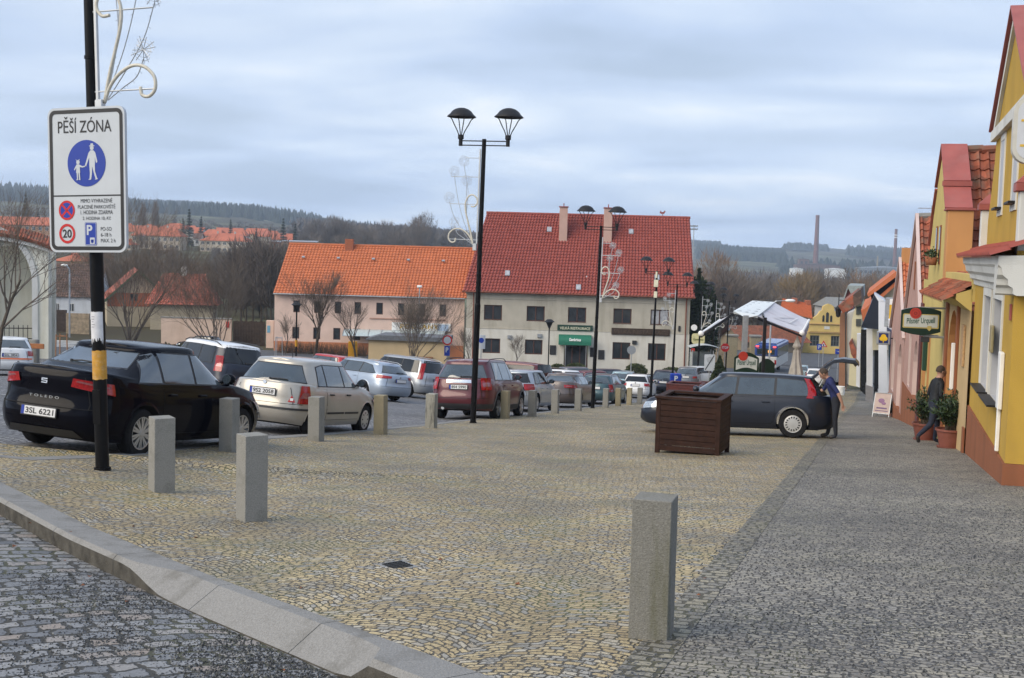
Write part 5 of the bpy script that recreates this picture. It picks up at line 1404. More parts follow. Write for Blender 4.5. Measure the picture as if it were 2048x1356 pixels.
# ---- yellow house with stepped coping, portal wing with arch
RZ2 = .041
t = rowhouse('gabled_house', 25.12, 1.75, 'yellow house with red-capped steep gable, orange pier and arched portal behind the potted laurels', rz_extra=RZ2)
def arch_op(mb, x0, x1, z0, z1, xa, xb, zs, y=0, dep=.6, n=12, reveal=None):
    """wall x0..x1,z0..z1 with a round-headed opening xa..xb springing at zs"""
    r = (xb-xa)/2; xm = (xa+xb)/2; rz = r*1.15
    P = [(xa, z0)]+[(xm-r*cos(pi*k/n), zs+rz*sin(pi*k/n)) for k in range(n+1)]+[(xb, z0)]
    mb.add([(x0,y,z0),(xa,y,z0),(xa,y,z1),(x0,y,z1)], [(0,1,2,3)]); mb.add([(xb,y,z0),(x1,y,z0),(x1,y,z1),(xb,y,z1)], [(0,1,2,3)])
    for k in range(n):
        a, b = P[1+k], P[2+k]; mb.add([(a[0],y,a[1]),(b[0],y,b[1]),(b[0],y,z1),(a[0],y,z1)], [(0,1,2,3)])
    c = mb.cur
    if reveal is not None: mb.cur = reveal
    for a, b in zip(P, P[1:]): mb.add([(a[0],y,a[1]),(a[0],y+dep,a[1]),(b[0],y+dep,b[1]),(b[0],y,b[1])], [(0,1,2,3)])
    mb.cur = c
    return P
mb = MB(); arch_op(mb, -5.5, 0, -3.3, 1.0, -4.3, -2.2, -.75, 0, .8, reveal=1); mb.box(-5.5, 0, .8, 1.2, -3.3, 1.0)
mb.build('wall', [M['cream'], M['peach']], t)
mb = MB(); mb.box(-4.28,-2.22,.70,.79,-3.3,.4); mb.build('door', mat('door_ochre', (.42,.22,.06), .6, var=.1), t)
mb = MB(); mb.cbox(-4.6,-4.3,-.06,0,-3.3,.75,.01); mb.cbox(-2.2,-1.95,-.06,0,-3.3,.75,.01); mb.cbox(-4.6,-1.95,-.08,-.002,.751,1.0,.01); mb.build('portal_frame', M['terra'], t)
mb = MB(); mb.cbox(-.28,.0,-.035,-.001,-3.3,-1.75,.005); mb.build('plinth', M['terra'], t)
mb = MB(); mb.prism([(-5.5,.75),(0,.75),(0,1.28),(-5.5,1.28)], -.02, .5); mb.build('fascia', M['y_pale'], t)
mb = MB(); mb.prism([(y, z) for y, z in ((-.30,.78),(.0,.55),(.0,1.0),(-.3,.9))], -5.5, .0, 'x'); mb.build('eave_soffit', M['y_pale'], t)
mb = MB(); mb.T = slope_matrix((-5.75,-.55,.72), (1,0,0), (0,1,.62)); tile_rows(mb, 5.75, 1.0, .24, .28, .07, .035, 6)
mb.build('portal_tiles', M['tile_old'], t)
# gable house part
G0, G1, GM = -5.6, -12.3, -8.1
mb = MB(); opG = [(-9.6,-8.9,-2.3,-.35),(-11.4,-10.1,-3.2,-.4)]
opening_wall(mb, G1, G0, -4.4, 1.0, opG, 0, .3, reveal=1)
mb.cur = 0
gp = [(-12.3,1.0),(-10.9,1.0),(-10.6,2.0),(-10.05,2.75),(-9.3,3.42),(-9.3,3.52),(-8.1,4.45),(-6.9,3.52),(-6.9,3.42),(-6.15,2.85),(-6.15,1.0)]
# upper gable with two window slots
mb.prism(gp, 0.0, .5)
mb.add([(G0,0,-4.4),(G0,.5,-4.4),(G0,.5,1.0),(G0,0,1.0)], [(0,1,2,3)])
mb.build('gable_wall', [M['y_pale'], M['peach']], t)
mb = MB(); mb.cbox(-6.15,-5.55,-.03,.55,.9,2.75,.01); pr = mb.build('pier', M['peach'], t)
mb = MB(); mb.cbox(-6.2,-5.5,-.08,.6,2.75,2.80,.008); mb.build('cap', M['coping'], pr)
mb = MB()
for a, b in (((-6.05,2.80),(-6.9,3.44)),((-6.78,3.50),(-8.1,4.52)),((-8.1,4.52),(-9.42,3.50)),((-9.3,3.44),(-10.05,2.80)),((-10.05,2.80),(-10.7,1.95))):
    band(mb, a, b, -.05 if a[0] > b[0] else .05, -.07, .57)
mb.prism([(-6.78,3.40),(-6.72,3.40),(-6.72,3.52),(-6.78,3.52)], -.1, .6)
mb.build('coping', M['coping'], t)
for xa in (-8.75,-7.75):
    mb = MB(); mb.cbox(xa-.05,xa+.35,-.02,.0,1.45,2.45,.004); w = mb.build('window', M['terra'], t)
    mb = MB(); mb.box(xa+.02,xa+.28,-.03,-.021,1.5,2.4); mb.build('pane', M['pane'], w)
    mb = MB(); mb.lathe([(.0,0),(.09,0),(.12,.2),(.0,.2)], 12, (xa+.15,-.16,1.42)); mb.build('flower_pot', M['terra'], w, smooth=True)
    rr = random.Random(int(xa*10)); mb = MB()
    for k in range(90):
        c = Vector((xa+.15+rr.gauss(0,.1),-.16+rr.gauss(0,.08),1.72+rr.gauss(0,.07))); d = Vector((rr.uniform(-1,1),rr.uniform(-1,1),rr.uniform(-.3,1))).normalized()*.05; e_ = d.orthogonal().normalized()*.02
        mb.add([c-e_,c+d,c+e_,c-d], [(0,1,2,3)])
    mb.build('leaves', mat('box_leaves', (.03,.055,.02), .7, var=.4, vs=20), w)
mb = MB(); mb.T = slope_matrix((-5.5,.5,1.0), (0,1,0), (-2.6,0,3.35))
mb2 = MB(); mb2.T = Matrix(((1,0,0,0),(0,1,0,0),(0,0,1,0),(0,0,0,1)))
tile_rows(mb, 6.5, 4.25, .23, .33, .07, .045, 6); mb.build('roof_tiles', M['tile_old'], t)
mb = MB(); mb.add([(-8.1,.5,4.33),(-8.1,7,4.33),(-11.5,7,.6),(-11.5,.5,.6)], [(0,1,2,3)])
for k in range(16): mb.tube([(-8.1,.5+.42*k,4.40),(-8.1,.5+.42*k+.46,4.44)], [.12,.10], 8)
mb.build('ridge_tiles', M['tile_old'], t)
for xa, xb, za, zb in opG: window(t, xa, xb, za, zb, .28, M['frame_b'], M['pane'], 1, 1)
mb = MB(); mb.cbox(-12.25,-11.55,-.06,-.002,-4.4,.3,.01); mb.build('red_downpipe_panel', M['redwood'], t)
mb = MB(); mb.cbox(-9.95,-9.75,-.12,-.002,-1.5,.1,.02); mb.build('menu_case', mat('menu_green', (.015,.05,.03), .4), t)
mb = MB(); mb.cbox(-1.15,-.75,-.05,-.002,-.6,.25,.01); mb.build('menu_board', mat('menu_wood', (.40,.25,.12), .6, var=.3, vs=20), t)
mb = MB(); mb.cbox(-2.05,-1.98,-.14,-.062,-1.2,-.2,.01); mb.build('notice_board', M['white'], t)
# ---- pink houses
def gable_house(v0, v1, u0, rz, zg, ze, zr, wall, trim, plinth, label, zpl, ops, tile, parapet=.25, roofcol=None, wing=8, arch=None):
    t = rowhouse('gabled_house', v0, u0, label, rz_extra=rz); Wd = v1-v0; xm = -Wd/2
    mb = MB()
    if arch: 
        arch_op(mb, arch[0], 0, zg, ze, arch[1], arch[2], arch[3], 0, .35, reveal=1); opening_wall(mb, -Wd, arch[0], zg, ze, ops, 0, .25, reveal=1)
        mb.cur = 1; mb.box(arch[1]-.05, arch[2]+.05, .34, .4, zg, ze); mb.cur = 0
    else: opening_wall(mb, -Wd, 0, zg, ze, ops, 0, .25, reveal=1)
    mb.add([(-Wd,0,ze),(0,0,ze),(xm,0,zr)], [(0,1,2)]); mb.add([(0,0,zg),(0,wing,zg),(0,wing,ze),(0,0,ze)], [(0,1,2,3)])
    mb.build('wall', [wall, trim], t)
    for o in ops: window(t, o[0], o[1], o[2], o[3], .24, M['frame_w'], M['pane'], 1, 0)
    mb = MB(); mb.box(-Wd, .02, -.03, .1, zg-.5, zpl); mb.build('plinth', plinth, t)
    mb = MB(); band(mb, (.1,ze-.05), (xm,zr+.12), .10 if False else -.10, -.10, -.002); band(mb, (-Wd-.1,ze-.05), (xm,zr+.12), .10, -.101, -.003); mb.build('verge_board', trim, t)
    Ls = sqrt((Wd/2)**2+(zr-ze)**2)
    mb = MB(); mb.T = slope_matrix((.12,-.02,ze-.02), (0,1,0), (-Wd/2,0,zr-ze)); tile_rows(mb, wing, Ls+.1, .24, .34, .07, .045, 6); mb.build('roof_tiles', tile, t)
    mb = MB(); mb.add([(xm,-.02,zr+.05),(xm,wing,zr+.05),(-Wd-.1,wing,ze-.05),(-Wd-.1,-.02,ze-.05)], [(0,1,2,3)]); mb.build('roof', tile, t)
    mb = MB()
    for k in range(int(wing/.42)): mb.tube([(xm,-.05+.42*k,zr+.08),(xm,-.05+.42*k+.46,zr+.12)], [.12,.10], 8)
    mb.build('ridge', M['granite'], t)
    return t
t = gable_house(37.4, 44.0, 1.24, .045, -5.0, -.2, 2.85, M['pinkw'], M['pinkl'], M['terra'], 'pink gabled house with old tile roof and terracotta plinth, behind the hanging oval beer sign', -2.7,
    [(-4.6,-3.6,-2.6,-.9)], M['tile_old'], arch=(-3.2,-2.4,-.7,-1.9))
mb = MB(); mb.cbox(-3.6,-3.3,-.03,-.002,.6,1.5,.004); mb.build('attic_window', M['terra'], t)
t = gable_house(44.1, 51.5, .93, .05, -6.0, -1.2, 1.45, M['pinkw'], M['pinkl'], M['terra'], 'small pink gabled house with arched niche, next to the yellow light box', -3.9, [(-6.2,-4.6,-3.6,-1.6)], M['tile_new'], arch=(-3.6,-2.8,-.9,-2.6))
mb = MB(); mb.cbox(-3.9,-3.5,.0,.5,1.2,2.0,.01); ch = mb.build('chimney', M['peach'], t)
mb = MB(); mb.tube([(-3.7,1.0,1.4),(-3.7,1.0,3.6)], .025, 6); mb.tube([(-3.7,.5,3.5),(-3.7,1.6,3.5)], .015, 5)
for k in range(4): mb.tube([(-3.95,.6+.28*k,3.5),(-3.45,.6+.28*k,3.5)], .008, 4)
mb.build('aerial', M['galv'], t)
# ---- farther down the street: pieces whose end faces the camera, as prisms along the street
def crosspt(px, py, v):
    d = ray(px, py); k = v/d.dot(SV); p = d*k; return (p.dot(SU), EYE+p.z)
def street_prism(mb, pix, v0, v1, vref=None):
    P = [crosspt(px, py, vref or v0) for px, py in pix]
    ar = sum(P[i][0]*P[(i+1) % len(P)][1]-P[(i+1) % len(P)][0]*P[i][1] for i in range(len(P)))
    if ar < 0: P = P[::-1]
    n = len(P); a = [SU*u_+SV*v0+Vector((0,0,z)) for u_, z in P]; b = [SU*u_+SV*v1+Vector((0,0,z)) for u_, z in P]
    mb.add(a+b, [tuple(range(n)), tuple(range(2*n-1, n-1, -1))]+[(i, i+n, (i+1) % n+n, (i+1) % n) for i in range(n)])
def sroot(name, v, u, label, cat='house', group=None):
    p = SU*u+SV*v; t = thing(name, (p.x, p.y, hgt(p.x, p.y)), 0, label, cat, group); return t, Matrix.Translation(-t.location)
def sp_part(t, T, name, m, items, **k):
    mb = MB(); mb.T = T
    for it in items: street_prism(mb, *it)
    return mb.build(name, m, t, **k)
M['slate'] = mat('blue_sheet_roof', (.022,.028,.045), .35, .3, var=.2, vs=2)
M['panelw'] = plaster('plaster_bright_white', (.62,.64,.68), (.45,.45,.45), .2)
M['bglass'] = mat('dark_shopfront', (.012,.014,.018), .1, 0, var=.3, vs=1)
t, T = sroot('shop_building', 56, .3, 'white shop building with steep dark blue sheet canopy over dark glass bays', 'building')
sp_part(t, T, 'wall', M['panelw'], [([(1757,603),(1772,603),(1777,815),(1757,808)], 55.5, 58), ([(1733,658),(1746,658),(1745,803),(1733,796)], 63, 64.2, 63), ([(1714,668),(1721,668),(1719,775),(1712,772)], 74, 75, 74), ([(1748,588),(1770,602),(1757,603)], 55.5, 70)])
sp_part(t, T, 'canopy', M['slate'], [([(1722,655),(1749,590),(1758,603),(1757,659)], 57, 74)])
sp_part(t, T, 'glass_bay', M['bglass'], [([(1749,659),(1758,659),(1757,806),(1748,800)], 60.5, 62.8), ([(1722,659),(1734,659),(1733,792),(1720,780)], 66, 74)])
sp_part(t, T, 'plinth', mat('plinth_grey', (.22,.22,.24), .8), [([(1731,770),(1747,775),(1746,808),(1731,800)], 62.8, 64.4, 62.8), ([(1755,790),(1777,800),(1777,825),(1755,818)], 55.3, 58.1, 55.3)])
t, T = sroot('house', 58, 3, 'cream house with orange tiled roof and long dormer behind the white shop building')
sp_part(t, T, 'wall', plaster('plaster_cream_light', (.58,.52,.36)), [([(1745,612),(1790,570),(1800,575),(1800,700),(1745,700)], 60, 74)])
sp_part(t, T, 'roof', M['tile_new'], [([(1724,622),(1795,560),(1797,566),(1742,616),(1728,640)], 59.6, 75), ([(1734,588),(1792,543),(1800,548),(1737,594)], 59.4, 72), ([(1722,620),(1745,612),(1745,622),(1727,650)], 59.8, 76)])
sp_part(t, T, 'dormer', M['slate'], [([(1741,590),(1790,552),(1790,566),(1744,602)], 60.2, 71)])
t, T = sroot('house', 80, -1.2, 'narrow cream townhouse with dark louvred shutters down the street')
sp_part(t, T, 'wall', plaster('plaster_cream2', (.55,.50,.33)), [([(1711,612),(1724,606),(1722,775),(1697,770),(1704,640)], 80, 90)])
sp_part(t, T, 'roof', M['tile_old2'], [([(1706,590),(1722,578),(1724,606),(1708,614)], 79.5, 90)])
sp_part(t, T, 'shutter', mat('shutter_dark', (.05,.055,.05), .6), [([(1713,614),(1723,612),(1723,628),(1712,629)], 79.9, 80.2), ([(1712,638),(1722,638),(1722,652),(1712,652)], 79.9, 80.2)])
sp_part(t, T, 'porch_tiles', M['tile_old'], [([(1698,686),(1703,680),(1714,706),(1710,722),(1702,708)], 78, 80)])
t, T = sroot('house', 96, -2.4, 'brown plastered townhouse with weathered orange eaves beside the distant yellow villa')
sp_part(t, T, 'wall', plaster('plaster_brown', (.26,.14,.09), (.16,.09,.06), .5), [([(1680,628),(1692,622),(1695,700),(1692,780),(1677,776)], 96, 112)])
sp_part(t, T, 'side_wall', plaster('plaster_grey', (.42,.42,.42)), [([(1694,628),(1711,620),(1708,770),(1692,768)], 88, 95.9)])
sp_part(t, T, 'roof', M['tile_old'], [([(1676,612),(1708,588),(1712,604),(1700,620),(1686,626)], 92, 112)])
sp_part(t, T, 'gutter', M['plast'], [([(1690,624),(1692,624),(1692,775),(1690,775)], 87.8, 88.2)])
t, T = sroot('house', 118, 4, 'house with red boarded gable under a pale grey roof, above the brown townhouse')
sp_part(t, T, 'wall', mat('red_boards', (.26,.07,.06), .7, var=.15), [([(1685,605),(1696,574),(1706,594),(1706,640),(1685,640)], 120, 130)])
sp_part(t, T, 'roof', mat('grey_green_roof', (.26,.29,.28), .7, var=.15), [([(1683,606),(1696,571),(1727,572),(1727,596),(1706,596),(1696,576),(1686,607)], 119.6, 131)])
# bank front with blue-grey glass between the pink house and the white shop
t, T = sroot('bank_front', 52.3, .5, 'narrow bank front with blue-grey glass beside the small pink house', 'building')
sp_part(t, T, 'wall', M['panelw'], [([(1777,640),(1785,640),(1788,830),(1777,822)], 52.2, 55)])
sp_part(t, T, 'glazing', mat('blue_glass', (.03,.06,.09), .08, 0, var=.3, vs=1, spec=.8), [([(1776,672),(1787,672),(1788,820),(1779,812)], 51.6, 52.15)])
sp_part(t, T, 'fascia', mat('bank_fascia', (.05,.07,.14), .4), [([(1774,655),(1788,664),(1788,690),(1776,688)], 51.4, 52.1)])
# hanging light boxes
def facing_sign(px0, px1, py0, py1, v, label, name, cat='shop sign'):
    u0, z1 = crosspt(px0, py0, v); u1, z0 = crosspt(px1, py1, v)
    p = SU*((u0+u1)/2)+SV*v; t = thing(name, (p.x, p.y, (z0+z1)/2), -SA, label, cat); return t, u1-u0, z1-z0
t, w, h = facing_sign(1771,1791,595,654,53.5,'yellow and white lit box sign standing out from the bank','light_box_sign')
mb = MB(); mb.cbox(-w/2,w/2,-.12,.12,-h/2,h/2,.02); mb.build('casing', M['galv'], t)
mb = MB(); mb.box(-w/2+.18,w/2-.03,-.13,-.121,-h/2+.12,h/2-.3); mb.build('yellow_panel', mat('panel_yellow', (.70,.42,.01), .4, var=.03), t)
mb = MB(); mb.box(-w/2+.18,w/2-.03,-.13,-.121,h/2-.29,h/2-.05); mb.build('white_panel', M['white'], t)
mb = MB(); mb.tube([(0,0,-h/2-.1),(1.2,0,-h/2-.1)], .04, 6); mb.build('bracket', M['iron'], t)
t, w, h = facing_sign(1754,1780,662,690,50.5,'blue square light sign with a yellow leaf emblem in a grey frame','emblem_sign')
mb = MB(); mb.cbox(-w/2,w/2,-.09,.09,-h/2,h/2,.03); mb.build('casing', M['galv'], t)
mb = MB(); mb.box(-w/2+.08,w/2-.08,-.096,-.091,-h/2+.07,h/2-.07); mb.build('face', mat('emblem_blue', (.008,.02,.12), .4), t)
mb = MB(); sc_ = h/2-.09
lf = []
for k in range(30):
    a_ = 2*pi*k/30+pi/2; r_ = sc_*(.62+.32*abs(cos(1.5*(a_-pi/2)))) ; lf.append((r_*cos(a_)*1.0, r_*sin(a_)*.9+.01))
mb.prism(lf, -.101, -.097); mb.box(-.02,.02,-.101,-.097,-sc_,-.05); mb.build('leaf', mat('emblem_yellow', (.70,.45,.02), .4), t)
mb = MB(); mb.tube([(w/2,0,0),(w/2+1.0,0,0)], .03, 6); mb.build('bracket', M['iron'], t)
# oval beer sign
def beer_sign(t, w, h, arch_top=False):
    def sh(sx, sz, bul, n=14, dz=0):
        P = []
        W2, H2 = w/2*sx, h/2*sz
        for k in range(n+1): a_ = -1+2*k/n; P.append((W2*a_*1.0, dz-H2*.72-bul*(1-a_*a_)))
        for k in range(n+1): a_ = 1-2*k/n; P.append((W2*a_, dz+H2*.72+(bul)*(1-a_*a_)))
        return P
    M['beer_green'] = mat('beer_green', (.005,.022,.012), .3, var=.1); M['gold'] = mat('gold_line', (.42,.33,.10), .4, var=.1)
    mb = MB(); mb.prism(sh(1,1,h*.13), -.09, .09); mb.build('casing', M['beer_green'], t, angle=40)
    mb = MB(); dz = -.02*h
    o1 = [(x, z+.06*h*(1-(2*x/w)**2)) for x, z in rrect(w*.90,h*.50,.03,4,0,-.02*h)]
    o2 = [(x, z+.06*h*(1-(2*x/w)**2)) for x, z in rrect(w*.84,h*.43,.025,4,0,-.02*h)]
    mb.prism(o1, -.096, -.0905); mb.build('gold_border', M['gold'], t)
    mb = MB(); mb.prism(o2, -.1, -.0965); fc = mb.build('face', mat('beer_white', (.46,.48,.45), .4, var=.03), t)
    mb = MB(); put_text(mb, 'Pilsner Urquell', 0, -.103, -.01*h, w=w*.70, h=h*.26, bold=.015)
    mb.v = [Vector((v.x, v.y, v.z+.06*v.x)) for v in mb.v]; mb.build('lettering', mat('beer_ink', (.01,.06,.04), .4), t)
    mb = MB(); mb.cyl((-.14*w,-.115,.27*h), h*.19, .02, 24, axis='y'); sl = mb.build('seal', mat('seal_red', (.40,.035,.02), .4, var=.1), t, angle=40)
    mb = MB(); ringm(mb, -.14*w, .27*h, h*.12, h*.135, -.117, 24); ringm(mb, -.14*w, .27*h, h*.03, h*.06, -.117, 16); mb.build('seal_ring', mat('seal_dark', (.2,.015,.01), .4), sl)
    mb = MB(); mb.prism([(.22*w-.05*w,-.16*h),(.22*w+.05*w,-.16*h),(.22*w+.05*w,-.27*h),(.22*w,-.34*h),(.22*w-.05*w,-.27*h)], -.106, -.101); mb.build('crest', M['gold'], t)
t, w, h = facing_sign(1803,1880,612,672,30.2,'oval green and white beer sign with red seal hanging over the pavement','beer_sign')
beer_sign(t, w, h)
mb = MB(); mb.tube([(w*.1,0,-h/2-.03),(w/2+.35,0,-h/2-.03)], .03, 6); mb.cbox(-.0,.42,-.03,.03,-h/2-.02,-h/2+.02,.005); mb.tube([(0,0,h/2-.02),(w/2+.35,0,h/2-.02)], .025, 6); mb.build('bracket', M['galv'], t)
mb = MB(); mb.cbox(.02,.22,-.05,.05,-h/2-.16,-h/2-.04,.01); mb.build('small_box', M['plast'], t)
# coach lamp by the far townhouses
t, w, h = facing_sign(1672,1682,600,633,95,'black wrought iron bracket lamp on the brown townhouse','bracket_lamp','street lamp')
mb = MB(); mb.tube([(0,0,h/2+.5),(0,0,-h/2)], .04, 6); mb.tube([(0,0,h/2),(.9,0,h/2)], .03, 5); mb.lathe([(.0,-h/2-.1),(.16,-h/2),(.24,0),(.05,h*.2)], 8); mb.build('frame', M['iron'], t)
# ------------------------------------------------------------------ buildings facing the square
def front(name, px, Y, rz, label, cat='house', py=700, grp=None):
    p = atY(px, py, Y); t = thing(name, (p.x, p.y, 0), R(rz), label, cat, grp); return t
def roof_slope(t, x0, x1, y0, z0, xr0, xr1, y1, z1, m, tw=.3, tl=.38, amp=.05, step=.035, name='roof', seg=5, back=None):
    """tiled front slope from eave (x0..x1,y0,z0) to ridge (xr0..xr1,y1,z1); a sheared grid keeps the hip lines"""
    Lx, Ls = x1-x0, sqrt((y1-y0)**2+(z1-z0)**2); mb = MB(); tile_rows(mb, Lx, Ls, tw, tl, amp, step, seg)
    up = Vector((0, y1-y0, z1-z0)).normalized(); nz = Vector((1,0,0)).cross(up)
    nv = []
    for v in mb.v:
        f = v.y/Ls; xa = x0+(x1-x0)*(v.x/Lx); xb = xr0+(xr1-xr0)*(v.x/Lx); x = xa*(1-f)+xb*f
        nv.append(Vector((x, y0, z0))+up*v.y+nz*v.z)
    mb.v = nv; o = mb.build(name, m, t)
    if back:
        mb = MB(); mb.add([(xr0,y1,z1),(xr1,y1,z1),(x1,back[0],back[1]),(x0,back[0],back[1])], [(0,3,2,1)]); mb.add([(x0,y0,z0-.05),(xr0,y1,z1-.05),(x0,back[0],back[1])], [(0,1,2)]); mb.add([(x1,y0,z0-.05),(xr1,y1,z1-.05),(x1,back[0],back[1])], [(2,1,0)])
        mb.build('rear_slope', m, o)
    return o
# ---- restaurant
YR = 109.0
t = front('restaurant', 931, YR, -2.5, 'weathered beige two-storey restaurant with tall dark red tiled roof and two pink chimneys', 'building')
Wd = 20.2; ZE, ZG, ZM = -2.25, -9.9, -5.65
wu = plaster('plaster_beige_dirty', (.44,.41,.34), (.22,.20,.15), .55); wl = plaster('plaster_white_dirty', (.60,.58,.52), (.36,.32,.24), .65)
U5 = [2.42,6.3,10.05,14.15,17.5]; up_ = [(x-.82, x+.82, -4.88, -3.5) for x in U5]
L4 = [2.35,6.2,14.15,17.35]; lo_ = [(x-.80, x+.80, -8.1 if x > 9 else -7.9, -6.55) for x in L4]
mb = MB(); opening_wall(mb, 0, Wd, ZM, ZE, up_, 0, .18)
mb.add([(0,0,ZM),(0,9,ZM),(0,9,ZE),(0,0,ZE)], [(3,2,1,0)]); mb.add([(Wd,0,ZM),(Wd,9,ZM),(Wd,9,ZE),(Wd,0,ZE)], [(0,1,2,3)]); mb.add([(Wd,0,ZE),(Wd,11,ZE),(Wd,5.8,4.9)], [(0,1,2)])
mb.build('upper_wall', wu, t)
mb = MB(); opening_wall(mb, -.03, Wd+.03, ZG, ZM-.003, lo_+[(8.95,11.15,-9.0,-6.9)], -.04, .2); mb.add([(Wd+.03,-.04,ZG),(Wd+.03,9,ZG),(Wd+.03,9,ZM),(Wd+.03,-.04,ZM)], [(0,1,2,3)]); mb.build('lower_wall', wl, t)
mb = MB(); mb.cbox(0,Wd,-.05,.01,-2.95,-2.9,.01); mb.cbox(-.02,Wd+.02,-.07,-.0,ZM-.01,ZM+.06,.01); mb.cbox(-.1,Wd+.1,-.14,.05,-2.55,-2.3,.03); mb.build('string_course', wu, t)
for k, o in enumerate(up_):
    w = window(t, o[0], o[1], o[2], o[3], .16, M['frame_b'], M['pane_w'] if k == 4 else M['pane'], 1, 0, .09, sill=.16)
for o in lo_: window(t, o[0], o[1], o[2], o[3], .13, M['frame_b'], M['pane'], 1, 0, .09)
roof_slope(t, -.35, Wd+.35, -.45, ZE-.05, 1.25, Wd+.25, 5.8, 4.95, M['tile_red'], .30, .36, .09, .07, 'roof', back=(11.5, ZE))
rf = t.children[-1] if t.children else None
mb = MB(); mb.tube([(1.2,5.8,5.0),(Wd+.3,5.8,5.0)], .13, 8); mb.build('ridge', M['tile_red'], t)
cop = mat('copper_brown', (.20,.06,.035), .5, .3, var=.15)
mb = MB(); mb.tube([(-.4,-.52,ZE-.08),(Wd+.4,-.52,ZE-.08)], .08, 8); mb.build('gutter', cop, t)
for x in (1.0-.35, Wd-.35):
    mb = MB(); mb.tube([(x,-.5,ZE-.1),(x,-.14,ZE-.6),(x,-.12,ZG)], .055, 8); mb.build('downpipe', cop, t)
pinkc = plaster('plaster_chimney', (.50,.33,.27), (.35,.2,.16), .3)
for x in (8.55, 12.7):
    mb = MB(); mb.cbox(x-.38,x+.38,3.6,4.5,2.2,5.62,.01); c_ = mb.build('chimney', pinkc, t)
    mb = MB(); mb.cbox(x-.45,x+.45,3.5,4.6,5.62,5.7,.01); mb.tube([(x,4,5.7),(x,4,6.0)], .05, 6); mb.build('cap', M['tile_red'], c_)
def on_roof(px, py, x):    # height/depth on the front slope at a given height fraction
    return None
for x, f in ((7.25,.80),(14.9,.80),(3.6,.22),(17.2,.22),(10.1,.07)):
    y = -.45+6.25*f; z = ZE+7.15*f; mb = MB(); mb.T = slope_matrix((x,y,z),(1,0,0),(0,6.25,7.15)); mb.cbox(-.22,.22,-.3,.3,.02,.16,.01); w = mb.build('skylight', M['galv'], t)
    mb = MB(); mb.T = slope_matrix((x,y,z),(1,0,0),(0,6.25,7.15)); mb.box(-.17,.17,-.25,.25,.161,.166); mb.build('pane', M['pane_w'], w)
mb = MB(); mb.lathe([(0,0),(.2,.02),(.34,.09),(.36,.12)], 18, axis='y'); mb.T = None
d_ = mb.build('satellite_dish', mat('dish_white', (.6,.6,.6), .4), t); d_.location = (11.0,.9,ZE+1.45); d_.rotation_euler = (R(-25),0,R(35))
mb = MB(); mb.tube([(17.9,5.8,5.0),(17.9,5.8,5.35)], .03, 5); mb.prism([(17.6,5.4),(17.75,5.3),(18.0,5.3),(18.15,5.5),(18.1,5.65),(17.98,5.5),(17.8,5.45),(17.7,5.62)], 5.78, 5.82); mb.build('weathercock', M['tile_red'], t)
# sign boards
mb = MB(); mb.cbox(8.3,11.5,-.16,-.07,-5.63,-5.1,.02); sg_ = mb.build('sign_board', mat('board_green', (.010,.045,.03), .5), t)
mb = MB(); put_text(mb, 'VELKÁ RESTAURACE', 9.9, -.165, -5.37, w=2.75, h=.30, bold=.02); mb.build('lettering', mat('letter_cream', (.60,.58,.42), .6), sg_)
mb = MB(); mb.cbox(13.2,18.45,-.16,-.05,-5.85,-5.25,.02); sg_ = mb.build('wooden_board', mat('old_board', (.045,.028,.018), .8, var=.4, vs=9), t)
mb = MB(); put_text(mb, 'VELKÁ RESTAURACE', 15.85, -.19, -5.52, w=4.9, h=.44, bold=.03); mb.build('lettering', mat('old_letters', (.075,.05,.035), .8, var=.3), sg_)
aw = mat('awning_green', (.010,.14,.085), .7, var=.08)
mb = MB(); mb.grid(lambda a, b: (8.45+2.95*a, -.06-1.0*sin(b*pi/2), -5.98-.62*(1-cos(b*pi/2))), 10, 8)
mb.grid(lambda a, b: (8.45+2.95*a, -1.06, -6.60-.26*b), 10, 1)
for x in (8.45, 11.4): mb.add([(x,-.06,-5.98),(x,-.06,-6.86),(x,-1.06,-6.86)]+[(x,-.06-sin(k*pi/12),-5.98-.62*(1-cos(k*pi/12))) for k in range(6,-1,-1)], [tuple(range(10))])
a_ = mb.build('awning', aw, t)
mb = MB(); vs, fs = text('Gambrinus', w=1.05, h=.26, bold=.02); mb.add([(v.x+9.93, -.90-.06, v.z-6.36) for v in vs], fs); mb.v = [Vector((v.x, -1.02+ (v.z+6.36)*.5-.05, v.z)) for v in mb.v]
mb.build('lettering', M['white'], a_)
w = window(t, 9.0, 11.1, -9.0, -6.95, .12, M['frame_b'], M['pane'], 2, 0, .1, name='door')
for x in (9.1, 10.95):
    mb = MB(); mb.tube([(x,-1.0,-6.9),(x,-1.0,-9.3)], .03, 6); mb.build('awning_post', M['galv'], t)
for x, z in ((7.95,-7.4),(12.35,-7.7),(11.6,-7.5)):
    mb = MB(); mb.cbox(x-.28,x+.28,-.12,-.045,z-.45,z+.4,.02); mb.build('menu_case', M['plast'], t)
for x, z in ((4.0,-6.35),(6.7,-6.15),(15.3,-6.5)):
    mb = MB(); mb.cbox(x-.2,x+.2,-.2,-.045,z-.18,z+.15,.02); mb.build('vent_box', M['galv'] if x < 10 else M['plast'], t)
mb = MB(); mb.cbox(19.2,19.4,-.1,-.005,-5.4,-4.9,.02); mb.build('alarm_box', M['plast'], t)
mb = MB(); mb.cbox(20.45,20.75,-.25,.0,-7.7,-6.9,.02); mb.build('red_post_box', mat('box_red', (.42,.03,.02), .5), t)
mb = MB(); mb.cyl((20.6,-.3,-5.0),.28,.06,16,axis='y'); mb.build('wall_dish', M['white'], t, angle=40)
mb = MB(); mb.prism(rrect(1.15,.95,.25,5,21.0,-6.0), -.4,-.2); s_ = mb.build('beer_box_sign', mat('box_cream', (.60,.56,.30), .5), t)
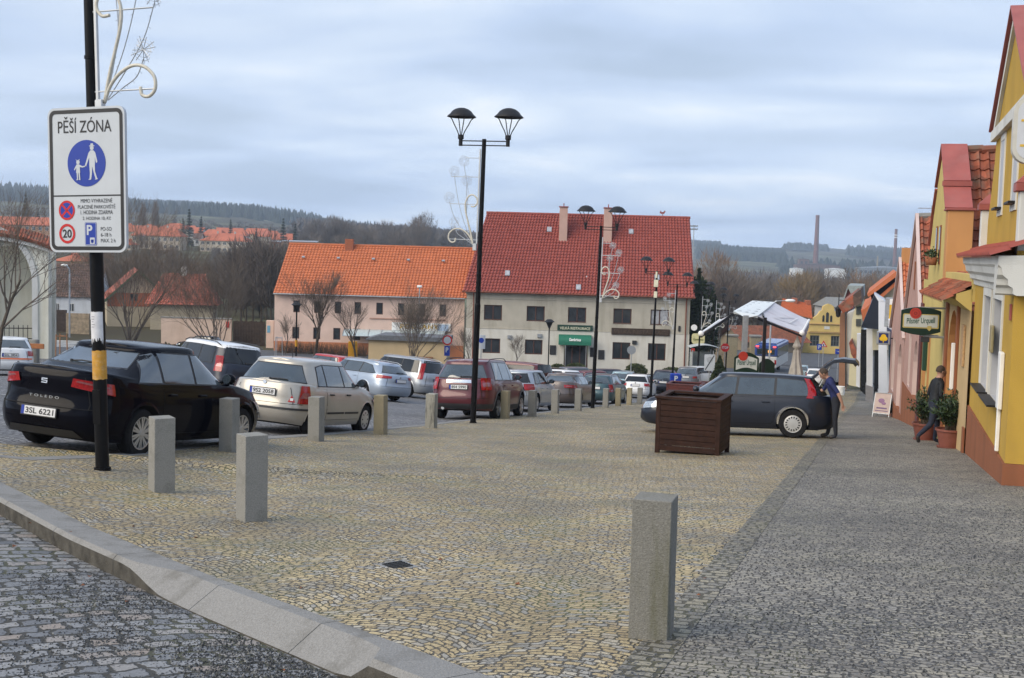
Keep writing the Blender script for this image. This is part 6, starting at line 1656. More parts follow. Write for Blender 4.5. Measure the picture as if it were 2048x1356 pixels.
mb = MB(); put_text(mb, 'Gambrinus', 21.0, -.42, -6.05, w=.9, h=.2, bold=.02); mb.build('lettering', mat('letter_olive', (.12,.14,.03), .6), s_)
# ---- long pink house with the orange roof
YP = 112.0
t = front('long_house', 548, YP, 0, 'long low pink house with bright orange tiled roof left of the restaurant', 'house')
Wp = 17.75; ze, zg = -3.05, -9.6; zp = -7.55
pk = plaster('plaster_salmon', (.66,.49,.41), (.52,.37,.30), .25)
pc = lambda px: (px-548)/21.35
up2 = [(pc(c)-.31, pc(c)+.31, -4.83-(.03 if i > 4 else 0), -3.72) for i, c in enumerate((592,633.5,674.7,714,757.6,801,842.6,884))]
lo2 = [(pc(c)-.33, pc(c)+.33, -7.3, -6.2) for c in (591,633,673,713)]
mb = MB(); opening_wall(mb, 0, Wp, zp, ze, up2+lo2, 0, .15); mb.add([(0,0,zp),(0,9,zp),(0,9,ze),(0,0,ze)], [(3,2,1,0)]); mb.build('wall', pk, t)
mb = MB(); mb.box(-.02, Wp, -.05, .1, zg, zp-.003); mb.build('plinth', plaster('plaster_orange', (.50,.20,.10), (.3,.12,.07), .4), t)
for o in up2+lo2: window(t, *o, .13, M['frame_b'], M['pane'], 0, 0, .07)
roof_slope(t, -.05, Wp+.25, -.45, ze-.05, .42, Wp+.8, 4.7, 1.5, M['tile_new'], .30, .36, .06, .06, 'roof', back=(9.5, ze))
mb = MB(); mb.tube([(.4,4.7,1.55),(Wp+.8,4.7,1.55)], .12, 8); mb.build('ridge', M['tile_new'], t)
mb = MB(); mb.tube([(-.05,-.5,ze-.08),(Wp,-.5,ze-.08)], .06, 8); mb.build('gutter', M['galv'], t)
mb = MB(); mb.cbox(5.9,6.7,4.1,4.8,1.0,2.15,.02); mb.build('chimney', mat('brick', (.30,.10,.05), .85, var=.3, vs=12), t)
for k in range(5):
    mb = MB(); mb.T = slope_matrix((2.1+3.35*k,3.05,.25),(1,0,0),(0,5.15,4.6)); mb.cbox(-.14,.14,-.1,.1,.02,.14,.01); mb.build('roof_vent', M['galv'], t)
mb = MB(); mb.grid(lambda a, b: (6.6+9.4*a, -.05-1.5*b, -6.2-.55*b*b-.05), 14, 5); c_ = mb.build('glass_canopy', mat('canopy_glass', (.42,.50,.52), .25, 0, var=.1), t, smooth=True)
mb = MB()
for k in range(9): x = 6.6+9.4*k/8; mb.tube([(x,-.05-1.5*b/4,-6.19-.55*(b/4)**2-.03) for b in range(5)], .03, 5)
mb.tube([(6.6,-1.56,-6.78),(16,-1.56,-6.78)], .04, 5); mb.build('frame', M['galv'], c_)
mb = MB(); mb.cbox(11.0,16.5,-.16,-.06,-6.25,-5.5,.01); s_ = mb.build('shop_sign', M['white'], t)
mb = MB(); put_text(mb, 'PODLAHY', 13.6, -.17, -5.85, w=3.6, h=.42, bold=.03, spacing=1.2); mb.build('lettering', mat('letter_yellow', (.62,.38,.02), .6), s_)
mb = MB(); mb.box(15.3,16.3,-.18,-.165,-6.2,-5.6); mb.build('blue_panel', mat('pale_blue_panel', (.35,.45,.6), .5), s_)
mb = MB(); mb.cbox(8.9,16.0,-.09,-.002,-5.25,-5.15,.01); mb.build('cable_duct', mat('duct', (.40,.24,.18), .8), t)
# ---- flat kiosk
t = front('kiosk', 737, 96, -2, 'low beige flat-roofed kiosk with grey roof edge in front of the pink house', 'building')
mb = MB(); mb.box(0,6.3,0,3,-9.6,-5.95); mb.build('wall', plaster('plaster_sand', (.55,.42,.25), (.4,.3,.18), .3), t)
mb = MB(); mb.prism([(-.25,-5.95),(6.5,-5.95),(6.5,-5.62),(.9,-5.55),(-.25,-5.9)], -.3, 3.3); mb.build('roof', mat('felt_grey', (.13,.14,.155), .9, var=.2), t)
mb = MB(); mb.cbox(3.0,5.2,-.4,-.02,-7.3,-7.2,.01); mb.box(3.05,5.15,-.32,-.03,-8.6,-7.2); mb.build('counter', M['wood'], t)
# ---- small signs in front of it
t = thing('round_traffic_sign', onG(893, 86), 0, 'round red-ringed white no-vehicles sign above a blue parking plate', 'traffic sign')
H_ = 0; z0 = atY(893, 690, 86).z-t.location.z
mb = MB(); mb.tube([(0,.03,0),(0,.03,z0+.6)], .035, 6); mb.build('pole', M['galv'], t)
mb = MB(); mb.cyl((0,-.02,z0+.35),.36,.03,28,axis='y'); d_ = mb.build('disc', M['red'], t, angle=40)
mb = MB(); mb.cyl((0,-.026,z0+.35),.26,.005,28,axis='y'); mb.build('disc_face', M['signwhite'], d_)
mb = MB(); mb.cbox(-.2,.2,-.02,.01,z0-.78,z0-.06,.01); pp_ = mb.build('parking_plate', M['blue'], t)
mb = MB(); put_text(mb, 'P', 0,-.023,z0-.35, w=.2, h=.36, bold=.03); mb.build('letter', M['signwhite'], pp_)
def small_thing(name, px, Y, label, cat, parts, rz=0, grp=None):
    t = thing(name, onG(px, Y), R(rz), label, cat, grp)
    for nm, m, fn in parts:
        mb = MB(); fn(mb); mb.build(nm, m, t, angle=45)
    return t
orange = mat('orange_plastic', (.60,.28,.01), .5)
small_thing('yellow_cabinet', 705, 88, 'orange-yellow cabinet standing by the road left of the kiosk', 'cabinet', [('body', orange, lambda mb: (mb.cbox(-.32,.32,-.2,.2,0,1.75,.03)))])
small_thing('lamp_post', 592, 92, 'short black lantern post with yellow collar in front of the pink house', 'street lamp', [('pole', M['black'], lambda mb: mb.tube([(0,0,0),(0,0,3.7)], .06, 8)), ('collar', orange, lambda mb: mb.cyl((0,0,1.0),.1,.5,10)), ('lamp_head', M['iron'], lambda mb: mb.lathe([(.06,3.7),(.30,4.15),(.42,4.2),(.2,4.4),(0,4.42)], 12))], grp=None)
small_thing('lamp_post', 1096, 98, 'short black lantern post left of the green restaurant awning', 'street lamp', [('pole', M['black'], lambda mb: mb.tube([(0,0,0),(0,0,3.6)], .05, 8)), ('lamp_head', M['iron'], lambda mb: mb.lathe([(.06,3.6),(.28,4.1),(.44,4.15),(.2,4.36),(0,4.38)], 12))])
small_thing('street_light', 139, 118, 'tall pale grey street light before the white house', 'street lamp', [('pole', M['galv'], lambda mb: mb.tube([(0,0,0),(0,0,6.7),(-.3,0,7.1)], .09, 8)), ('lamp_head', M['white'], lambda mb: mb.sphere((-.5,0,7.1),.3,10,6,(1.2,.6,.4)))])
small_thing('street_light', 836, 100, 'white floodlight mast at the eave of the pink house', 'street lamp', [('pole', M['galv'], lambda mb: mb.tube([(0,0,0),(0,0,6.2)], .05, 6)), ('lamp_head', M['white'], lambda mb: mb.cbox(-.2,.2,-.2,.1,6.2,6.4,.03))])
small_thing('blue_parking_meter', 1350, 76, 'blue parking meter with white P beside the lamp post', 'parking meter', [('body', M['blue'], lambda mb: mb.cbox(-.35,.35,-.2,.2,.2,1.5,.04)), ('letter', M['signwhite'], lambda mb: put_text(mb,'P',0,-.21,1.2,w=.22,h=.34,bold=.03))])
small_thing('zone_end_sign', 1417, 84, 'tall white zone-end sign with a diagonal black bar near the small fir', 'traffic sign', [('pole', M['galv'], lambda mb: mb.tube([(0,.05,0),(0,.05,2.6)], .04, 6)), ('panel', M['signwhite'], lambda mb: mb.prism(rrect(.75,1.15,.06,4,0,2.0), -.02,.02)), ('bar', M['ink'], lambda mb: mb.prism([(-.33,1.5),(-.27,1.47),(.33,2.5),(.27,2.53)], -.03,-.022)), ('faded_disc', mat('faded_grey', (.38,.40,.42), .6), lambda mb: mb.cyl((0,-.025,2.2),.22,.004,20,axis='y'))])
def oct_(r, z): return [(r*cos(pi/8+pi/4*k), z+r*sin(pi/8+pi/4*k)) for k in range(8)]
small_thing('stop_sign', 1448, 112, 'red octagonal stop sign by the far junction', 'traffic sign', [('pole', M['galv'], lambda mb: mb.tube([(0,.04,0),(0,.04,3.0)], .04, 6)), ('panel', M['red'], lambda mb: mb.prism(oct_(.42,2.6), -.02,.02)), ('lettering', M['signwhite'], lambda mb: put_text(mb,'STOP',0,-.03,2.6,w=.6,h=.24,bold=.03))])
small_thing('grey_disc_sign', 1261, 92, 'round grey back of a traffic sign in front of the restaurant wall', 'traffic sign', [('pole', M['galv'], lambda mb: mb.tube([(0,.04,0),(0,.04,2.6)], .04, 6)), ('disc', M['galv'], lambda mb: mb.cyl((0,0,2.4),.34,.03,20,axis='y'))])
small_thing('info_panel', 961, 90, 'white and blue pedestrian information panel left of the restaurant windows', 'traffic sign', [('pole', M['galv'], lambda mb: mb.tube([(0,.04,0),(0,.04,2.9)], .04, 6)), ('panel', M['signwhite'], lambda mb: mb.cbox(-.3,.3,-.02,.02,1.9,2.95,.01)), ('symbol', M['blue'], lambda mb: mb.cyl((0,-.03,2.55),.2,.006,18,axis='y'))])
# ---- gateway at the left
gp_ = atY(97, 700, 74.0)
t = thing('gateway', (gp_.x, gp_.y, 0), R(14), 'white baroque gateway with tiled curved top, deep arch and iron gate at the left edge', 'gateway')
wh = plaster('plaster_gate', (.72,.70,.60), (.42,.37,.22), .45)
mb = MB(); zg = hgt(gp_.x, gp_.y)-.4; zt = zg+8.15
P = arch_op(mb, -9.6, 0, zg, zt-.85, -6.9, -.95, zt-3.2, 0, 3.2, 16)
mb.box(-9.6, -.0, 3.2, 3.8, zg, zt-.9); mb.add([(0,0,zg),(0,1.6,zg),(0,1.6,zt-.85),(0,0,zt-.85)], [(0,1,2,3)])
crv = [(-9.6+9.6*k/24, zt-.85+.95*(1-((k/24-.5)*2)**2)**.8) for k in range(25)]
mb.prism([(-9.6,zt-.86)]+crv+[(0,zt-.86)], 0, 1.6); mb.build('wall', wh, t)
mb = MB(); n_ = 30
cv = [(-10.0+10.4*k/n_, (zt-.85+1.0*(max(0,1-((k/n_-.5)*2)**2))**.8)) for k in range(n_+1)]
mb.grid(lambda a, b: (cv[int(round(a*n_))][0], -.35+.0+b*.38, cv[int(round(a*n_))][1]-.02+.28*b-.35), n_, 3)
for k in range(n_): a, b = cv[k], cv[k+1]; mb.add([(a[0],-.36,a[1]-.55),(b[0],-.36,b[1]-.55),(b[0],-.36,b[1]-.33),(a[0],-.36,a[1]-.33)], [(0,1,2,3)])
mb.build('moulding', M['trimwhite'], t)
mb = MB()
for k in range(n_*2):
    f = (k+.5)/(n_*2); i = int(f*n_); a, b = cv[i], cv[min(i+1, n_)]; tt = f*n_-i; x = a[0]*(1-tt)+b[0]*tt; z = a[1]*(1-tt)+b[1]*tt
    mb.tube([(x,-.55,z-.22),(x,.3,z+.12),(x,.8,z+.32)], [.13,.11,.10], 6)
mb.build('coping_tiles', M['tile_old'], t)
mb = MB()
rw = 2.975; xm = -3.925; zs = zt-3.2
ring_ = [(xm+(rw+.35)*cos(pi*k/20), zs+(rw*1.15+.3)*sin(pi*k/20)) for k in range(21)]+[(xm+(rw+.02)*cos(pi*k/20), zs+(rw*1.15)*sin(pi*k/20)) for k in range(20,-1,-1)]
n2 = 21
mb.add([(x,-.08,z) for x, z in ring_], [(k, k+1, 2*n2-2-k, 2*n2-1-k) for k in range(n2-1)]); mb.box(-.94,-.6,-.08,.0,zg,zs); mb.box(-7.25,-6.92,-.08,0,zg,zs); mb.build('archivolt', M['trimwhite'], t)
mb = MB()
for k in range(22): x = -6.8+5.7*k/21; mb.tube([(x,1.2,zg+.2),(x,1.2,zg+2.35)], .022, 5)
for z in (.5, 1.5, 2.15): mb.tube([(-6.9,1.2,zg+z),(-1.0,1.2,zg+z)], .03, 5)
mb.tube([(-4.4,1.2,zg),(-4.4,1.2,zg+2.9)], .05, 6); mb.build('iron_gate', M['iron'], t)
mb = MB()
for k in range(4): mb.box(-6.6,-1.2,-1.6+.4*k,-.0,zg-.1+.16*k,zg+.06+.16*k+.002*k)
mb.build('steps', M['granite'], t)
small_thing('wooden_barrier', 66, 60, 'orange-brown plank barrier on a stone post by the gateway', 'barrier', [('plank', mat('plank_orange', (.40,.15,.05), .7, var=.2), lambda mb: mb.cbox(-1.6,.6,-.05,.03,.85,1.1,.01)), ('post', M['granite'], lambda mb: mb.cbox(-.2,.2,-.02,.3,0,1.3,.03))], rz=-8)
# ---- houses behind the road at the left
def boxhouse(name, px, Y, rz, W, D, zb_, ze_, zr_, wall, roofm, label, wins=(), ridge='x', over=.4, hip=0, chim=None, floors=None, grp=None, tile=False):
    t = front(name, px, Y, rz, label, 'house', grp=grp); g0 = zb_
    mb = MB(); mb.box(0, W, 0, D, g0, ze_)
    if ridge == 'x': mb.add([(0,0,ze_),(0,D,ze_),(0,D/2,zr_)], [(0,1,2)] if not hip else []); mb.add([(W,0,ze_),(W,D,ze_),(W,D/2,zr_)], [(0,1,2)] if not hip else [])
    else: mb.add([(0,0,ze_),(W,0,ze_),(W/2,0,zr_)], [(0,1,2)])
    mb.build('wall', wall, t)
    o = over
    if ridge == 'x':
        if tile: roof_slope(t, -o, W+o, -o, ze_-.15, -o+hip+ (o if hip else 0), W+o-hip-(o if hip else 0), D/2, zr_, roofm, .3, .4, .05, .04, 'roof')
        mb = MB(); hx_ = hip
        if not tile: mb.add([(-o,-o,ze_-.15),(W+o,-o,ze_-.15),(W+o-hx_-(o if hx_ else 0),D/2,zr_),(-o+hx_+(o if hx_ else 0),D/2,zr_)], [(0,1,2,3)])
        mb.add([(W+o,D+o,ze_-.15),(-o,D+o,ze_-.15),(-o+hx_+(o if hx_ else 0),D/2,zr_),(W+o-hx_-(o if hx_ else 0),D/2,zr_)], [(0,1,2,3)])
        if hip: mb.add([(-o,-o,ze_-.15),(-o+hx_+o,D/2,zr_),(-o,D+o,ze_-.15)], [(0,1,2)]); mb.add([(W+o,-o,ze_-.15),(W+o-hx_-o,D/2,zr_),(W+o,D+o,ze_-.15)], [(2,1,0)])
        mb.build('roof' if not tile else 'rear_roof', roofm, t)
    else:
        mb = MB()
        for sg, xa in ((1, W+o), (-1, -o)):
            mb.add([(W/2,-o,zr_+.05),(W/2,D+o,zr_+.05),(xa,D+o,ze_-.25),(xa,-o,ze_-.25)], [(0,1,2,3)])
        mb.build('roof', roofm, t)
    for k, (xa, xb, za, zb) in enumerate(wins):
        mb = MB(); mb.box(xa-.08, xb+.08, -.03, .02, za-.08, zb+.08); w = mb.build('window', M['frame_w'], t)
        mb = MB(); mb.box(xa, (xa+xb)/2-.04, -.045, -.031, za, zb); mb.box((xa+xb)/2+.04, xb, -.045, -.031, za, zb); mb.build('pane', M['pane'], w)
    for c in (chim or []):
        mb = MB(); mb.cbox(c-.3,c+.3,D/2-.3,D/2+.3,zr_-.5,zr_+.8,.02); mb.build('chimney', mat('chimney_pale', (.45,.42,.38), .8), t)
    return t
s_ = lambda Y: FPX/Y
def zat(px, py, Y): return atY(px, py, Y).z
Yw = 150; boxhouse('house', 103, Yw, 6, 5.6, 7, zat(140,705,Yw), zat(140,592,Yw), zat(140,528,Yw), plaster('plaster_cool_white', (.55,.58,.62)), M['tile_old2'], 'white house with dark brown tiled roof right of the gateway', [(.5,.9,zat(140,625,Yw),zat(140,608,Yw)),(2.2,2.7,zat(140,622,Yw),zat(140,608,Yw))], tile=True, over=.3)
Yh = 140; th_ = boxhouse('house', 214, Yh, 20, 7.0, 12, zat(250,700,Yh), zat(250,598,Yh), zat(270,540,Yh), plaster('plaster_old_beige', (.38,.33,.24), (.2,.17,.12), .5), M['tile_pink'], 'old beige house with faded red roof and green verge behind bare trees', [(2.6,3.4,zat(250,600,Yh)-.1,zat(250,588,Yh))], ridge='y', over=.5)
mb = MB(); zr_, ze_ = zat(270,540,Yh), zat(250,598,Yh); band(mb, (7.5,ze_-.3), (3.5,zr_+.05), .25, -.56, -.5); band(mb, (-.5,ze_-.3), (3.5,zr_+.05), -.25, -.561, -.501); mb.build('verge_board', mat('green_board', (.05,.09,.045), .8), th_)
mb = MB(); mb.box(.05,6.95,-.04,-.005,ze_-.9,ze_+.7); mb.build('brick_panel', mat('brick', (.30,.10,.05), .85), th_)
boxhouse('house', 300, 137, 8, 7.0, 5, zat(350,700,137), zat(350,607,137), zat(350,548,137), plaster('plaster_old_beige', (.38,.33,.24)), M['tile_pink'], 'rear wing with broad faded red roof and a small chimney, left of the orange roof', [], over=.6, hip=1.1, chim=[3.4], tile=True)
# pink garden wall and timber gate by the road
pa = onG(322, 118); pb = onG(462, 118); 
t = thing('garden_wall', (pa.x, pa.y, pa.z), 0, 'long pale pink garden wall along the road behind the parked cars', 'wall')
mb = MB(); L_ = (pb-pa).length; mb.box(0, L_, 0, .3, -.6, 2.3); mb.build('wall', plaster('plaster_wall_pink', (.55,.42,.34), (.4,.28,.2), .4), t)
mb = MB(); mb.cbox(-.05, L_+.05, -.06, .36, 2.3, 2.42, .02); mb.build('coping', M['granite'], t)
mb = MB(); mb.cbox(L_-.5,L_-.2,-.08,-.01,1.5,2.1,.01); mb.build('red_notice', mat('box_red', (.42,.03,.02), .5), t)
pa = onG(466, 120); pb = onG(532, 120)
t = thing('board_fence', (pa.x, pa.y, pa.z), 0, 'dark weathered timber board fence between the garden wall and the pink house', 'fence')
mb = MB(); L_ = (pb-pa).length
for k in range(int(L_/.16)): mb.box(.16*k, .16*k+.15, 0, .03, -.5, 2.1+.03*((k*7) % 3))
mb.build('boards', mat('boards_dark', (.045,.03,.022), .9, var=.4, vs=4), t)
pa = onG(532, 118)
t = thing('gate_pillar', tuple(pa), 0, 'pale pink gate pillar with a blue notice at the corner of the pink house', 'pillar')
mb = MB(); mb.cbox(0,.75,0,.6,-.5,2.4,.02); mb.build('pillar', pk, t); mb = MB(); mb.box(.1,.4,-.02,-.003,1.2,1.9); mb.build('notice', mat('notice_blue', (.15,.35,.5), .5), t)
# low stone walls by the gateway road
for px0, px1, Y, h, lb, m in ((97,132,128,2.2,'dark timber fence below the white house','boards_dark'),(132,178,126,2.0,'rough stone garden wall below the white house','rubble')):
    pa, pb = onG(px0, Y), onG(px1, Y); t = MB(); L_ = (pb-pa).length; t.box(0, L_, 0, .3, -.8, h)
    o = t.build('garden_fence' if m == 'boards_dark' else 'stone_wall', _MC.get(m) or mat(m, (.28,.22,.15), .95, var=.35, vs=3, bump=.5, bs=8)); o.location = pa; tag(o, lb, 'wall' if m != 'boards_dark' else 'fence')
# zebra crossing
pa = onG(160, 111); zb = MB()
for k in range(9):
    Yc = 101.5+1.55*k; q0, q1 = onG(96, Yc), onG(210+(k % 2)*3, Yc)
    N_ = 8; vs = []
    for i in range(N_+1):
        a = q0.lerp(q1, i/N_); 
        for dy in (0, .75): vs.append((a.x, a.y+dy, hgt(a.x, a.y+dy)-.085))
    zb.add(vs, [(2*i, 2*i+2, 2*i+3, 2*i+1) for i in range(N_)])
tag(zb.build('road_markings', mat('road_white', (.52,.52,.50), .8, var=.15, vs=3)), kind='structure')
zb = MB()
for (px, Y, L_, rz) in [(745,46,3.2,17),(835,44,3.2,17),(640,27,4,17),(120,20,4,17),(330,24,4,17),(760,60,3.5,17)]:
    q = onG(px, Y); d = Vector((-cos(R(rz)), sin(R(rz)), 0)); n_ = Vector((d.y, -d.x, 0))*.055; vs = []
    for i in range(7):
        a = q+d*(L_*i/6)
        for s2 in (-1, 1): b = a+n_*s2; vs.append((b.x, b.y, hgt(b.x, b.y)-.043))
    zb.add(vs, [(2*i, 2*i+2, 2*i+3, 2*i+1) for i in range(6)])
tag(zb.build('bay_markings', mat('bay_white', (.42,.42,.41), .8, var=.3, vs=5)), kind='structure')
M['tile_brown'] = tilemat('tile_brown', (.21,.075,.04), .25, (.12,.06,.04), .6)
# ---- yellow villa at the end of the street
Yv = 185
t = front('villa', 1596, Yv, 0, 'ornate yellow villa with curved gable and round-arched attic window closing the street', 'house')
yv = plaster('plaster_villa', (.60,.44,.16), (.45,.33,.12), .25); Z = lambda py, px=1640: zat(px, py, Yv); Xv = lambda px: (px-1596)/(FPX/Yv)*1.0
wn2 = [(Xv(1619), Xv(1638), Z(692), Z(671)), (Xv(1661), Xv(1678), Z(692), Z(671))]
mb = MB(); opening_wall(mb, 0, Xv(1700), Z(716), Z(663), wn2, 0, .25, reveal=1); mb.cur = 0; mb.box(0, Xv(1700), .3, 9, Z(716), Z(663))
ga = [(Xv(1617),Z(663)),(Xv(1617),Z(642)),(Xv(1624),Z(636)),(Xv(1632),Z(630)),(Xv(1637),Z(622)),(Xv(1641),Z(621)),(Xv(1642),Z(613)),(Xv(1647),Z(609)),(Xv(1653),Z(607)),(Xv(1659),Z(609)),(Xv(1664),Z(613)),(Xv(1665),Z(621)),(Xv(1669),Z(622)),(Xv(1674),Z(630)),(Xv(1684),Z(636)),(Xv(1692),Z(642)),(Xv(1692),Z(663))]
mb.prism(ga, -.1, .5); mb.box(0, Xv(1617), 0.02, 3, Z(665), Z(642)); mb.build('wall', [yv, M['trimwhite']], t)
mb = MB()
for py in (648, 665): mb.cbox(Xv(1614), Xv(1700), -.3, -.101, Z(py+1), Z(py-1), .03)
mb.build('cornice', plaster('plaster_tan_trim', (.42,.27,.12)), t)
for o in wn2: window(t, *o, .22, mat('frame_darkgrey', (.10,.11,.10), .6), M['pane'], 2, 1, .12)
for xa, xb, za, zb in ((1648.6,1654,644,626),(1641.5,1645.5,643,632),(1657,1661,643,632)):
    mb = MB(); mb.prism([(Xv(xa),Z(za)),(Xv(xb),Z(za)),(Xv(xb),Z(zb)),(Xv((xa+xb)/2),Z(zb-2.5)),(Xv(xa),Z(zb))], -.16, -.101); mb.build('attic_window', M['pane'], t)
mb = MB(); mb.box(Xv(1646),Xv(1657),-.15,-.101,Z(658),Z(652)); mb.build('balustrade', M['trimwhite'], t)
a0_, a1_, b1_, b0_ = Vector((Xv(1560),1.5,Z(624))), Vector((Xv(1621),-.3,Z(638))), Vector((Xv(1640),7,Z(611))), Vector((Xv(1587),9,Z(603)))
mm = MB()
nr = 14
def rf_(a, b): 
    return (a0_.lerp(a1_, a)).lerp(b0_.lerp(b1_, a), b)
for j in range(nr):
    q = [rf_(0, j/nr), rf_(1, j/nr), rf_(1, (j+1)/nr), rf_(0, (j+1)/nr)]
    q[0] = q[0]+Vector((0,-.05,.16)); q[1] = q[1]+Vector((0,-.05,.16)); mm.add(q, [(0,1,2,3)]); q2 = [rf_(0, j/nr), rf_(1, j/nr), q[1], q[0]]; mm.add(q2, [(0,1,2,3)])
mm.build('roof_slope', M['tile_new'], t)
mb = MB(); mb.cbox(Xv(1601),Xv(1609),6,7.5,Z(612),Z(600),.05); mb.cbox(Xv(1628),Xv(1637),6,7.5,Z(614),Z(604),.05); mb.build('chimney', mat('brick', (.30,.10,.05), .85), t)
Yb = 180; boxhouse('house', 1490, Yb, 14, 9.5, 9, zat(1500,712,Yb), zat(1560,684,Yb), zat(1500,655,Yb), plaster('plaster_shed', (.25,.2,.14)), M['tile_brown'], 'low house with orange roof between the canopy posts and the yellow villa', over=1.0, tile=True)
boxhouse('house', 1648, 240, 0, 9, 9, zat(1650,680,240), zat(1650,612,240), zat(1650,595,240), plaster('plaster_grey', (.42,.42,.42)), mat('roof_grey_slate', (.20,.20,.19), .85, var=.2), 'grey-roofed house behind the round gable of the yellow villa', hip=1)
# park wall left of the bus
pa, pb = onG(1400, 140), onG(1545, 140)
t = thing('park_wall', tuple(pa), atan2(pb.y-pa.y, pb.x-pa.x), 'old stone park wall with two pale gate pillars behind the stop sign', 'wall')
mb = MB(); L_ = (pb-pa).length; mb.box(-2,L_*.42,0,.4,-1,2.3); mb.box(L_*.62,L_,0,.4,-1,2.3); mb.build('wall', mat('rubble', (.28,.22,.15), .95), t)
for x in (L_*.36, L_*.68): mb = MB(); mb.cbox(x,x+1.2,-.2,.7,-1,3.6,.05); pl_ = mb.build('pillar', M['granite_warm'], t); mb = MB(); mb.cbox(x-.1,x+1.3,-.3,.8,3.6,3.85,.05); mb.build('cap', M['granite'], pl_)
# bus shelter
t = thing('bus_shelter', tuple(onG(1404, 104)), R(0), 'glass bus shelter with curved pale roof right of the restaurant corner', 'bus shelter')
mb = MB()
for x in (-.9,.9):
    for y in (0, 1.3): mb.tube([(x,y,0),(x,y,2.4)], .05, 6)
mb.build('frame', M['galv'], t)
mb = MB(); mb.box(-.85,.85,1.28,1.32,.3,2.2); mb.box(-.92,-.88,.05,1.25,.3,2.2); mb.build('glass_wall', mat('shelter_glass', (.25,.29,.29), .15), t)
mb = MB(); mb.grid(lambda a, b: (-1.2+2.6*a, -.6+2.2*b, 2.45+.45*sin(pi*(.15+.7*a))), 10, 2); mb.build('roof', mat('shelter_roof', (.5,.53,.53), .3), t, smooth=True)
# bus
t = thing('bus', tuple(onG(1530, 134)), R(-20), 'white and blue bus seen from behind with red lights lit, at the far junction', 'bus')
bl = mat('bus_blue', (.03,.07,.26), .35, coat=.5); bw = mat('bus_white', (.62,.60,.56), .4, coat=.4)
mb = MB(); mb.cbox(-1.25,1.25,0,10,.35,1.65,.12); mb.build('body', bw, t)
mb = MB(); mb.cbox(-1.25,1.25,0,10,1.652,3.0,.14); mb.build('upper_body', bl, t)
mb = MB(); mb.cbox(-1.0,1.0,-.03,.05,1.85,2.55,.04); mb.build('rear_window', M['glass'], t)
mb = MB(); mb.box(1.235,1.262,.6,9.6,1.55,2.55); mb.build('side_windows', M['glass'], t)
mb = MB(); mb.cbox(-1.0,1.0,.8,9,3.0,3.12,.04); mb.build('roof_pod', bl, t)
for x in (-.95,.95):
    mb = MB(); mb.cbox(x-.16,x+.16,-.06,.0,2.68,2.82,.02); mb.build('brake_light', mat('brake_light', (.5,.02,.02), .3, emit=(1,.05,.04), es=3), t)
mb = MB(); mb.cbox(.25,.6,-.05,-.031,2.1,2.35,.01); mb.build('route_display', mat('route_orange', (.5,.2,.02), .3, emit=(1,.35,.05), es=1.2), t)
for x in (-1.1,1.1):
    mb = MB(); mb.cbox(x-.1,x+.1,-.05,.0,.8,1.3,.02); mb.build('tail_lamp', M['lamp_red'], t)
    mb = MB(); mb.cyl((x-.14,2.6,.48),.48,.28,20,axis='x'); mb.build('wheel', M['rubber'], t)
# pale signs at the far junction
for nm, px, Y, lb, w_, h_, z_, m_ in (('parking_sign',1637,150,'blue square parking sign before the yellow villa',.6,.75,2.2,'blue'),('blue_bus_sign',1674,112,'small blue plate sign at the foot of the brown townhouse',.6,.5,2.6,'blue')):
    t = small_thing(nm, px, Y, lb, 'traffic sign', [('pole', M['galv'], lambda mb: mb.tube([(0,.05,0),(0,.05,3)], .04, 6)), ('panel', M[m_], lambda mb: mb.cbox(-w_/2,w_/2,-.02,.02,z_,z_+h_,.01)), ('letter', M['signwhite'], lambda mb: put_text(mb,'P' if 'parking' in nm else 'TAXI',0,-.03,z_+h_/2,h=h_*(.6 if 'parking' in nm else .25),bold=.02))])
t = small_thing('warning_sign', 1645, 152, 'red-bordered triangular warning sign before the yellow villa', 'traffic sign', [('pole', M['galv'], lambda mb: mb.tube([(0,.05,0),(0,.05,3)], .04, 6)), ('panel', M['red'], lambda mb: mb.prism([(-.5,2.5),(.5,2.5),(0,3.35)],-.02,.02)), ('panel_face', M['signwhite'], lambda mb: mb.prism([(-.3,2.6),(.3,2.6),(0,3.1)],-.03,-.021)), ('symbol', M['ink'], lambda mb: mb.prism([(-.08,2.65),(.08,2.65),(.04,2.9),(-.04,2.9)],-.04,-.031))])
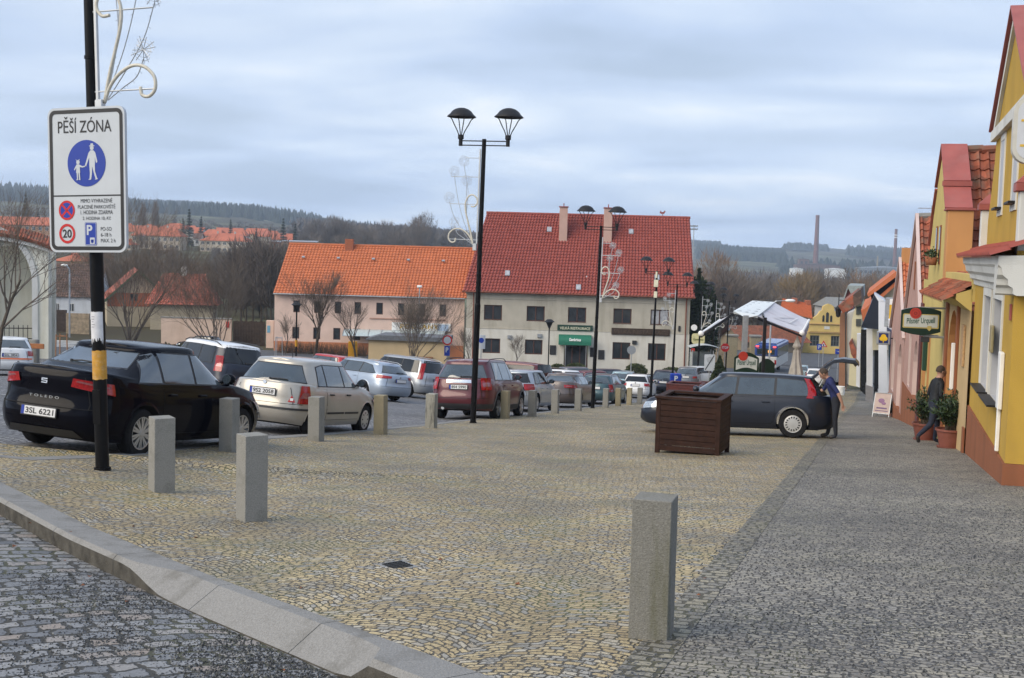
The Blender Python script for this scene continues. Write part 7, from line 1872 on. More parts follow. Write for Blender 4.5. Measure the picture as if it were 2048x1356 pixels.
# ------------------------------------------------------------------ trees
M['bark'] = mat('bark', (.075,.058,.042), .9, var=.35, vs=10)
M['twig'] = mat('twigs', (.125,.10,.08), .9, var=.3, vs=2)
def leafless(name, seed, H, spread, r0, levels=5, vase=False, twigs=True):
    """bare tree: returns (trunk MB, crown MB)"""
    rr = random.Random(seed); tr, cr = MB(), MB()
    def grow(p, d, L, r, lv, mb, main=False):
        n = 4 if lv < 2 else 3; pts = [p]; q = p; dd = d.copy()
        for k in range(n):
            dd = (dd + Vector((rr.gauss(0,.10), rr.gauss(0,.10), rr.gauss(.04,.06)))).normalized(); q = q+dd*(L/n); pts.append(q)
        rs = [r*(1-.55*k/n) for k in range(n+1)]
        (tr if lv == 0 else cr).tube(pts, rs, 7 if lv == 0 else (5 if lv == 1 else 3), caps=False)
        if lv >= levels: return
        m = (11 if vase else 7) if lv == 0 else (4 if lv < 3 else 3)
        for k in range(m):
            f = (.35+.65*(k+.6)/m) if lv else (.45+.55*(k+.5)/m)
            i = min(int(f*n), n-1); b = pts[i].lerp(pts[i+1], f*n-i)
            a = rr.uniform(0, 2*pi); el = (rr.uniform(.12,.95) if vase and lv == 0 else rr.uniform(.35,.75))*spread
            ax = dd.orthogonal().normalized(); ax = Matrix.Rotation(a, 3, dd) @ ax
            nd = (dd*cos(el)+ax*sin(el)+Vector((0,0,.18))).normalized()
            grow(b, nd, (H*rr.uniform(.40,.58) if vase and lv == 0 else L*rr.uniform(.52,.78)*(1.0 if lv else .85)), max(.0055, rs[i]*.55), lv+1, mb)
        if lv: grow(q, dd, L*.6, max(.0055, rs[-1]), lv+1, mb)
    grow(Vector((0,0,-.1)), Vector((0,0,1)), H*(.42 if not vase else .16), r0, 0, tr)
    return tr, cr
def tree(name, loc, seed, H, spread, r0, label, cat='tree', grp=None, levels=5, vase=False, rz=0, sc=1):
    t = thing(name, loc, R(rz), label, cat, grp); tr, cr = leafless(name, seed, H, spread, r0, levels, vase)
    tr.build('trunk', M['bark'], t, smooth=True); cr.build('crown', M['twig'], t); t.scale = (sc,)*3
    return t
BT = 'bare young trees around the parking area'
tree('bare_tree', onG(-6, 40), 3, 8.2, 1.15, .085, 'bare tree at the left edge, its long thin branches crossing the gateway', grp=BT, levels=4)
tree('bare_tree', onG(263, 79), 11, 8.0, .9, .15, 'large dense bare tree right of the sign pole, before the red-roofed house', grp=BT, levels=5, vase=True)
tree('bare_tree', onG(438, 80), 17, 6.0, 1.05, .12, 'vase-shaped bare tree in front of the pink garden wall', grp=BT, levels=5, vase=True)
tree('bare_tree', onG(626, 86), 23, 6.8, .85, .13, 'bare tree with several stems before the left part of the pink house', grp=BT, levels=5, sc=1.15)
tree('bare_tree', onG(713, 86), 29, 6.6, .95, .10, 'bare tree rising behind the orange cabinet', grp=BT, levels=4)
tree('bare_tree', onG(822, 84), 31, 4.8, .8, .10, 'twiggy bare tree in front of the beige kiosk', grp=BT, levels=5, vase=True)
tree('bare_tree', onG(940, 92), 37, 4.2, .9, .06, 'small bare tree left of the near lamp post, at the restaurant corner', grp=BT, levels=4)
tree('bare_tree', onG(1032, 100), 41, 3.6, .9, .05, 'small bare tree before the second ground-floor window of the restaurant', grp=BT, levels=4)
tree('bare_tree', onG(570, 104), 43, 4.0, .9, .05, 'thin bare sapling at the left end of the pink house', grp=BT, levels=4)
tree('birch_tree', onG(1436, 128), 47, 9.5, .5, .10, 'pale birch with upright branches behind the lamp posts right of the restaurant', levels=4).children[1].data.materials[0] = mat('birch', (.38,.36,.33), .8, var=.2)
# sapling stakes
for px, Y, lb in ((122, 62, 'three-legged timber sapling guard beside the gateway'), (556, 96, 'pale sapling guard at the left end of the pink house')):
    t = thing('sapling_guard', onG(px, Y), 0, lb, 'tree guard'); mb = MB()
    for k in range(3): a = 2*pi*k/3; mb.tube([(.35*cos(a),.35*sin(a),0),(.3*cos(a),.3*sin(a),1.6)], .03, 6)
    mb.build('stakes', M['galv'] if px > 300 else M['wood'], t)
    mb = MB(); mb.tube([(.3*cos(2*pi*k/3),.3*sin(2*pi*k/3),1.5) for k in range(4)], .022, 5); mb.build('rail', M['galv'] if px > 300 else M['wood'], t)
# leafy shrubs: many small leaves through a volume
def leafy(mb, c, r, n, ls, rr, shape='ell', up=.3):
    for k in range(n):
        while True:
            v = Vector((rr.uniform(-1,1), rr.uniform(-1,1), rr.uniform(-1,1)))
            if v.length <= 1: break
        v = v.normalized()*(v.length**.45)
        if shape == 'cone': z = (v.z+1)/2; v = Vector((v.x*(1-z)*1.0, v.y*(1-z)*1.0, v.z))
        v *= 1+.18*mnoise.noise(v*2.3+Vector(c))
        p = Vector((c[0]+v.x*r[0], c[1]+v.y*r[1], c[2]+v.z*r[2]))
        d = (v+Vector((rr.gauss(0,.5), rr.gauss(0,.5), up+rr.gauss(0,.4)))).normalized(); s = d.orthogonal().normalized(); s = Matrix.Rotation(rr.uniform(0,6.28),3,d) @ s
        l = ls*rr.uniform(.6,1.4); w = l*.35
        mb.cur = rr.randrange(2)
        mb.add([p-s*w*.2, p+d*l*.5-s*w, p+d*l, p+d*l*.5+s*w], [(0,1,2,3)])
M['evg'] = mat('evergreen', (.020,.035,.015), .8, var=.4, vs=8); M['evg2'] = mat('evergreen_light', (.045,.065,.022), .8, var=.4, vs=8)
M['moss_hedge'] = mat('hedge_leaves', (.07,.085,.03), .85, var=.4, vs=6); M['hedge2'] = mat('hedge_brown', (.075,.05,.032), .85, var=.4, vs=6)
def bush(name, loc, r, n, ls, label, mats, shape='ell', cat='shrub', grp=None, seed=1, trunk=True):
    t = thing(name, loc, 0, label, cat, grp); mb = MB(); leafy(mb, (0,0,r[2]*.95), r, n, ls, random.Random(seed), shape); mb.build('foliage', mats, t)
    mb = MB(); mb.tube([(0,0,-.2),(0,0,r[2]*1.2)], [.06,.02], 6); mb.build('stem', M['bark'], t); return t
EV = [M['evg'], M['evg2']]
for px, Y, r, lb in ((1152,99,(.8,.6,.36),'rounded evergreen shrub left of the restaurant awning posts'),(1272,99,(.85,.7,.52),'rounded evergreen shrub below the right restaurant windows'),(1345,98,(1.0,.7,.5),'evergreen shrub by the right corner of the restaurant'),(1116,99,(.6,.5,.3),'low shrub right under the menu case of the restaurant')):
    bush('evergreen_shrub', onG(px, Y), r, 2600, .13, lb, [M['evg2'], M['moss_hedge']], seed=px)
bush('small_fir', onG(1437, 84), (.85,.85,1.25), 4200, .16, 'small pointed fir beside the zone-end sign', EV, 'cone', 'tree', seed=5)
for k, (px, Y, h, w) in enumerate(((1379,118,4.8,1.6),(1391,120,5.3,1.5),(1401,124,4.9,1.6))):
    bush('thuja', onG(px, Y), (w,w,h), 5200, .30, ['tall dark conifer touching the right corner of the restaurant','tallest dark conifer right of the restaurant','dark conifer behind the bus shelter'][k], EV, 'cone' if k == 1 else 'ell', 'tree', seed=k+60)
# hedge on the verge
pa, pb = onG(285, 84), onG(438, 84); mb = MB(); rr = random.Random(9)
for k in range(26):
    c = pa.lerp(pb, k/25); leafy(mb, (c.x+rr.gauss(0,.1), c.y+rr.gauss(0,.2), c.z+.35), (.55,.6,.45+rr.uniform(0,.2)), 420, .13, rr)
h_ = mb.build('hedge', [M['moss_hedge'], M['hedge2']]); tag(h_, 'low clipped hedge along the verge behind the parked cars', 'hedge')
pa, pb = onG(560, 106), onG(735, 106); mb = MB()
for k in range(46):
    c = pa.lerp(pb, k/45)
    for q in range(26):
        a = rr.uniform(0,6.28); b = Vector((c.x+rr.gauss(0,.2), c.y+rr.gauss(0,.25), c.z)); e_ = b+Vector((cos(a)*.3, sin(a)*.2, rr.uniform(.5,1.1)))
        mb.tube([b, e_], [.012,.006], 3, caps=False)
h_ = mb.build('bare_hedge', M['hedge2']); tag(h_, 'leafless reddish shrubs along the foot of the pink house', 'hedge')

# ---- wooded slopes: distinct trees near, one mass far away
def puff(seed, H, W, n, base=.28, blade=1.0, slim=1.0, thick=.05, upw=.55):
    rr = random.Random(seed); tr, cr = MB(), MB()
    tr.tube([(0,0,-.5),(rr.gauss(0,.1),rr.gauss(0,.1),H*.35),(rr.gauss(0,.2),rr.gauss(0,.2),H*.8)], [.16,.12,.04], 5, caps=False)
    for k in range(n):
        while True:
            v = Vector((rr.uniform(-1,1), rr.uniform(-1,1), rr.uniform(-1,1)))
            if v.length <= 1: break
        p = Vector((v.x*W*.5, v.y*W*.5, H*(base+(1-base)*.5*(1+v.z))-blade*.3))
        p += Vector((mnoise.noise(p*.5+Vector((seed,0,0))), mnoise.noise(p*.5+Vector((0,seed,0))), mnoise.noise(p*.5)))*W*.14
        d = Vector((v.x*.8+rr.gauss(0,.35), v.y*.8+rr.gauss(0,.35), upw+abs(rr.gauss(0,.5)))).normalized(); L = blade*rr.uniform(.5,1.4)
        s = d.orthogonal().normalized(); s = Matrix.Rotation(rr.uniform(0,6.28),3,d) @ s
        cr.cur = 0; w = thick*rr.uniform(.5,1.3)
        cr.add([p-s*w, p+s*w, p+d*L], [(0,1,2)])
        if k % 6 == 0:   # a limb back to the trunk
            q = Vector((0,0,max(H*.2, p.z-abs(v.x)*W*.4-1.0))); s2 = (p-q).orthogonal().normalized()*.04; cr.add([q-s2, q+s2, p], [(0,1,2)])
    return tr, cr
TW = [mat('wood_brown_grey', (.16,.13,.105), .95, var=.3, vs=.2), mat('wood_russet', (.22,.145,.095), .95, var=.3, vs=.2), mat('wood_grey', (.13,.118,.11), .95, var=.3, vs=.2), mat('wood_ochre', (.20,.14,.07), .95, var=.3, vs=.2), mat('wood_dark', (.12,.10,.088), .95, var=.3, vs=.2)]
protos = []
for k, (H, W, n, up_w) in enumerate(((9,7,1500,.5),(11,8,1700,.6),(8,7,1400,.35),(12,7,1600,.8),(7,5.5,1100,.5))):
    tr, cr = puff(100+k, H, W, n, blade=1.3, thick=.045, upw=up_w); a = tr.build('trunk', M['bark'], None); b = cr.build('crown', TW[0], None); protos.append((a.data, b.data)); bpy.data.objects.remove(a); bpy.data.objects.remove(b)
pop = puff(210, 15, 3.2, 1300, base=.12, blade=1.8, thick=.05, upw=1.6); a = pop[0].build('trunk', M['bark'], None); b = pop[1].build('crown', TW[0], None); popm = (a.data, b.data); bpy.data.objects.remove(a); bpy.data.objects.remove(b)
cmesh = {}
def wood_tree(loc, k, m, sc, rz, label, grp, name='bare_tree', src=None):
    t = thing(name, loc, rz, label, 'tree', grp); t.scale = sc
    a, b = src or protos[k]
    o = bpy.data.objects.new('trunk', a); COL.objects.link(o); o.parent = t
    key = (b.name, m)
    if key not in cmesh:
        q = b.copy(); q.materials[0] = TW[m]; cmesh[key] = q
    o = bpy.data.objects.new('crown', cmesh[key]); COL.objects.link(o); o.parent = t
rr = random.Random(77)
def band_trees(n, pxr, Yr, label, grp, mats, smin=.8, smax=1.3, clear=()):
    for _ in range(n):
        px = rr.uniform(*pxr); Y = rr.uniform(*Yr); 
        if any(a < px < b and c < Y < d for a, b, c, d in clear): continue
        p = onG(px, Y, 560); s = rr.uniform(smin, smax)
        wood_tree(p, rr.randrange(5), rr.choice(mats), (s*rr.uniform(.9,1.1), s*rr.uniform(.9,1.1), s*rr.uniform(.85,1.15)), rr.uniform(0, 6.28), label, grp)
band_trees(80, (165, 570), (168, 330), 'bare brown tree on the slope between the old houses and the apartment blocks', 'bare trees on the slope left of the orange roof', [0,2,1,0,1], .42, .70)
band_trees(14, (240, 600), (360, 440), 'small bare tree just below the apartment blocks', 'small bare trees below the apartment blocks', [0,1,2], .35, .7)
band_trees(20, (450, 575), (150, 215), 'dark bare tree in the thicket just left of the orange roof', 'dark bare trees left of the orange roof', [4,2,4], .7, 1.0)
band_trees(44, (600, 1000), (470, 640), 'bare tree on the wooded hillside behind the orange roof', 'bare trees on the hillside behind the orange roof', [2,4,0], 1.2, 1.7)
band_trees(84, (1375, 1760), (215, 420), 'bare brown tree in the valley behind the canopy and the villa', 'bare trees filling the valley', [0,1,0,2,3], .85, 1.35, clear=((1590,1700,0,262),))
band_trees(14, (1375, 1500), (190, 240), 'bare tree behind the park wall', 'bare trees behind the park wall', [0,4,1], .8, 1.1)
for px, Y, s in ((1424,520,.95),(1437,540,1.1),(1432,560,1.0),(286,600,1.0),(311,620,1.05)):
    wood_tree(onG(px, Y, 540), 0, 1 if px > 1000 else 0, (s,s,s*(1.0 if px > 1000 else 1.25)), px, 'tall slender bare poplar over the valley trees' if px > 1000 else 'tall slender bare poplar beside the zone sign, before the forest ridge', 'poplars over the valley' if px > 1000 else 'poplars before the forest ridge', 'poplar', popm)
# conifers among the apartment blocks
cf = MB(); rq = random.Random(5); 
for l in range(13):
    z = 1.0+l*.9; r = 2.6*(1-l/13.5)
    for k in range(26): a = rq.uniform(0,6.28); w_ = .32; d = Vector((cos(a), sin(a), -.25)); s = Vector((-sin(a), cos(a), 0)); p0 = Vector((0,0,z+rq.uniform(0,.6))); e_ = p0+d*r*rq.uniform(.7,1.1); cf.add([p0+s*.1, p0-s*.1, e_-s*w_*.3, e_+s*w_*.3], [(0,1,2,3)]); cf.add([p0, e_+s*w_+Vector((0,0,-.15)), e_-s*w_+Vector((0,0,-.1))], [(0,1,2)])
cfo = cf.build('crown', mat('spruce', (.020,.035,.022), .9, var=.35, vs=1), None); cfm = cfo.data; bpy.data.objects.remove(cfo)
tb = MB(); tb.tube([(0,0,-1),(0,0,12.4)], [.22,.03], 6); tbo = tb.build('trunk', M['bark'], None); tbm = tbo.data; bpy.data.objects.remove(tbo)
for px, Y, s, lb in ((52,560,1.5,'tall spruce rising above the roof of the long apartment block'),(76,600,1.0,'spruce right of the tallest one above the apartment block'),(378,520,1.35,'dark spruce between the two red-roofed apartment blocks'),(366,530,1.0,'dark spruce left of the one between the apartment blocks'),(402,525,1.1,'spruce right of the gap between the apartment blocks'),(316,560,.9,'spruce above the roof of the middle apartment block'),(461,560,1.0,'spruce above the right apartment block'),(512,540,.8,'spruce right of the apartment blocks'),(566,480,1.25,'dark spruce before the brick building'),(590,490,1.1,'dark spruce before the brick building, right one'),(350,570,.8,'small spruce behind the middle apartment block'),(332,575,.8,'small spruce behind the middle block, left one')):
    t = thing('spruce', onG(px, Y, 480), px, lb, 'tree'); t.scale = (s,s,s)
    for nm, me_ in (('crown', cfm), ('trunk', tbm)): o = bpy.data.objects.new(nm, me_); COL.objects.link(o); o.parent = t
# far woods as one mass per kind
def forest(name, n, region, H, W, m, label, seed, con=False, bl=26):
    rr = random.Random(seed); V = []; F = []
    for _ in range(n):
        px, Y = region(rr)
        p = onG(px, Y, 480); h = H*rr.uniform(.7,1.3); w = W*rr.uniform(.8,1.2); b = len(V)
        zt_ = (mnoise.noise(Vector((p.x*.004, p.y*.003, 0)))*min(14, max(0, (Y-700)*.01)) if Y > 700 else 0)
        p.z += zt_-1
        if con:
            k = 6; V += [(p.x+w*.5*cos(2*pi*i/k+px), p.y+w*.5*sin(2*pi*i/k+px), p.z) for i in range(k)]+[(p.x, p.y, p.z+h)]; F += [(b+i, b+(i+1) % k, b+k) for i in range(k)]
        else:
            for i in range(bl):
                q = Vector((p.x+rr.gauss(0,w*.3), p.y+rr.gauss(0,w*.3), p.z+h*rr.uniform(.1,.8))); s = w*.10; L = h*rr.uniform(.15,.3); a = rr.uniform(0,3.14); c_, s_2 = cos(a)*s, sin(a)*s
                V += [(q.x-c_, q.y-s_2, q.z), (q.x+c_, q.y+s_2, q.z), (q.x+rr.gauss(0,.15)*w, q.y, q.z+L)]; F.append((len(V)-3, len(V)-2, len(V)-1))
    mb = MB(); mb.v = [Vector(v) for v in V]; mb.f = F; mb.m = [0]*len(F)
    return tag(mb.build(name, m), label, 'woodland', kind='stuff')
fm_ = mat('forest_conifer', (.022,.032,.024), .95, var=.35, vs=.05); fd = mat('forest_bare', (.11,.095,.085), .95, var=.3, vs=.05)
def _ridge(rr):
    px = rr.uniform(-60, 760); return px, rr.choice((rr.uniform(1500,2650), rr.uniform(2400,2640), rr.uniform(2540,2640)))
forest('forest', 9000, _ridge, 15, 11, fm_, 'dark conifer forest covering the ridge behind the apartment blocks', 3, con=True)
forest('woodland', 2600, lambda rr: (rr.uniform(600, 1000), rr.uniform(650, 1300)), 11, 11, fd, 'bare woodland mass on the lower slopes of the ridge', 4, bl=16)
forest('woodland', 380, lambda rr: (rr.uniform(-40, 640), rr.uniform(620, 1100)), 5, 10, fd, 'scattered bare groves between the apartment blocks and the forest ridge', 14, bl=18)
forest('woodland', 2200, lambda rr: (rr.uniform(1370, 1900), rr.uniform(430, 1150)), 11, 9, fd, 'grey-brown bare woodland mass in the far valley', 5, bl=20)
def _hill(rr):
    k = rr.random()
    if k < .35: return rr.uniform(1395,1570), rr.uniform(2000,2500)+0
    if k < .5: return rr.uniform(1575,1625)+rr.gauss(0,4), rr.uniform(2750,3500)
    if k < .62: return rr.uniform(1380,1440), rr.uniform(2900,3550)
    if k < .80: return rr.uniform(1695,1830), rr.uniform(2500,3500)
    if k < .9: return rr.uniform(1560,1830), rr.uniform(1500,1900)
    return rr.uniform(1632,1655), rr.uniform(3000,3500)
forest('woodland', 3800, _hill, 14, 15, fm_, 'dark wood patches on the far low hills at the right', 6, con=True)
# ---- far buildings

wbr = plaster('plaster_far_brick', (.36,.21,.13), (.28,.16,.1), .3); wbe = plaster('plaster_far_beige', (.50,.43,.34), (.3,.25,.2), .4)
def block(px0, px1, Y, pyb, pye, pyr, D, wall, roofm, label, nw, rows, hip=3, rz=0, chim=None, flat=False):
    p0, p1 = atY(px0, pye, Y), atY(px1, pye, Y); W = (p1-p0).length; z0, z1, z2 = zat(px0, pyb, Y), zat(px0, pye, Y), zat(px0, pyr, Y)
    wins = []
    fh = (z1-z0)/rows
    for i in range(nw):
        for j in range(rows):
            x = W*(i+.5)/nw; z = z1-fh*(j+.68); wins.append((x-.55, x+.55, z, z+fh*.42))
    if flat: z2 = z1+.4
    return boxhouse('apartment_block', px0, Y, rz, W, D, z0, z1, z2, wall, roofm, label, wins, over=.5, hip=hip, chim=chim)
M['far_tile'] = mat('far_tiles', (.42,.12,.06), .8, var=.15, vs=.4)
block(-30, 128, 470, 494, 447, 431, 10, wbr, M['far_tile'], 'long brick apartment block with red roof at the far left', 12, 3, chim=[8,20])
block(262, 360, 480, 499, 470, 453, 10, wbe, M['far_tile'], 'beige apartment block with orange-red roof right of the zone sign', 8, 2, chim=[5,13])
block(398, 497, 485, 504, 480, 465, 10, wbe, M['far_tile'], 'apartment block with hipped orange-red roof above the bare trees', 9, 2, hip=6, chim=[6,13])
block(313, 376, 560, 470, 456, 445, 9, wbe, M['far_tile'], 'apartment block half hidden above the middle one', 4, 1, hip=5)
block(386, 399, 490, 492, 476, 466, 6, M['trimwhite'], M['tile_old2'], 'narrow white house between the apartment blocks', 1, 1, hip=0)
block(536, 556, 430, 500, 483, 480, 12, M['terra'], M['galv'], 'orange flat-roofed building at the right end of the apartment blocks', 2, 1, hip=0, flat=True)
block(560, 628, 420, 502, 482, 477, 10, wbr, M['galv'], 'low red-brick building with grey flat roof above the orange roof', 5, 1, hip=0, flat=True)
block(640, 700, 440, 500, 493, 489, 10, M['trimwhite'], mat('roof_bluegrey', (.25,.28,.32), .7), 'low grey-roofed hall above the orange roof', 4, 1, hip=0)
block(903, 942, 1150, 492, 470, 468, 20, mat('far_concrete', (.40,.43,.47), .8), M['galv'], 'distant grey multi-storey building behind the wire rose ornament', 6, 4, hip=0, flat=True)
block(168, 205, 330, 532, 515, 503, 8, wbe, M['far_tile'], 'small red-roofed house on the slope below the zone sign', 3, 1)
block(470, 512, 330, 540, 524, 514, 8, M['trimwhite'], M['tile_old2'], 'small white house among the bare trees left of the orange roof', 2, 1)
block(238, 262, 400, 500, 488, 477, 8, wbe, M['far_tile'], 'small red-roofed house right behind the sign pole', 2, 1)
for k in range(13):
    px = 190+k*29+((k*37) % 11); Y = 560+((k*53) % 90); q = onG(px, Y, 480); yb = proj(q)[1]; t = boxhouse('house', px, Y, (k*29) % 40-20, 9+(k % 3)*2, 8, q.z-3, q.z+4.2, q.z+7.2, M['trimwhite'] if k % 3 == 0 else wbe, M['far_tile'], 'tiny far red-roofed house on the slope under the forest ridge', over=.5, hip=(k % 2)*2, grp='tiny far houses under the forest ridge')
block(92, 150, 520, 470, 455, 445, 9, wbe, M['far_tile'], 'red-roofed house behind the zone sign', 3, 1)
block(108, 160, 215, 545, 520, 505, 8, wbe, M['far_tile'], 'small red-roofed house above the white house', 3, 1)
t = thing('dome_hall', atY(737, 500, 430), 0, 'white shallow domed hall behind the orange roof ridge', 'building'); mb = MB(); mb.lathe([(8,-4),(8,.2),(6.5,1.0),(4,1.55),(1.5,1.8),(0,1.85)], 28); mb.build('dome', M['white'], t, smooth=True)
for px, pt, pb_, w0, w1, Y, lb in ((1630,430,548,5.0,8.4,1700,'tall tapering brick factory chimney, the higher one'),(1788,458,548,3.8,6.6,1750,'brick factory chimney at the right, the lower one')):
    q = atY(px, pb_, Y); H = atY(px, pt, Y).z-q.z; t = thing('factory_chimney', q, 0, lb, 'chimney')
    mb = MB(); mb.lathe([(w1/2,-5),(w0/2*1.0,H-2),(w0/2*1.12,H-1.8),(w0/2*1.1,H),(0,H)], 20); mb.build('shaft', mat('chimney_brick', (.17,.075,.06), .85, var=.2, vs=.1), t, angle=40)
    if px > 1700: mb = MB(); [mb.cyl((0,0,H-z_), w0/2+.28, 1.6, 18) for z_ in (13, 9.5)]; mb.build('white_band', M['white'], t)
def far_box(name, px0, px1, Y, pyt, pyb, D, m, label, roofm=None):
    p0, p1 = atY(px0, pyb, Y), atY(px1, pyb, Y); t = thing(name, p0, 0, label, 'building'); W = (p1-p0).length; H = atY(px0, pyt, Y).z-p0.z
    mb = MB(); mb.box(0, W, 0, D, -6, H); mb.build('wall', m, t); mb = MB(); mb.prism([(-.5,H),(W+.5,H),(W*.5,H+W*.03+.5)], -.5, D+.5); mb.build('roof', roofm or M['tile_old2'], t)
    for k in range(int(W/6) if m is not M['white'] else 0):
        mb = MB(); mb.box(2+6*k, 5+6*k, -.2, -.02, H*.35, H*.7); mb.build('window', M['pane'], t)
far_box('factory', 1592, 1680, 1600, 529, 552, 18, mat('factory_brick', (.15,.09,.07), .85, var=.2), 'long dark brick factory below the tall chimney')
far_box('factory', 1655, 1692, 1350, 538, 552, 14, M['white'], 'white factory hall right of the tall chimney', M['white'])
far_box('factory', 1584, 1606, 1350, 537, 550, 14, M['white'], 'small white hall left of the tall chimney', M['white'])
far_box('factory', 1716, 1830, 1500, 535, 552, 16, mat('factory_grey', (.20,.23,.25), .8), 'grey factory sheds below the lower chimney', M['galv'])
far_box('factory', 1598, 1618, 1620, 518, 532, 10, mat('factory_brick', (.15,.09,.07), .85), 'small dark factory tower left of the tall chimney')
q = atY(1754, 548, 1600); t = thing('factory_chimney', q, 0, 'short thin pale chimney between the two tall ones', 'chimney'); mb = MB(); mb.lathe([(1.3,-5),(1.0,24),(0,24)], 12); mb.build('shaft', M['granite_warm'], t)
def mast(px, Y, pt, pb_, label, name='mast', w=.5):
    q = atY(px, pb_, Y); H = atY(px, pt, Y).z-q.z; t = thing(name, q, 0, label, 'mast'); mb = MB(); mb.tube([(0,0,-10),(0,0,H)], [w,w*.5], 6); mb.build('pole', M['galv'], t); return t, H
t, H = mast(1384, 420, 450, 560, 'tall slim floodlight mast right of the red roof', w=.28)
mb = MB()
for z in (H-.5, H-1.6): mb.tube([(-1.2,0,z),(1.2,0,z)], .12, 5); [mb.cbox(x-.25,x+.25,-.2,.2,z,z+.5,.05) for x in (-1.1,-.4,.4,1.1)]
mb.build('floodlights', M['galv'], t)
for px, Y, pt, pb_, lb in ((588,2550,426,440,'tiny lattice pylon on the forest ridge, left of a pair'),(592,2560,426,440,'tiny lattice pylon on the forest ridge, right of a pair'),(1692,3300,500,518,'tiny far pylon on the field right of the tall chimney'),(1697,3300,502,518,'second tiny far pylon on the field'),(1392,3400,488,500,'tiny far pylon at the left end of the low hills')):
    t, H = mast(px, Y, pt, pb_, lb, 'pylon', .8)
    mb = MB(); [mb.tube([(-4,0,H*f),(4,0,H*f)], .5, 4) for f in (.7,.9)]; mb.build('crossarm', M['galv'], t)
# ------------------------------------------------------------------ haze
mb = MB(); mb.box(-6600, 6600, -70, 4400, -75, 190)
hz_ = mb.build('haze', []); hm = bpy.data.materials.new('haze'); hm.use_nodes = True; hn = hm.node_tree; hn.nodes.clear()
ho = hn.nodes.new('ShaderNodeOutputMaterial'); pv = hn.nodes.new('ShaderNodeVolumePrincipled'); pv.inputs['Color'].default_value = (.70,.83,1,1); pv.inputs['Density'].default_value = .00026; pv.inputs['Anisotropy'].default_value = .1
hn.links.new(pv.outputs[0], ho.inputs['Volume']); hz_.data.materials.append(hm); tag(hz_, kind='stuff'); hz_['label'] = 'thin blue haze over the valley and the hills'; hz_['category'] = 'haze'
# ------------------------------------------------------------------ dark estate car across the plaza, tailgate up
P0 = G(1585, 876); hd = -77; f_ = Vector((sin(R(hd)), cos(R(hd)), 0)); l_ = Vector((-f_.y, f_.x, 0))
cc = P0 + f_*1.275 - l_*.86; cc.z = hgt(cc.x, cc.y)
t, lo, cab, P = car('parked_car', cc, hd, PDB, 'dark blue-grey estate car standing across the plaza with its tailgate raised', group='cars parked on the square', L=4.6, W=1.84, H=1.49, belt=.94, hf=.72, hr=.98, xw=1.12, xA=.38, xC=-1.72, xg=-2.02, deck=.98,
    fw=1.42, rw=-1.275, wr=.325, hwt=.62, dlo=[(.94,.26),(.02,-.02),(-.86,-.88),(-1.78,-1.50)], drop=.045, style='slot', rim=.62, rimmat=mat('hubcap', (.46,.46,.45), .4, .5, var=.1), lights=dict(d=(.80,.98), z=(.92,1.38), on='cab', dt=(.66,.84)), plate=None, wiper=False, badge=False, rc=1.5, lowtrim=False, handles=True, arc=.035)
for s2 in (-1, 1):
    mb = MB(); gridpatch(mb, lambda d, z: lo.end(d, z, .018, 1), [(s2*.42, .60), (s2*1.15, .66)], [(s2*.55, .72), (s2*1.45, .80)], 12, 5); mb.build('headlight', M['head_lamp'], t, smooth=True)
mb = MB(); gridpatch(mb, lambda d, z: cab.end(d, z, .012, -1), [(-.66, 1.0), (.66, 1.0)], [(-.56, 1.38), (.56, 1.38)], 12, 4); gridpatch(mb, lambda d, z: lo.end(d, z, .012, -1), [(-.60, .58), (.60, .58)], [(-.62, .93), (.62, .93)], 12, 4); mb.build('boot_shade_patch', M['wheel_dark'], t, smooth=True)  # body is closed here; dark patch paints the shade inside the open boot
prof = [(-1.74,1.46),(-1.90,1.60),(-2.08,1.78),(-2.22,1.87),(-2.42,1.90),(-2.70,1.87),(-2.76,1.80)]
mb = MB()
def tg(a, b):
    k = a*(len(prof)-1); i = min(int(k), len(prof)-2); q = k-i; x = prof[i][0]*(1-q)+prof[i+1][0]*q; z = prof[i][1]*(1-q)+prof[i+1][1]*q; y = (b*2-1)*(.58+.08*a); return (x+.05*(b*2-1)**2, y, z-.05*(b*2-1)**4)
mb.grid(tg, 24, 12); mb.grid(lambda a, b: tuple(Vector(tg(a, b))+Vector((-.01, 0, -.07))), 24, 12)
for b in (0, 1): mb.grid(lambda a, c: tuple(Vector(tg(a, b))+Vector((-.01*c, 0, -.07*c))), 24, 1)
for a_ in (0, 1): mb.grid(lambda b, c: tuple(Vector(tg(a_, b))+Vector((-.01*c, 0, -.07*c))), 12, 1)
tgt = mb.build('tailgate', PDB, t, smooth=True)
mb = MB(); mb.grid(lambda a, b: tuple(Vector(tg(.08+.40*a, .09+.82*b))+Vector((.004, 0, .006))), 10, 10); mb.build('rear_window', M['glass'], tgt, smooth=True)
mb = MB(); mb.grid(lambda a, b: tuple(Vector(tg(.04+.92*a, .05+.9*b))+Vector((-.012, 0, -.075))), 12, 10); mb.build('lining', M['plast'], tgt, smooth=True)
for s2 in (-1, 1): mb = MB(); mb.tube([(-1.86, s2*.56, 1.2), (-2.12, s2*.58, 1.72)], .012, 6); mb.build('gas_strut', M['galv'], tgt)

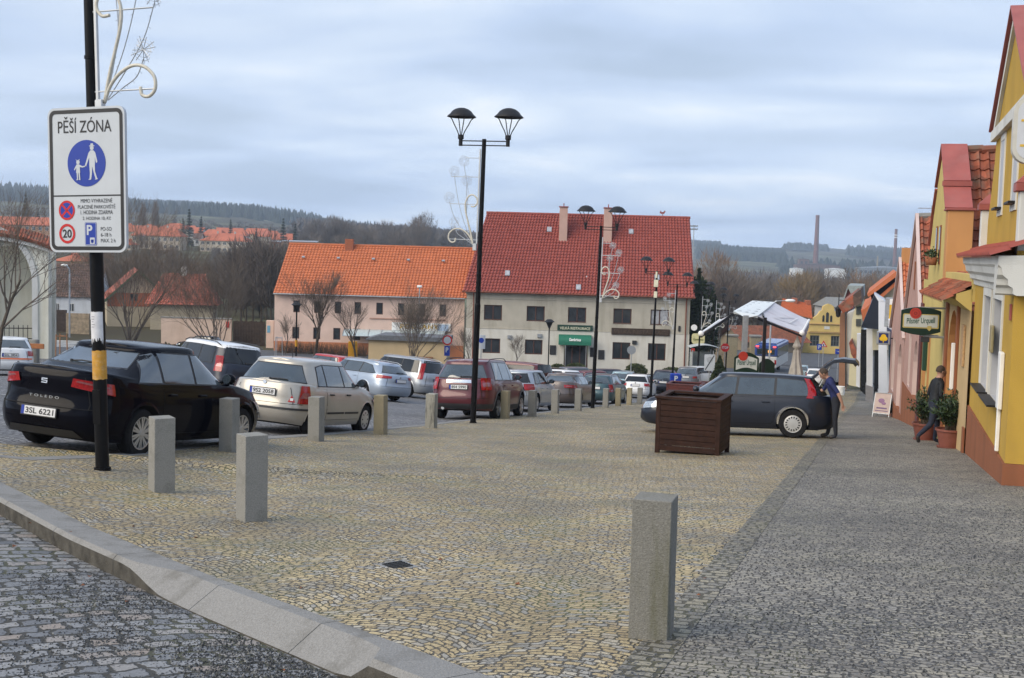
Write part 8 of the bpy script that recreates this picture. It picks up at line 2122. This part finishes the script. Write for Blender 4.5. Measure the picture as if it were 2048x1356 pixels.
# ------------------------------------------------------------------ people
SKIN = mat('skin', (.36,.20,.14), .6, var=.08); JEAN = mat('jeans', (.012,.017,.034), .85, var=.3, vs=12); JACK = mat('jacket_dark', (.006,.008,.012), .75, var=.3, vs=10)
SHOE = mat('shoes', (.02,.016,.013), .6, var=.2); HAIR = mat('hair_brown', (.045,.03,.02), .8, var=.3, vs=30); WORK = mat('work_shirt', (.009,.016,.085), .8, var=.25, vs=10); TROU = mat('work_trousers', (.012,.014,.022), .85, var=.3, vs=10)
def person(loc, rz, J, label, mats, parts_mat, H=1.75, hands=True, cap=None, hairm=None, bald=False, head_dir=(1,0,0)):
    """J: joint name -> (x,y,z); chains skinned to one continuous body"""
    t = thing('person', loc, R(rz), label, 'person')
    V = []; E = []; RA = []; idx = {}
    rad = dict(pelvis=(.155,.125), waist=(.145,.115), chest=(.175,.125), neckb=(.085,.08), neck=(.058,.058), head=(.078,.095), crown=(.07,.082), shl=(.075,.07), shr=(.075,.07), ell=(.048,.048), elr=(.048,.048), wrl=(.030,.030), wrr=(.030,.030), hal=(.034,.022), har=(.034,.022),
               hil=(.105,.105), hir=(.105,.105), knl=(.068,.068), knr=(.068,.068), anl=(.047,.05), anr=(.047,.05), tol=(.045,.035), tor=(.045,.035))
    def v(n):
        idx[n] = len(V); V.append(J[n]); RA.append(rad[n])
    for n in ('pelvis','waist','chest','neckb','neck','head','crown','shl','ell','wrl','hal','shr','elr','wrr','har','hil','knl','anl','tol','hir','knr','anr','tor'): v(n)
    for a, b in (('pelvis','waist'),('waist','chest'),('chest','neckb'),('neckb','neck'),('neck','head'),('head','crown'),('neckb','shl'),('shl','ell'),('ell','wrl'),('wrl','hal'),('neckb','shr'),('shr','elr'),('elr','wrr'),('wrr','har'),('pelvis','hil'),('hil','knl'),('knl','anl'),('anl','tol'),('pelvis','hir'),('hir','knr'),('knr','anr'),('anr','tor')): E.append((idx[a], idx[b]))
    # fingers and thumbs
    for sd in ('l', 'r'):
        h = Vector(J['ha'+sd]); w = Vector(J['wr'+sd]); d = (h-w).normalized(); s = d.cross(Vector(J.get('palm'+sd, (0,1,0)))).normalized(); c = d.cross(s)
        for k, L in enumerate((.068,.078,.073,.058)):
            o = s*(.027-.018*k); p0 = h+o+d*.025; p1 = p0+d*L*.45+c*.008; p2 = p1+d*L*.35+c*.022; p3 = p2+d*L*.12+c*.026
            b = idx['ha'+sd]
            for q, r_ in ((p0,.0095),(p1,.009),(p2,.008),(p3,.007)): V.append(tuple(q)); RA.append((r_, r_)); E.append((b, len(V)-1)); b = len(V)-1
        b = idx['ha'+sd]
        for q, r_ in ((h+s*.038-d*.01,.012),(h+s*.056+d*.02+c*.012,.010),(h+s*.058+d*.045+c*.022,.008)): V.append(tuple(q)); RA.append((r_, r_)); E.append((b, len(V)-1)); b = len(V)-1
    me = bpy.data.meshes.new('body'); me.from_pydata([tuple(p) for p in V], E, []); ob = bpy.data.objects.new('body', me); COL.objects.link(ob)
    md = ob.modifiers.new('skin', 'SKIN'); md.use_smooth_shade = True
    for i, sv in enumerate(me.skin_vertices[0].data): sv.radius = RA[i]; sv.use_root = (i == 0)
    sb = ob.modifiers.new('sub', 'SUBSURF'); sb.levels = 2
    dg = bpy.context.evaluated_depsgraph_get(); dg.update(); m2 = bpy.data.meshes.new_from_object(ob.evaluated_get(dg)); bpy.data.objects.remove(ob)
    ob = bpy.data.objects.new('body', m2); COL.objects.link(ob); ob.parent = t
    m2.materials.clear()
    for m in mats: m2.materials.append(m)
    segs = [(Vector(J[a]), Vector(J[b]), k) for a, b, k in parts_mat]
    for p in m2.polygons:
        best = None
        for a, b, k in segs:
            ab = b-a; tt = min(1, max(0, (p.center-a).dot(ab)/max(1e-9, ab.length_squared))); d = (p.center-(a+ab*tt)).length
            if best is None or d < best[0]: best = (d, k)
        p.material_index = best[1]; p.use_smooth = True
    # face and hair
    hc = (Vector(J['head'])+Vector(J['crown']))/2; up = (Vector(J['crown'])-Vector(J['neck'])).normalized(); fd_ = Vector(head_dir); fd_ = (fd_-up*fd_.dot(up)).normalized(); sd_ = up.cross(fd_).normalized()
    mb = MB(); mb.T = Matrix(((fd_.x,sd_.x,up.x,hc.x),(fd_.y,sd_.y,up.y,hc.y),(fd_.z,sd_.z,up.z,hc.z),(0,0,0,1)))
    mb.sphere((0,0,0), .10, 16, 12, (1.0,.80,1.18)); mb.sphere((.10,0,-.02), .02, 8, 6, (1.1,.7,1.4)); mb.sphere((.075,0,-.075), .035, 8, 6, (1,.9,.8))
    for s2 in (-1, 1): mb.sphere((.0,s2*.082,-.01), .026, 8, 6, (.8,.4,1.2))
    mb.build('face', SKIN, t, smooth=True)
    for s2 in (-1, 1):
        mb = MB(); mb.T = Matrix(((fd_.x,sd_.x,up.x,hc.x),(fd_.y,sd_.y,up.y,hc.y),(fd_.z,sd_.z,up.z,hc.z),(0,0,0,1))); mb.sphere((.088,s2*.032,.012), .012, 8, 6); mb.build('eye', mat('eye_dark', (.03,.02,.02), .3), t, smooth=True)
    mb = MB(); mb.T = Matrix(((fd_.x,sd_.x,up.x,hc.x),(fd_.y,sd_.y,up.y,hc.y),(fd_.z,sd_.z,up.z,hc.z),(0,0,0,1))); mb.box(.096,.104,-.022,.022,-.058,-.052); mb.build('mouth', mat('lips', (.22,.07,.06), .6), t)
    mb = MB(); mb.T = Matrix(((fd_.x,sd_.x,up.x,hc.x),(fd_.y,sd_.y,up.y,hc.y),(fd_.z,sd_.z,up.z,hc.z),(0,0,0,1)))
    mb.grid(lambda a, b: (-.012-.102*cos(2*pi*a)*sin(pi*b*.62)*(-1)-.012, .092*sin(2*pi*a)*sin(pi*b*.62), .012+.118*cos(pi*b*.62)+.0), 20, 10)
    mb.build('hair' if not cap else 'cap', hairm or HAIR, t, smooth=True)
    return t
# walker: local x = direction of walking (to the right), z up
J = dict(pelvis=(.0,0,.90), waist=(.02,0,1.05), chest=(.05,0,1.27), neckb=(.07,0,1.42), neck=(.10,0,1.49), head=(.13,0,1.58), crown=(.135,0,1.67), shl=(.06,.17,1.39), ell=(-.02,.23,1.13), wrl=(.10,.25,.92), hal=(.14,.25,.87), shr=(.06,-.17,1.39), elr=(.02,-.24,1.12), wrr=(.16,-.24,.95), har=(.21,-.235,.92),
    hil=(.0,.10,.88), knl=(.16,.10,.50), anl=(.10,.10,.09), tol=(.26,.10,.05), hir=(-.02,-.10,.88), knr=(-.10,-.10,.47), anr=(-.40,-.10,.20), tor=(-.36,-.10,.05), palml=(0,-1,0), palmr=(0,1,0))
pm_w = [('pelvis','waist',1),('waist','chest',1),('chest','neckb',1),('neck','head',0),('head','crown',0),('neckb','shl',1),('shl','ell',1),('ell','wrl',1),('hal','hal',0),('neckb','shr',1),('shr','elr',1),('elr','wrr',1),('har','har',0),('hil','knl',2),('knl','anl',2),('tol','tol',3),('hir','knr',2),('knr','anr',2),('tor','tor',3),('pelvis','hil',2),('pelvis','hir',2),('anl','anl',3),('anr','anr',3)]
p = G(1864, 889); person(p, 8, J, 'man in dark jacket and jeans striding to the right past the potted laurels', [SKIN, JACK, JEAN, SHOE], pm_w, head_dir=(1,-.15,-.1))
# worker, bent towards the open boot (facing -x)
J = dict(pelvis=(.08,0,.92), waist=(.02,0,1.06), chest=(-.06,0,1.27), neckb=(-.10,0,1.40), neck=(-.15,0,1.45), head=(-.22,0,1.50), crown=(-.26,0,1.57), shl=(-.08,-.19,1.36), ell=(.10,-.30,1.12), wrl=(.20,-.32,.88), hal=(.21,-.32,.81), shr=(-.08,.19,1.36), elr=(-.22,.22,1.12), wrr=(-.42,.18,1.02), har=(-.49,.17,1.0),
    hil=(.08,-.10,.89), knl=(.06,-.11,.49), anl=(.10,-.12,.09), tol=(-.06,-.13,.05), hir=(.08,.10,.89), knr=(-.02,.11,.49), anr=(-.08,.12,.09), tor=(-.24,.13,.05), palml=(0,1,0), palmr=(0,0,1))
pm_k = [('pelvis','waist',1),('waist','chest',1),('chest','neckb',1),('neck','head',0),('head','crown',0),('neckb','shl',1),('shl','ell',1),('ell','wrl',0),('hal','hal',0),('neckb','shr',1),('shr','elr',1),('elr','wrr',0),('har','har',0),('hil','knl',2),('knl','anl',2),('tol','tol',3),('hir','knr',2),('knr','anr',2),('tor','tor',3),('pelvis','hil',2),('pelvis','hir',2),('anl','anl',3),('anr','anr',3)]
p = G(1662, 878); wk = person(p, -12, J, 'workman in a blue short-sleeved shirt bending at the open boot of the estate car', [SKIN, WORK, TROU, SHOE], pm_k, head_dir=(-.6,0,-.8)); wk.scale = (.98,)*3

# ------------------------------------------------------------------ potted laurels
POT = mat('terracotta_plastic', (.20,.065,.045), .55, var=.12, vs=8); LF = mat('laurel_leaf', (.022,.048,.015), .45, var=.4, vs=25, spec=.5); LF2 = mat('laurel_leaf_light', (.05,.085,.03), .45, var=.35, vs=25, spec=.5)
def laurel(loc, h, w, seed, label, n=30):
    t = thing('potted_laurel', loc, 0, label, 'potted plant', 'potted laurels by the houses'); rr = random.Random(seed)
    mb = MB(); mb.lathe([(0,0.03),(.20,.03),(.27,.36),(.30,.37),(.30,.41),(.27,.41),(.255,.37),(0,.36)], 24); pt = mb.build('pot', POT, t, angle=50)
    mb = MB(); mb.lathe([(0,.0),(.24,.0),(.26,.035),(.24,.035),(.0,.02)], 22); mb.build('saucer', POT, pt, angle=50)
    st = MB(); lf = MB()
    for k in range(n):
        a = rr.uniform(0,6.28); sp = rr.uniform(.1,1)**.7; b = Vector((rr.uniform(-.1,.1), rr.uniform(-.1,.1), .34)); e = Vector((cos(a)*w*sp, sin(a)*w*sp, .36+h*(1.05-.45*sp)*rr.uniform(.6,1.0))); m = b.lerp(e,.5)+Vector((0,0,.07)); c = curve([b,m,e], 6); st.tube(c, [.009-.0007*i for i in range(len(c))], 4)
        for i in range(3, len(c)):
            for q in range(3):
                d = (c[i]-c[i-1]).normalized(); ax = Vector((rr.gauss(0,1), rr.gauss(0,1), rr.gauss(0,.5))).normalized(); d2 = (d*.6+ax*.9).normalized(); s = d2.cross(Vector((rr.gauss(0,.4),rr.gauss(0,.4),1))).normalized(); L = rr.uniform(.08,.13); wd = L*.2; p = c[i]; nn = d2.cross(s)*.012; lf.cur = 0 if rr.random() < .72 else 1
                lf.add([p, p+d2*L*.45-s*wd+nn, p+d2*L, p+d2*L*.45+s*wd+nn], [(0,1,2),(0,2,3)])
    st.build('stems', M['bark'], t); lf.build('leaves', [LF, LF2], t); return t
laurel(G(1898, 896), .98, .44, 3, 'potted laurel in a broad terracotta pot, nearest to the ochre corner house', 46)
laurel(G(1848, 880), 1.0, .42, 4, 'potted laurel behind the striding man, farther down the wall', 36)

# ------------------------------------------------------------------ pavement board
p = G(1765, 834); t = thing('pavement_board', p, R(-35), 'folding A-frame pavement board with a pale poster', 'sandwich board')
for k, s2 in enumerate((-1, 1)):
    M3 = Matrix.Translation((0, s2*.0, 0))
    mb = MB(); mb.T = Matrix.Translation((0, s2*.26, 0)) @ Matrix.Rotation(s2*R(16), 4, 'X')
    for x in (-.33,.30): mb.cbox(x,x+.03,-.012,.012,0,.98,.004)
    mb.cbox(-.33,.33,-.012,.012,.15,.18,.004); mb.cbox(-.33,.33,-.012,.012,.95,.98,.004); fr_ = mb.build('frame', M['galv'], t)
    mb = MB(); mb.T = Matrix.Translation((0, s2*.26, 0)) @ Matrix.Rotation(s2*R(16), 4, 'X'); mb.box(-.30,.30,-.006,.006,.18,.95); mb.build('panel', mat('poster_pale', (.42,.33,.30), .6, var=.1) if s2 < 0 else M['plast'], fr_)
    if s2 < 0:
        mb = MB(); mb.T = Matrix.Translation((0, -.26, 0)) @ Matrix.Rotation(-R(16), 4, 'X')
        mb.sphere((-.04,-.012,.66),.12,14,8,(1,.05,.75)); mb.sphere((.06,-.012,.56),.09,14,8,(1,.05,.6)); mb.build('picture', mat('poster_violet', (.20,.10,.20), .6, var=.3, vs=30), fr_)
        mb = MB(); mb.T = Matrix.Translation((0, -.26, 0)) @ Matrix.Rotation(-R(16), 4, 'X'); mb.box(-.2,.2,-.0085,-.0065,.34,.40); mb.box(-.25,.25,-.0085,-.0065,.25,.28); mb.build('print', mat('poster_ink', (.12,.07,.16), .6), fr_)

# ------------------------------------------------------------------ market canopy
def PT_(px, py, Y): return atY(px, py, Y)
Yc = 46.5; g0 = onG(1497, Yc)
t = thing('market_canopy', g0, 0, 'large white wing-shaped fabric canopy on steel posts behind the dark estate car', 'canopy'); T = Matrix.Translation(-Vector(g0))
fab = mat('canopy_fabric', (.58,.57,.60), .85, var=.08, vs=1.5, grime=(.40,.33,.35), gs=1, ga=.5); fabw = mat('canopy_white', (.64,.68,.69), .7, var=.05)
nl, nr_, fl_, fr2 = PT_(1467,622,45.5), PT_(1516,631,45.5), PT_(1505,601,50.5), PT_(1550,604,50.5)
nb = PT_(1492,636,45.3)
def slab(mb, q, th=.05):
    n = (q[1]-q[0]).cross(q[2]-q[0]).normalized()*th
    if n.z < 0: n = -n
    mb.add([*q, *[p-n for p in q]], [(0,1,2,3),(7,6,5,4)]+[(i,i+4,(i+1)%4+4,(i+1)%4) for i in range(4)])
mb = MB(); mb.T = T; slab(mb, [nl, nr_, fr2, fl_], .10); mb.build('ridge_panel', fabw, t)
mb = MB(); mb.T = T; fb = fl_.lerp(fr2,.5)-Vector((0,0,.45)); mb.add([nl, nr_, nb, fl_-Vector((0,0,.12)), fr2-Vector((0,0,.12)), fb], [(0,2,1),(0,3,5,2),(1,2,5,4)]); mb.build('ridge_box', fabw, t)
mb = MB(); mb.T = T
for i in range(7):
    for j in range(3):
        c = nl.lerp(nr_, (j+.7)/3.6).lerp(fl_.lerp(fr2, (j+.7)/3.6), (i+.5)/7); e1 = (nr_-nl).normalized()*.09; e2 = (fl_-nl).normalized()*.14; u_ = Vector((0,0,.012)); mb.add([c-e1-e2+u_, c+e1-e2*.4+u_, c+e1*.4+e2+u_], [(0,1,2)])
mb.build('print', mat('canopy_print', (.25,.26,.28), .8), t)
def wing(q, name):
    def f(a, b):
        p = q[0].lerp(q[1], a).lerp(q[3].lerp(q[2], a), b); p = p-Vector((0,0,.06*sin(pi*b)+.03*sin(pi*a))); return tuple(p)
    mb = MB(); mb.T = T; mb.grid(f, 10, 10); mb.grid(lambda a, b: tuple(Vector(f(a,b))-Vector((0,0,.02))), 10, 10); return mb.build(name, fab, t, smooth=True)
rn, rfr = PT_(1604,666,45.8), PT_(1618,640,50.5)
wing([nr_-Vector((0,0,.03)), rn, rfr, fr2-Vector((0,0,.03))], 'fabric_wing')
ln, lf_ = PT_(1402,667,44.5), PT_(1440,640,50.5)
wing([nl-Vector((0,0,.03)), ln, lf_, fl_-Vector((0,0,.03))], 'fabric_wing')
# scalloped valance and print on the right wing
mb = MB(); mb.T = T
def val(a, b):
    p = rn.lerp(rfr, a)+Vector((.03*sin(a*40),.02,0)); return tuple(p-Vector((0,0,(.25+.35*(1-a)+.07*abs(sin(a*pi*9)))*b)))
mb.grid(val, 40, 3); mb.build('valance', mat('valance_stripe', (.33,.33,.37), .85, var=.35, vs=5), t, smooth=True)
mb = MB(); mb.T = T
for (a0_, b0_, a1_, b1_) in ((.25,.3,.8,.42),(.35,.45,.62,.75),(.62,.35,.72,.8)):
    q0 = (nr_.lerp(rn, a0_)).lerp(fr2.lerp(rfr, a0_), b0_)-Vector((0,0,.06*sin(pi*b0_)+.03*sin(pi*a0_)-.03)); q1 = (nr_.lerp(rn, a1_)).lerp(fr2.lerp(rfr, a1_), b1_)-Vector((0,0,.06*sin(pi*b1_)+.03*sin(pi*a1_)-.03)); s_2 = Vector((.0,.16,.0)); mb.add([q0-s_2*.4, q1-s_2*.2, q1+s_2*.2, q0+s_2*.4], [(0,1,2,3)])
mb.build('print_white', fabw, t)
for a, b in ((nr_, rn), (fr2, rfr), (nl, ln), (fl_, lf_)):
    mb = MB(); mb.T = T; o_ = Vector((0,0,.12)); mb.tube([a-o_, b-o_], .045, 6); mb.build('arm', M['iron'], t)
for a, b in ((rn, rfr), (ln, lf_)):
    mb = MB(); mb.T = T; mb.tube([a, b], .05, 8); mb.sphere(tuple(a), .11, 10, 8); mb.build('front_bar', M['white'], t)
mb = MB(); mb.T = T; c = Vector(nb); mb.cbox(c.x-.10, c.x+.10, c.y-.02, c.y+.18, g0.z-.2, c.z+.1, .01); mb.build('post', M['galv'], t)
g1 = onG(1526, 42.5); mb = MB(); mb.T = T; top = PT_(1527,634,42.5+.3); mb.cbox(top.x-.055, top.x+.055, g1.y-.05, g1.y+.06, g1.z-.2, top.z, .01); mb.build('post', M['iron'], t)
mb = MB(); mb.T = T; mb.tube([PT_(1527,634,42.8), PT_(1526,628,47)], .04, 6); mb.build('strut', M['iron'], t)
# street light over it
t = thing('street_light', onG(1535, 75), 0, 'white curved-arm street light peeping over the canopy', 'street lamp'); z_ = PT_(1545,602,75).z-t.location.z
mb = MB(); mb.tube([(0,0,0),(0,0,z_-.2),(.3,0,z_)], .06, 6); mb.tube([(.3,0,z_),(1.0,0,z_+.05)], .03, 5); mb.build('pole', M['galv'], t); mb = MB(); mb.sphere((1.15,0,z_+.05),.26,10,6,(1.3,.6,.4)); mb.build('lamp_head', M['white'], t, smooth=True)
# rolled parasol
t = thing('closed_parasol', onG(1588, 46), 0, 'rolled-up off-white parasol behind the dark estate car', 'parasol'); b_ = t.location.z; zt_ = PT_(1590,672,46).z-b_
mb = MB(); mb.tube([(0,0,0),(0,0,zt_)], .03, 8); mb.build('pole', M['galv'], t)
mb = MB()
def fold(a, b):
    th = 2*pi*a; z = .9+(zt_-.9)*b; r = (.13+.06*sin(b*7)+.05*(b < .75))*(1-b**8)*(1+.28*sin(th*6+b*4)); 
    if b > .8: r = .17*(1-b)/.2*1.05*(1+.1*sin(th*6))+.01
    return (r*cos(th), r*sin(th), z)
mb.grid(fold, 40, 26); mb.build('cloth', mat('parasol_cloth', (.40,.37,.33), .9, var=.15, vs=4), t, smooth=True)
# beer garden panels with oval signs
def garden_panel(px0, px1, pyt, Y, label, plain=False):
    a, b = onG(px0, Y), onG(px1, Y); w = (b-a).length; t = thing('beer_garden_panel', a.lerp(b,.5), 0, label, 'screen panel'); h = PT_(px0, pyt, Y).z-t.location.z
    pts = [(-w/2,0.1),(w/2,.1),(w/2,h*.93)]+[(w/2-w*k/10, h*.93+h*.07*sin(pi*k/10)*1.3) for k in range(1,10)]+[(-w/2,h*.93)]
    mb = MB(); mb.prism(pts, -.03, .03); mb.build('board', mat('beer_green', (.005,.022,.012), .3, var=.1), t)
    for x in (-w/2+.05, w/2-.05): mb = MB(); mb.tube([(x,.05,0),(x,.05,h*.5)], .03, 6); mb.build('leg', M['iron'], t)
    if not plain:
        q = w*.86; z0, z1 = h-.62, h-.20
        P = [(-q/2+q*k/10, z0+.10*sin(pi*k/10)) for k in range(11)]+[(q/2-q*k/10, z1+.10*sin(pi*k/10)) for k in range(11)]
        mb = MB(); mb.prism(P, -.036, -.0305); mb.build('face', mat('beer_white', (.60,.62,.58), .4), t)
        mb = MB(); put_text(mb, 'Pilsner Urquell', 0, -.038, (z0+z1)/2+.05, w=q*.86, h=.26, bold=.02); mb.build('lettering', mat('beer_ink', (.01,.06,.04), .4), t)
        mb = MB(); mb.cyl((-.15*w,-.05,z1+.10), .17, .02, 20, axis='y'); mb.build('seal', mat('seal_red', (.40,.035,.02), .4), t, angle=40)
    return t
garden_panel(1464, 1513, 706, 44.0, 'dark green beer garden panel with white beer name and red seal behind the estate roof')
garden_panel(1514, 1545, 719, 46.0, 'plain dark green beer garden panel right of the lettered one', True)
# cream board and bucket by the workman
t = thing('white_bucket', G(1680, 790), 0, 'white plastic tub beyond the raised tailgate', 'tub'); mb = MB(); mb.lathe([(0,0),(.30,0),(.36,.62),(.34,.62),(.0,.58)], 18); mb.build('tub', M['white'], t, angle=50)
# loose grit and a few leaves, far too many to count
rr = random.Random(12); mb = MB()
def chip(x, y, z, s):
    a = rr.uniform(0,6.28); c_, s_3 = cos(a)*s, sin(a)*s; mb.cur = (0,0,0,1,1,2)[rr.randrange(6)]
    mb.add([(x-c_,y-s_3,z),(x+s_3*.7,y-c_*.7,z),(x+c_,y+s_3,z),(x,y,z+s*.9)], [(0,1,3),(1,2,3),(2,0,3)])
for _ in range(46000):
    s_ = rr.uniform(-1.5, 5.0); off = .33+abs(rr.gauss(0, .55+max(0,.5-s_*.16)))
    if rr.random() > 1.05-s_/4.6 or mnoise.noise(Vector((s_*1.3, off*1.3, 7))) < rr.uniform(-.55,.2): continue
    p = NK0+nkd*s_+nkn*off; chip(p.x, p.y, hgt(p.x, p.y)-.149, rr.uniform(.005,.011))
for _ in range(1500):
    p = NK0+nkd*rr.uniform(-1,6)-nkn*abs(rr.gauss(0,.6)); chip(p.x, p.y, hgt(p.x,p.y)+.003, rr.uniform(.003,.007))
for _ in range(36000):
    v = 3.5+abs(rr.gauss(0,1))*9; u_ = rr.uniform(-1.2, 3.2); 
    if mnoise.noise(Vector((u_*.5, v*.35, 4))) < rr.uniform(-.5,.35): continue
    p = SU*u_+SV*v; chip(p.x, p.y, hgt(p.x,p.y)+.004, rr.uniform(.005,.010))
g_ = mb.build('grit', [mat('grit_dark', (.035,.038,.042), .9), mat('grit_mid', (.09,.092,.095), .9), mat('grit_light', (.22,.22,.21), .9)])
tag(g_, 'loose grey winter grit scattered by the kerb and over the pavement', 'grit', kind='stuff')
mb = MB()
for _ in range(26):
    if rr.random() < .5: p = NK0+nkd*rr.uniform(-2,6.5)+nkn*rr.uniform(.42,.7); z = -.146
    else: p = Vector((rr.uniform(-4,1.5), rr.uniform(7,13))); z = .004
    a = rr.uniform(0,6.28); d = Vector((cos(a), sin(a), 0))*rr.uniform(.025,.045); s = Vector((-d.y, d.x, 0))*.5; q = Vector((p.x, p.y, hgt(p.x,p.y)+z)); mb.add([q, q+d*.5+s+Vector((0,0,.012)), q+d, q+d*.5-s+Vector((0,0,.006))], [(0,1,2),(0,2,3)])
tag(mb.build('fallen_leaves', mat('dead_leaf', (.16,.055,.02), .8, var=.4, vs=40)), 'few brown fallen leaves on the setts', 'leaves', kind='stuff')
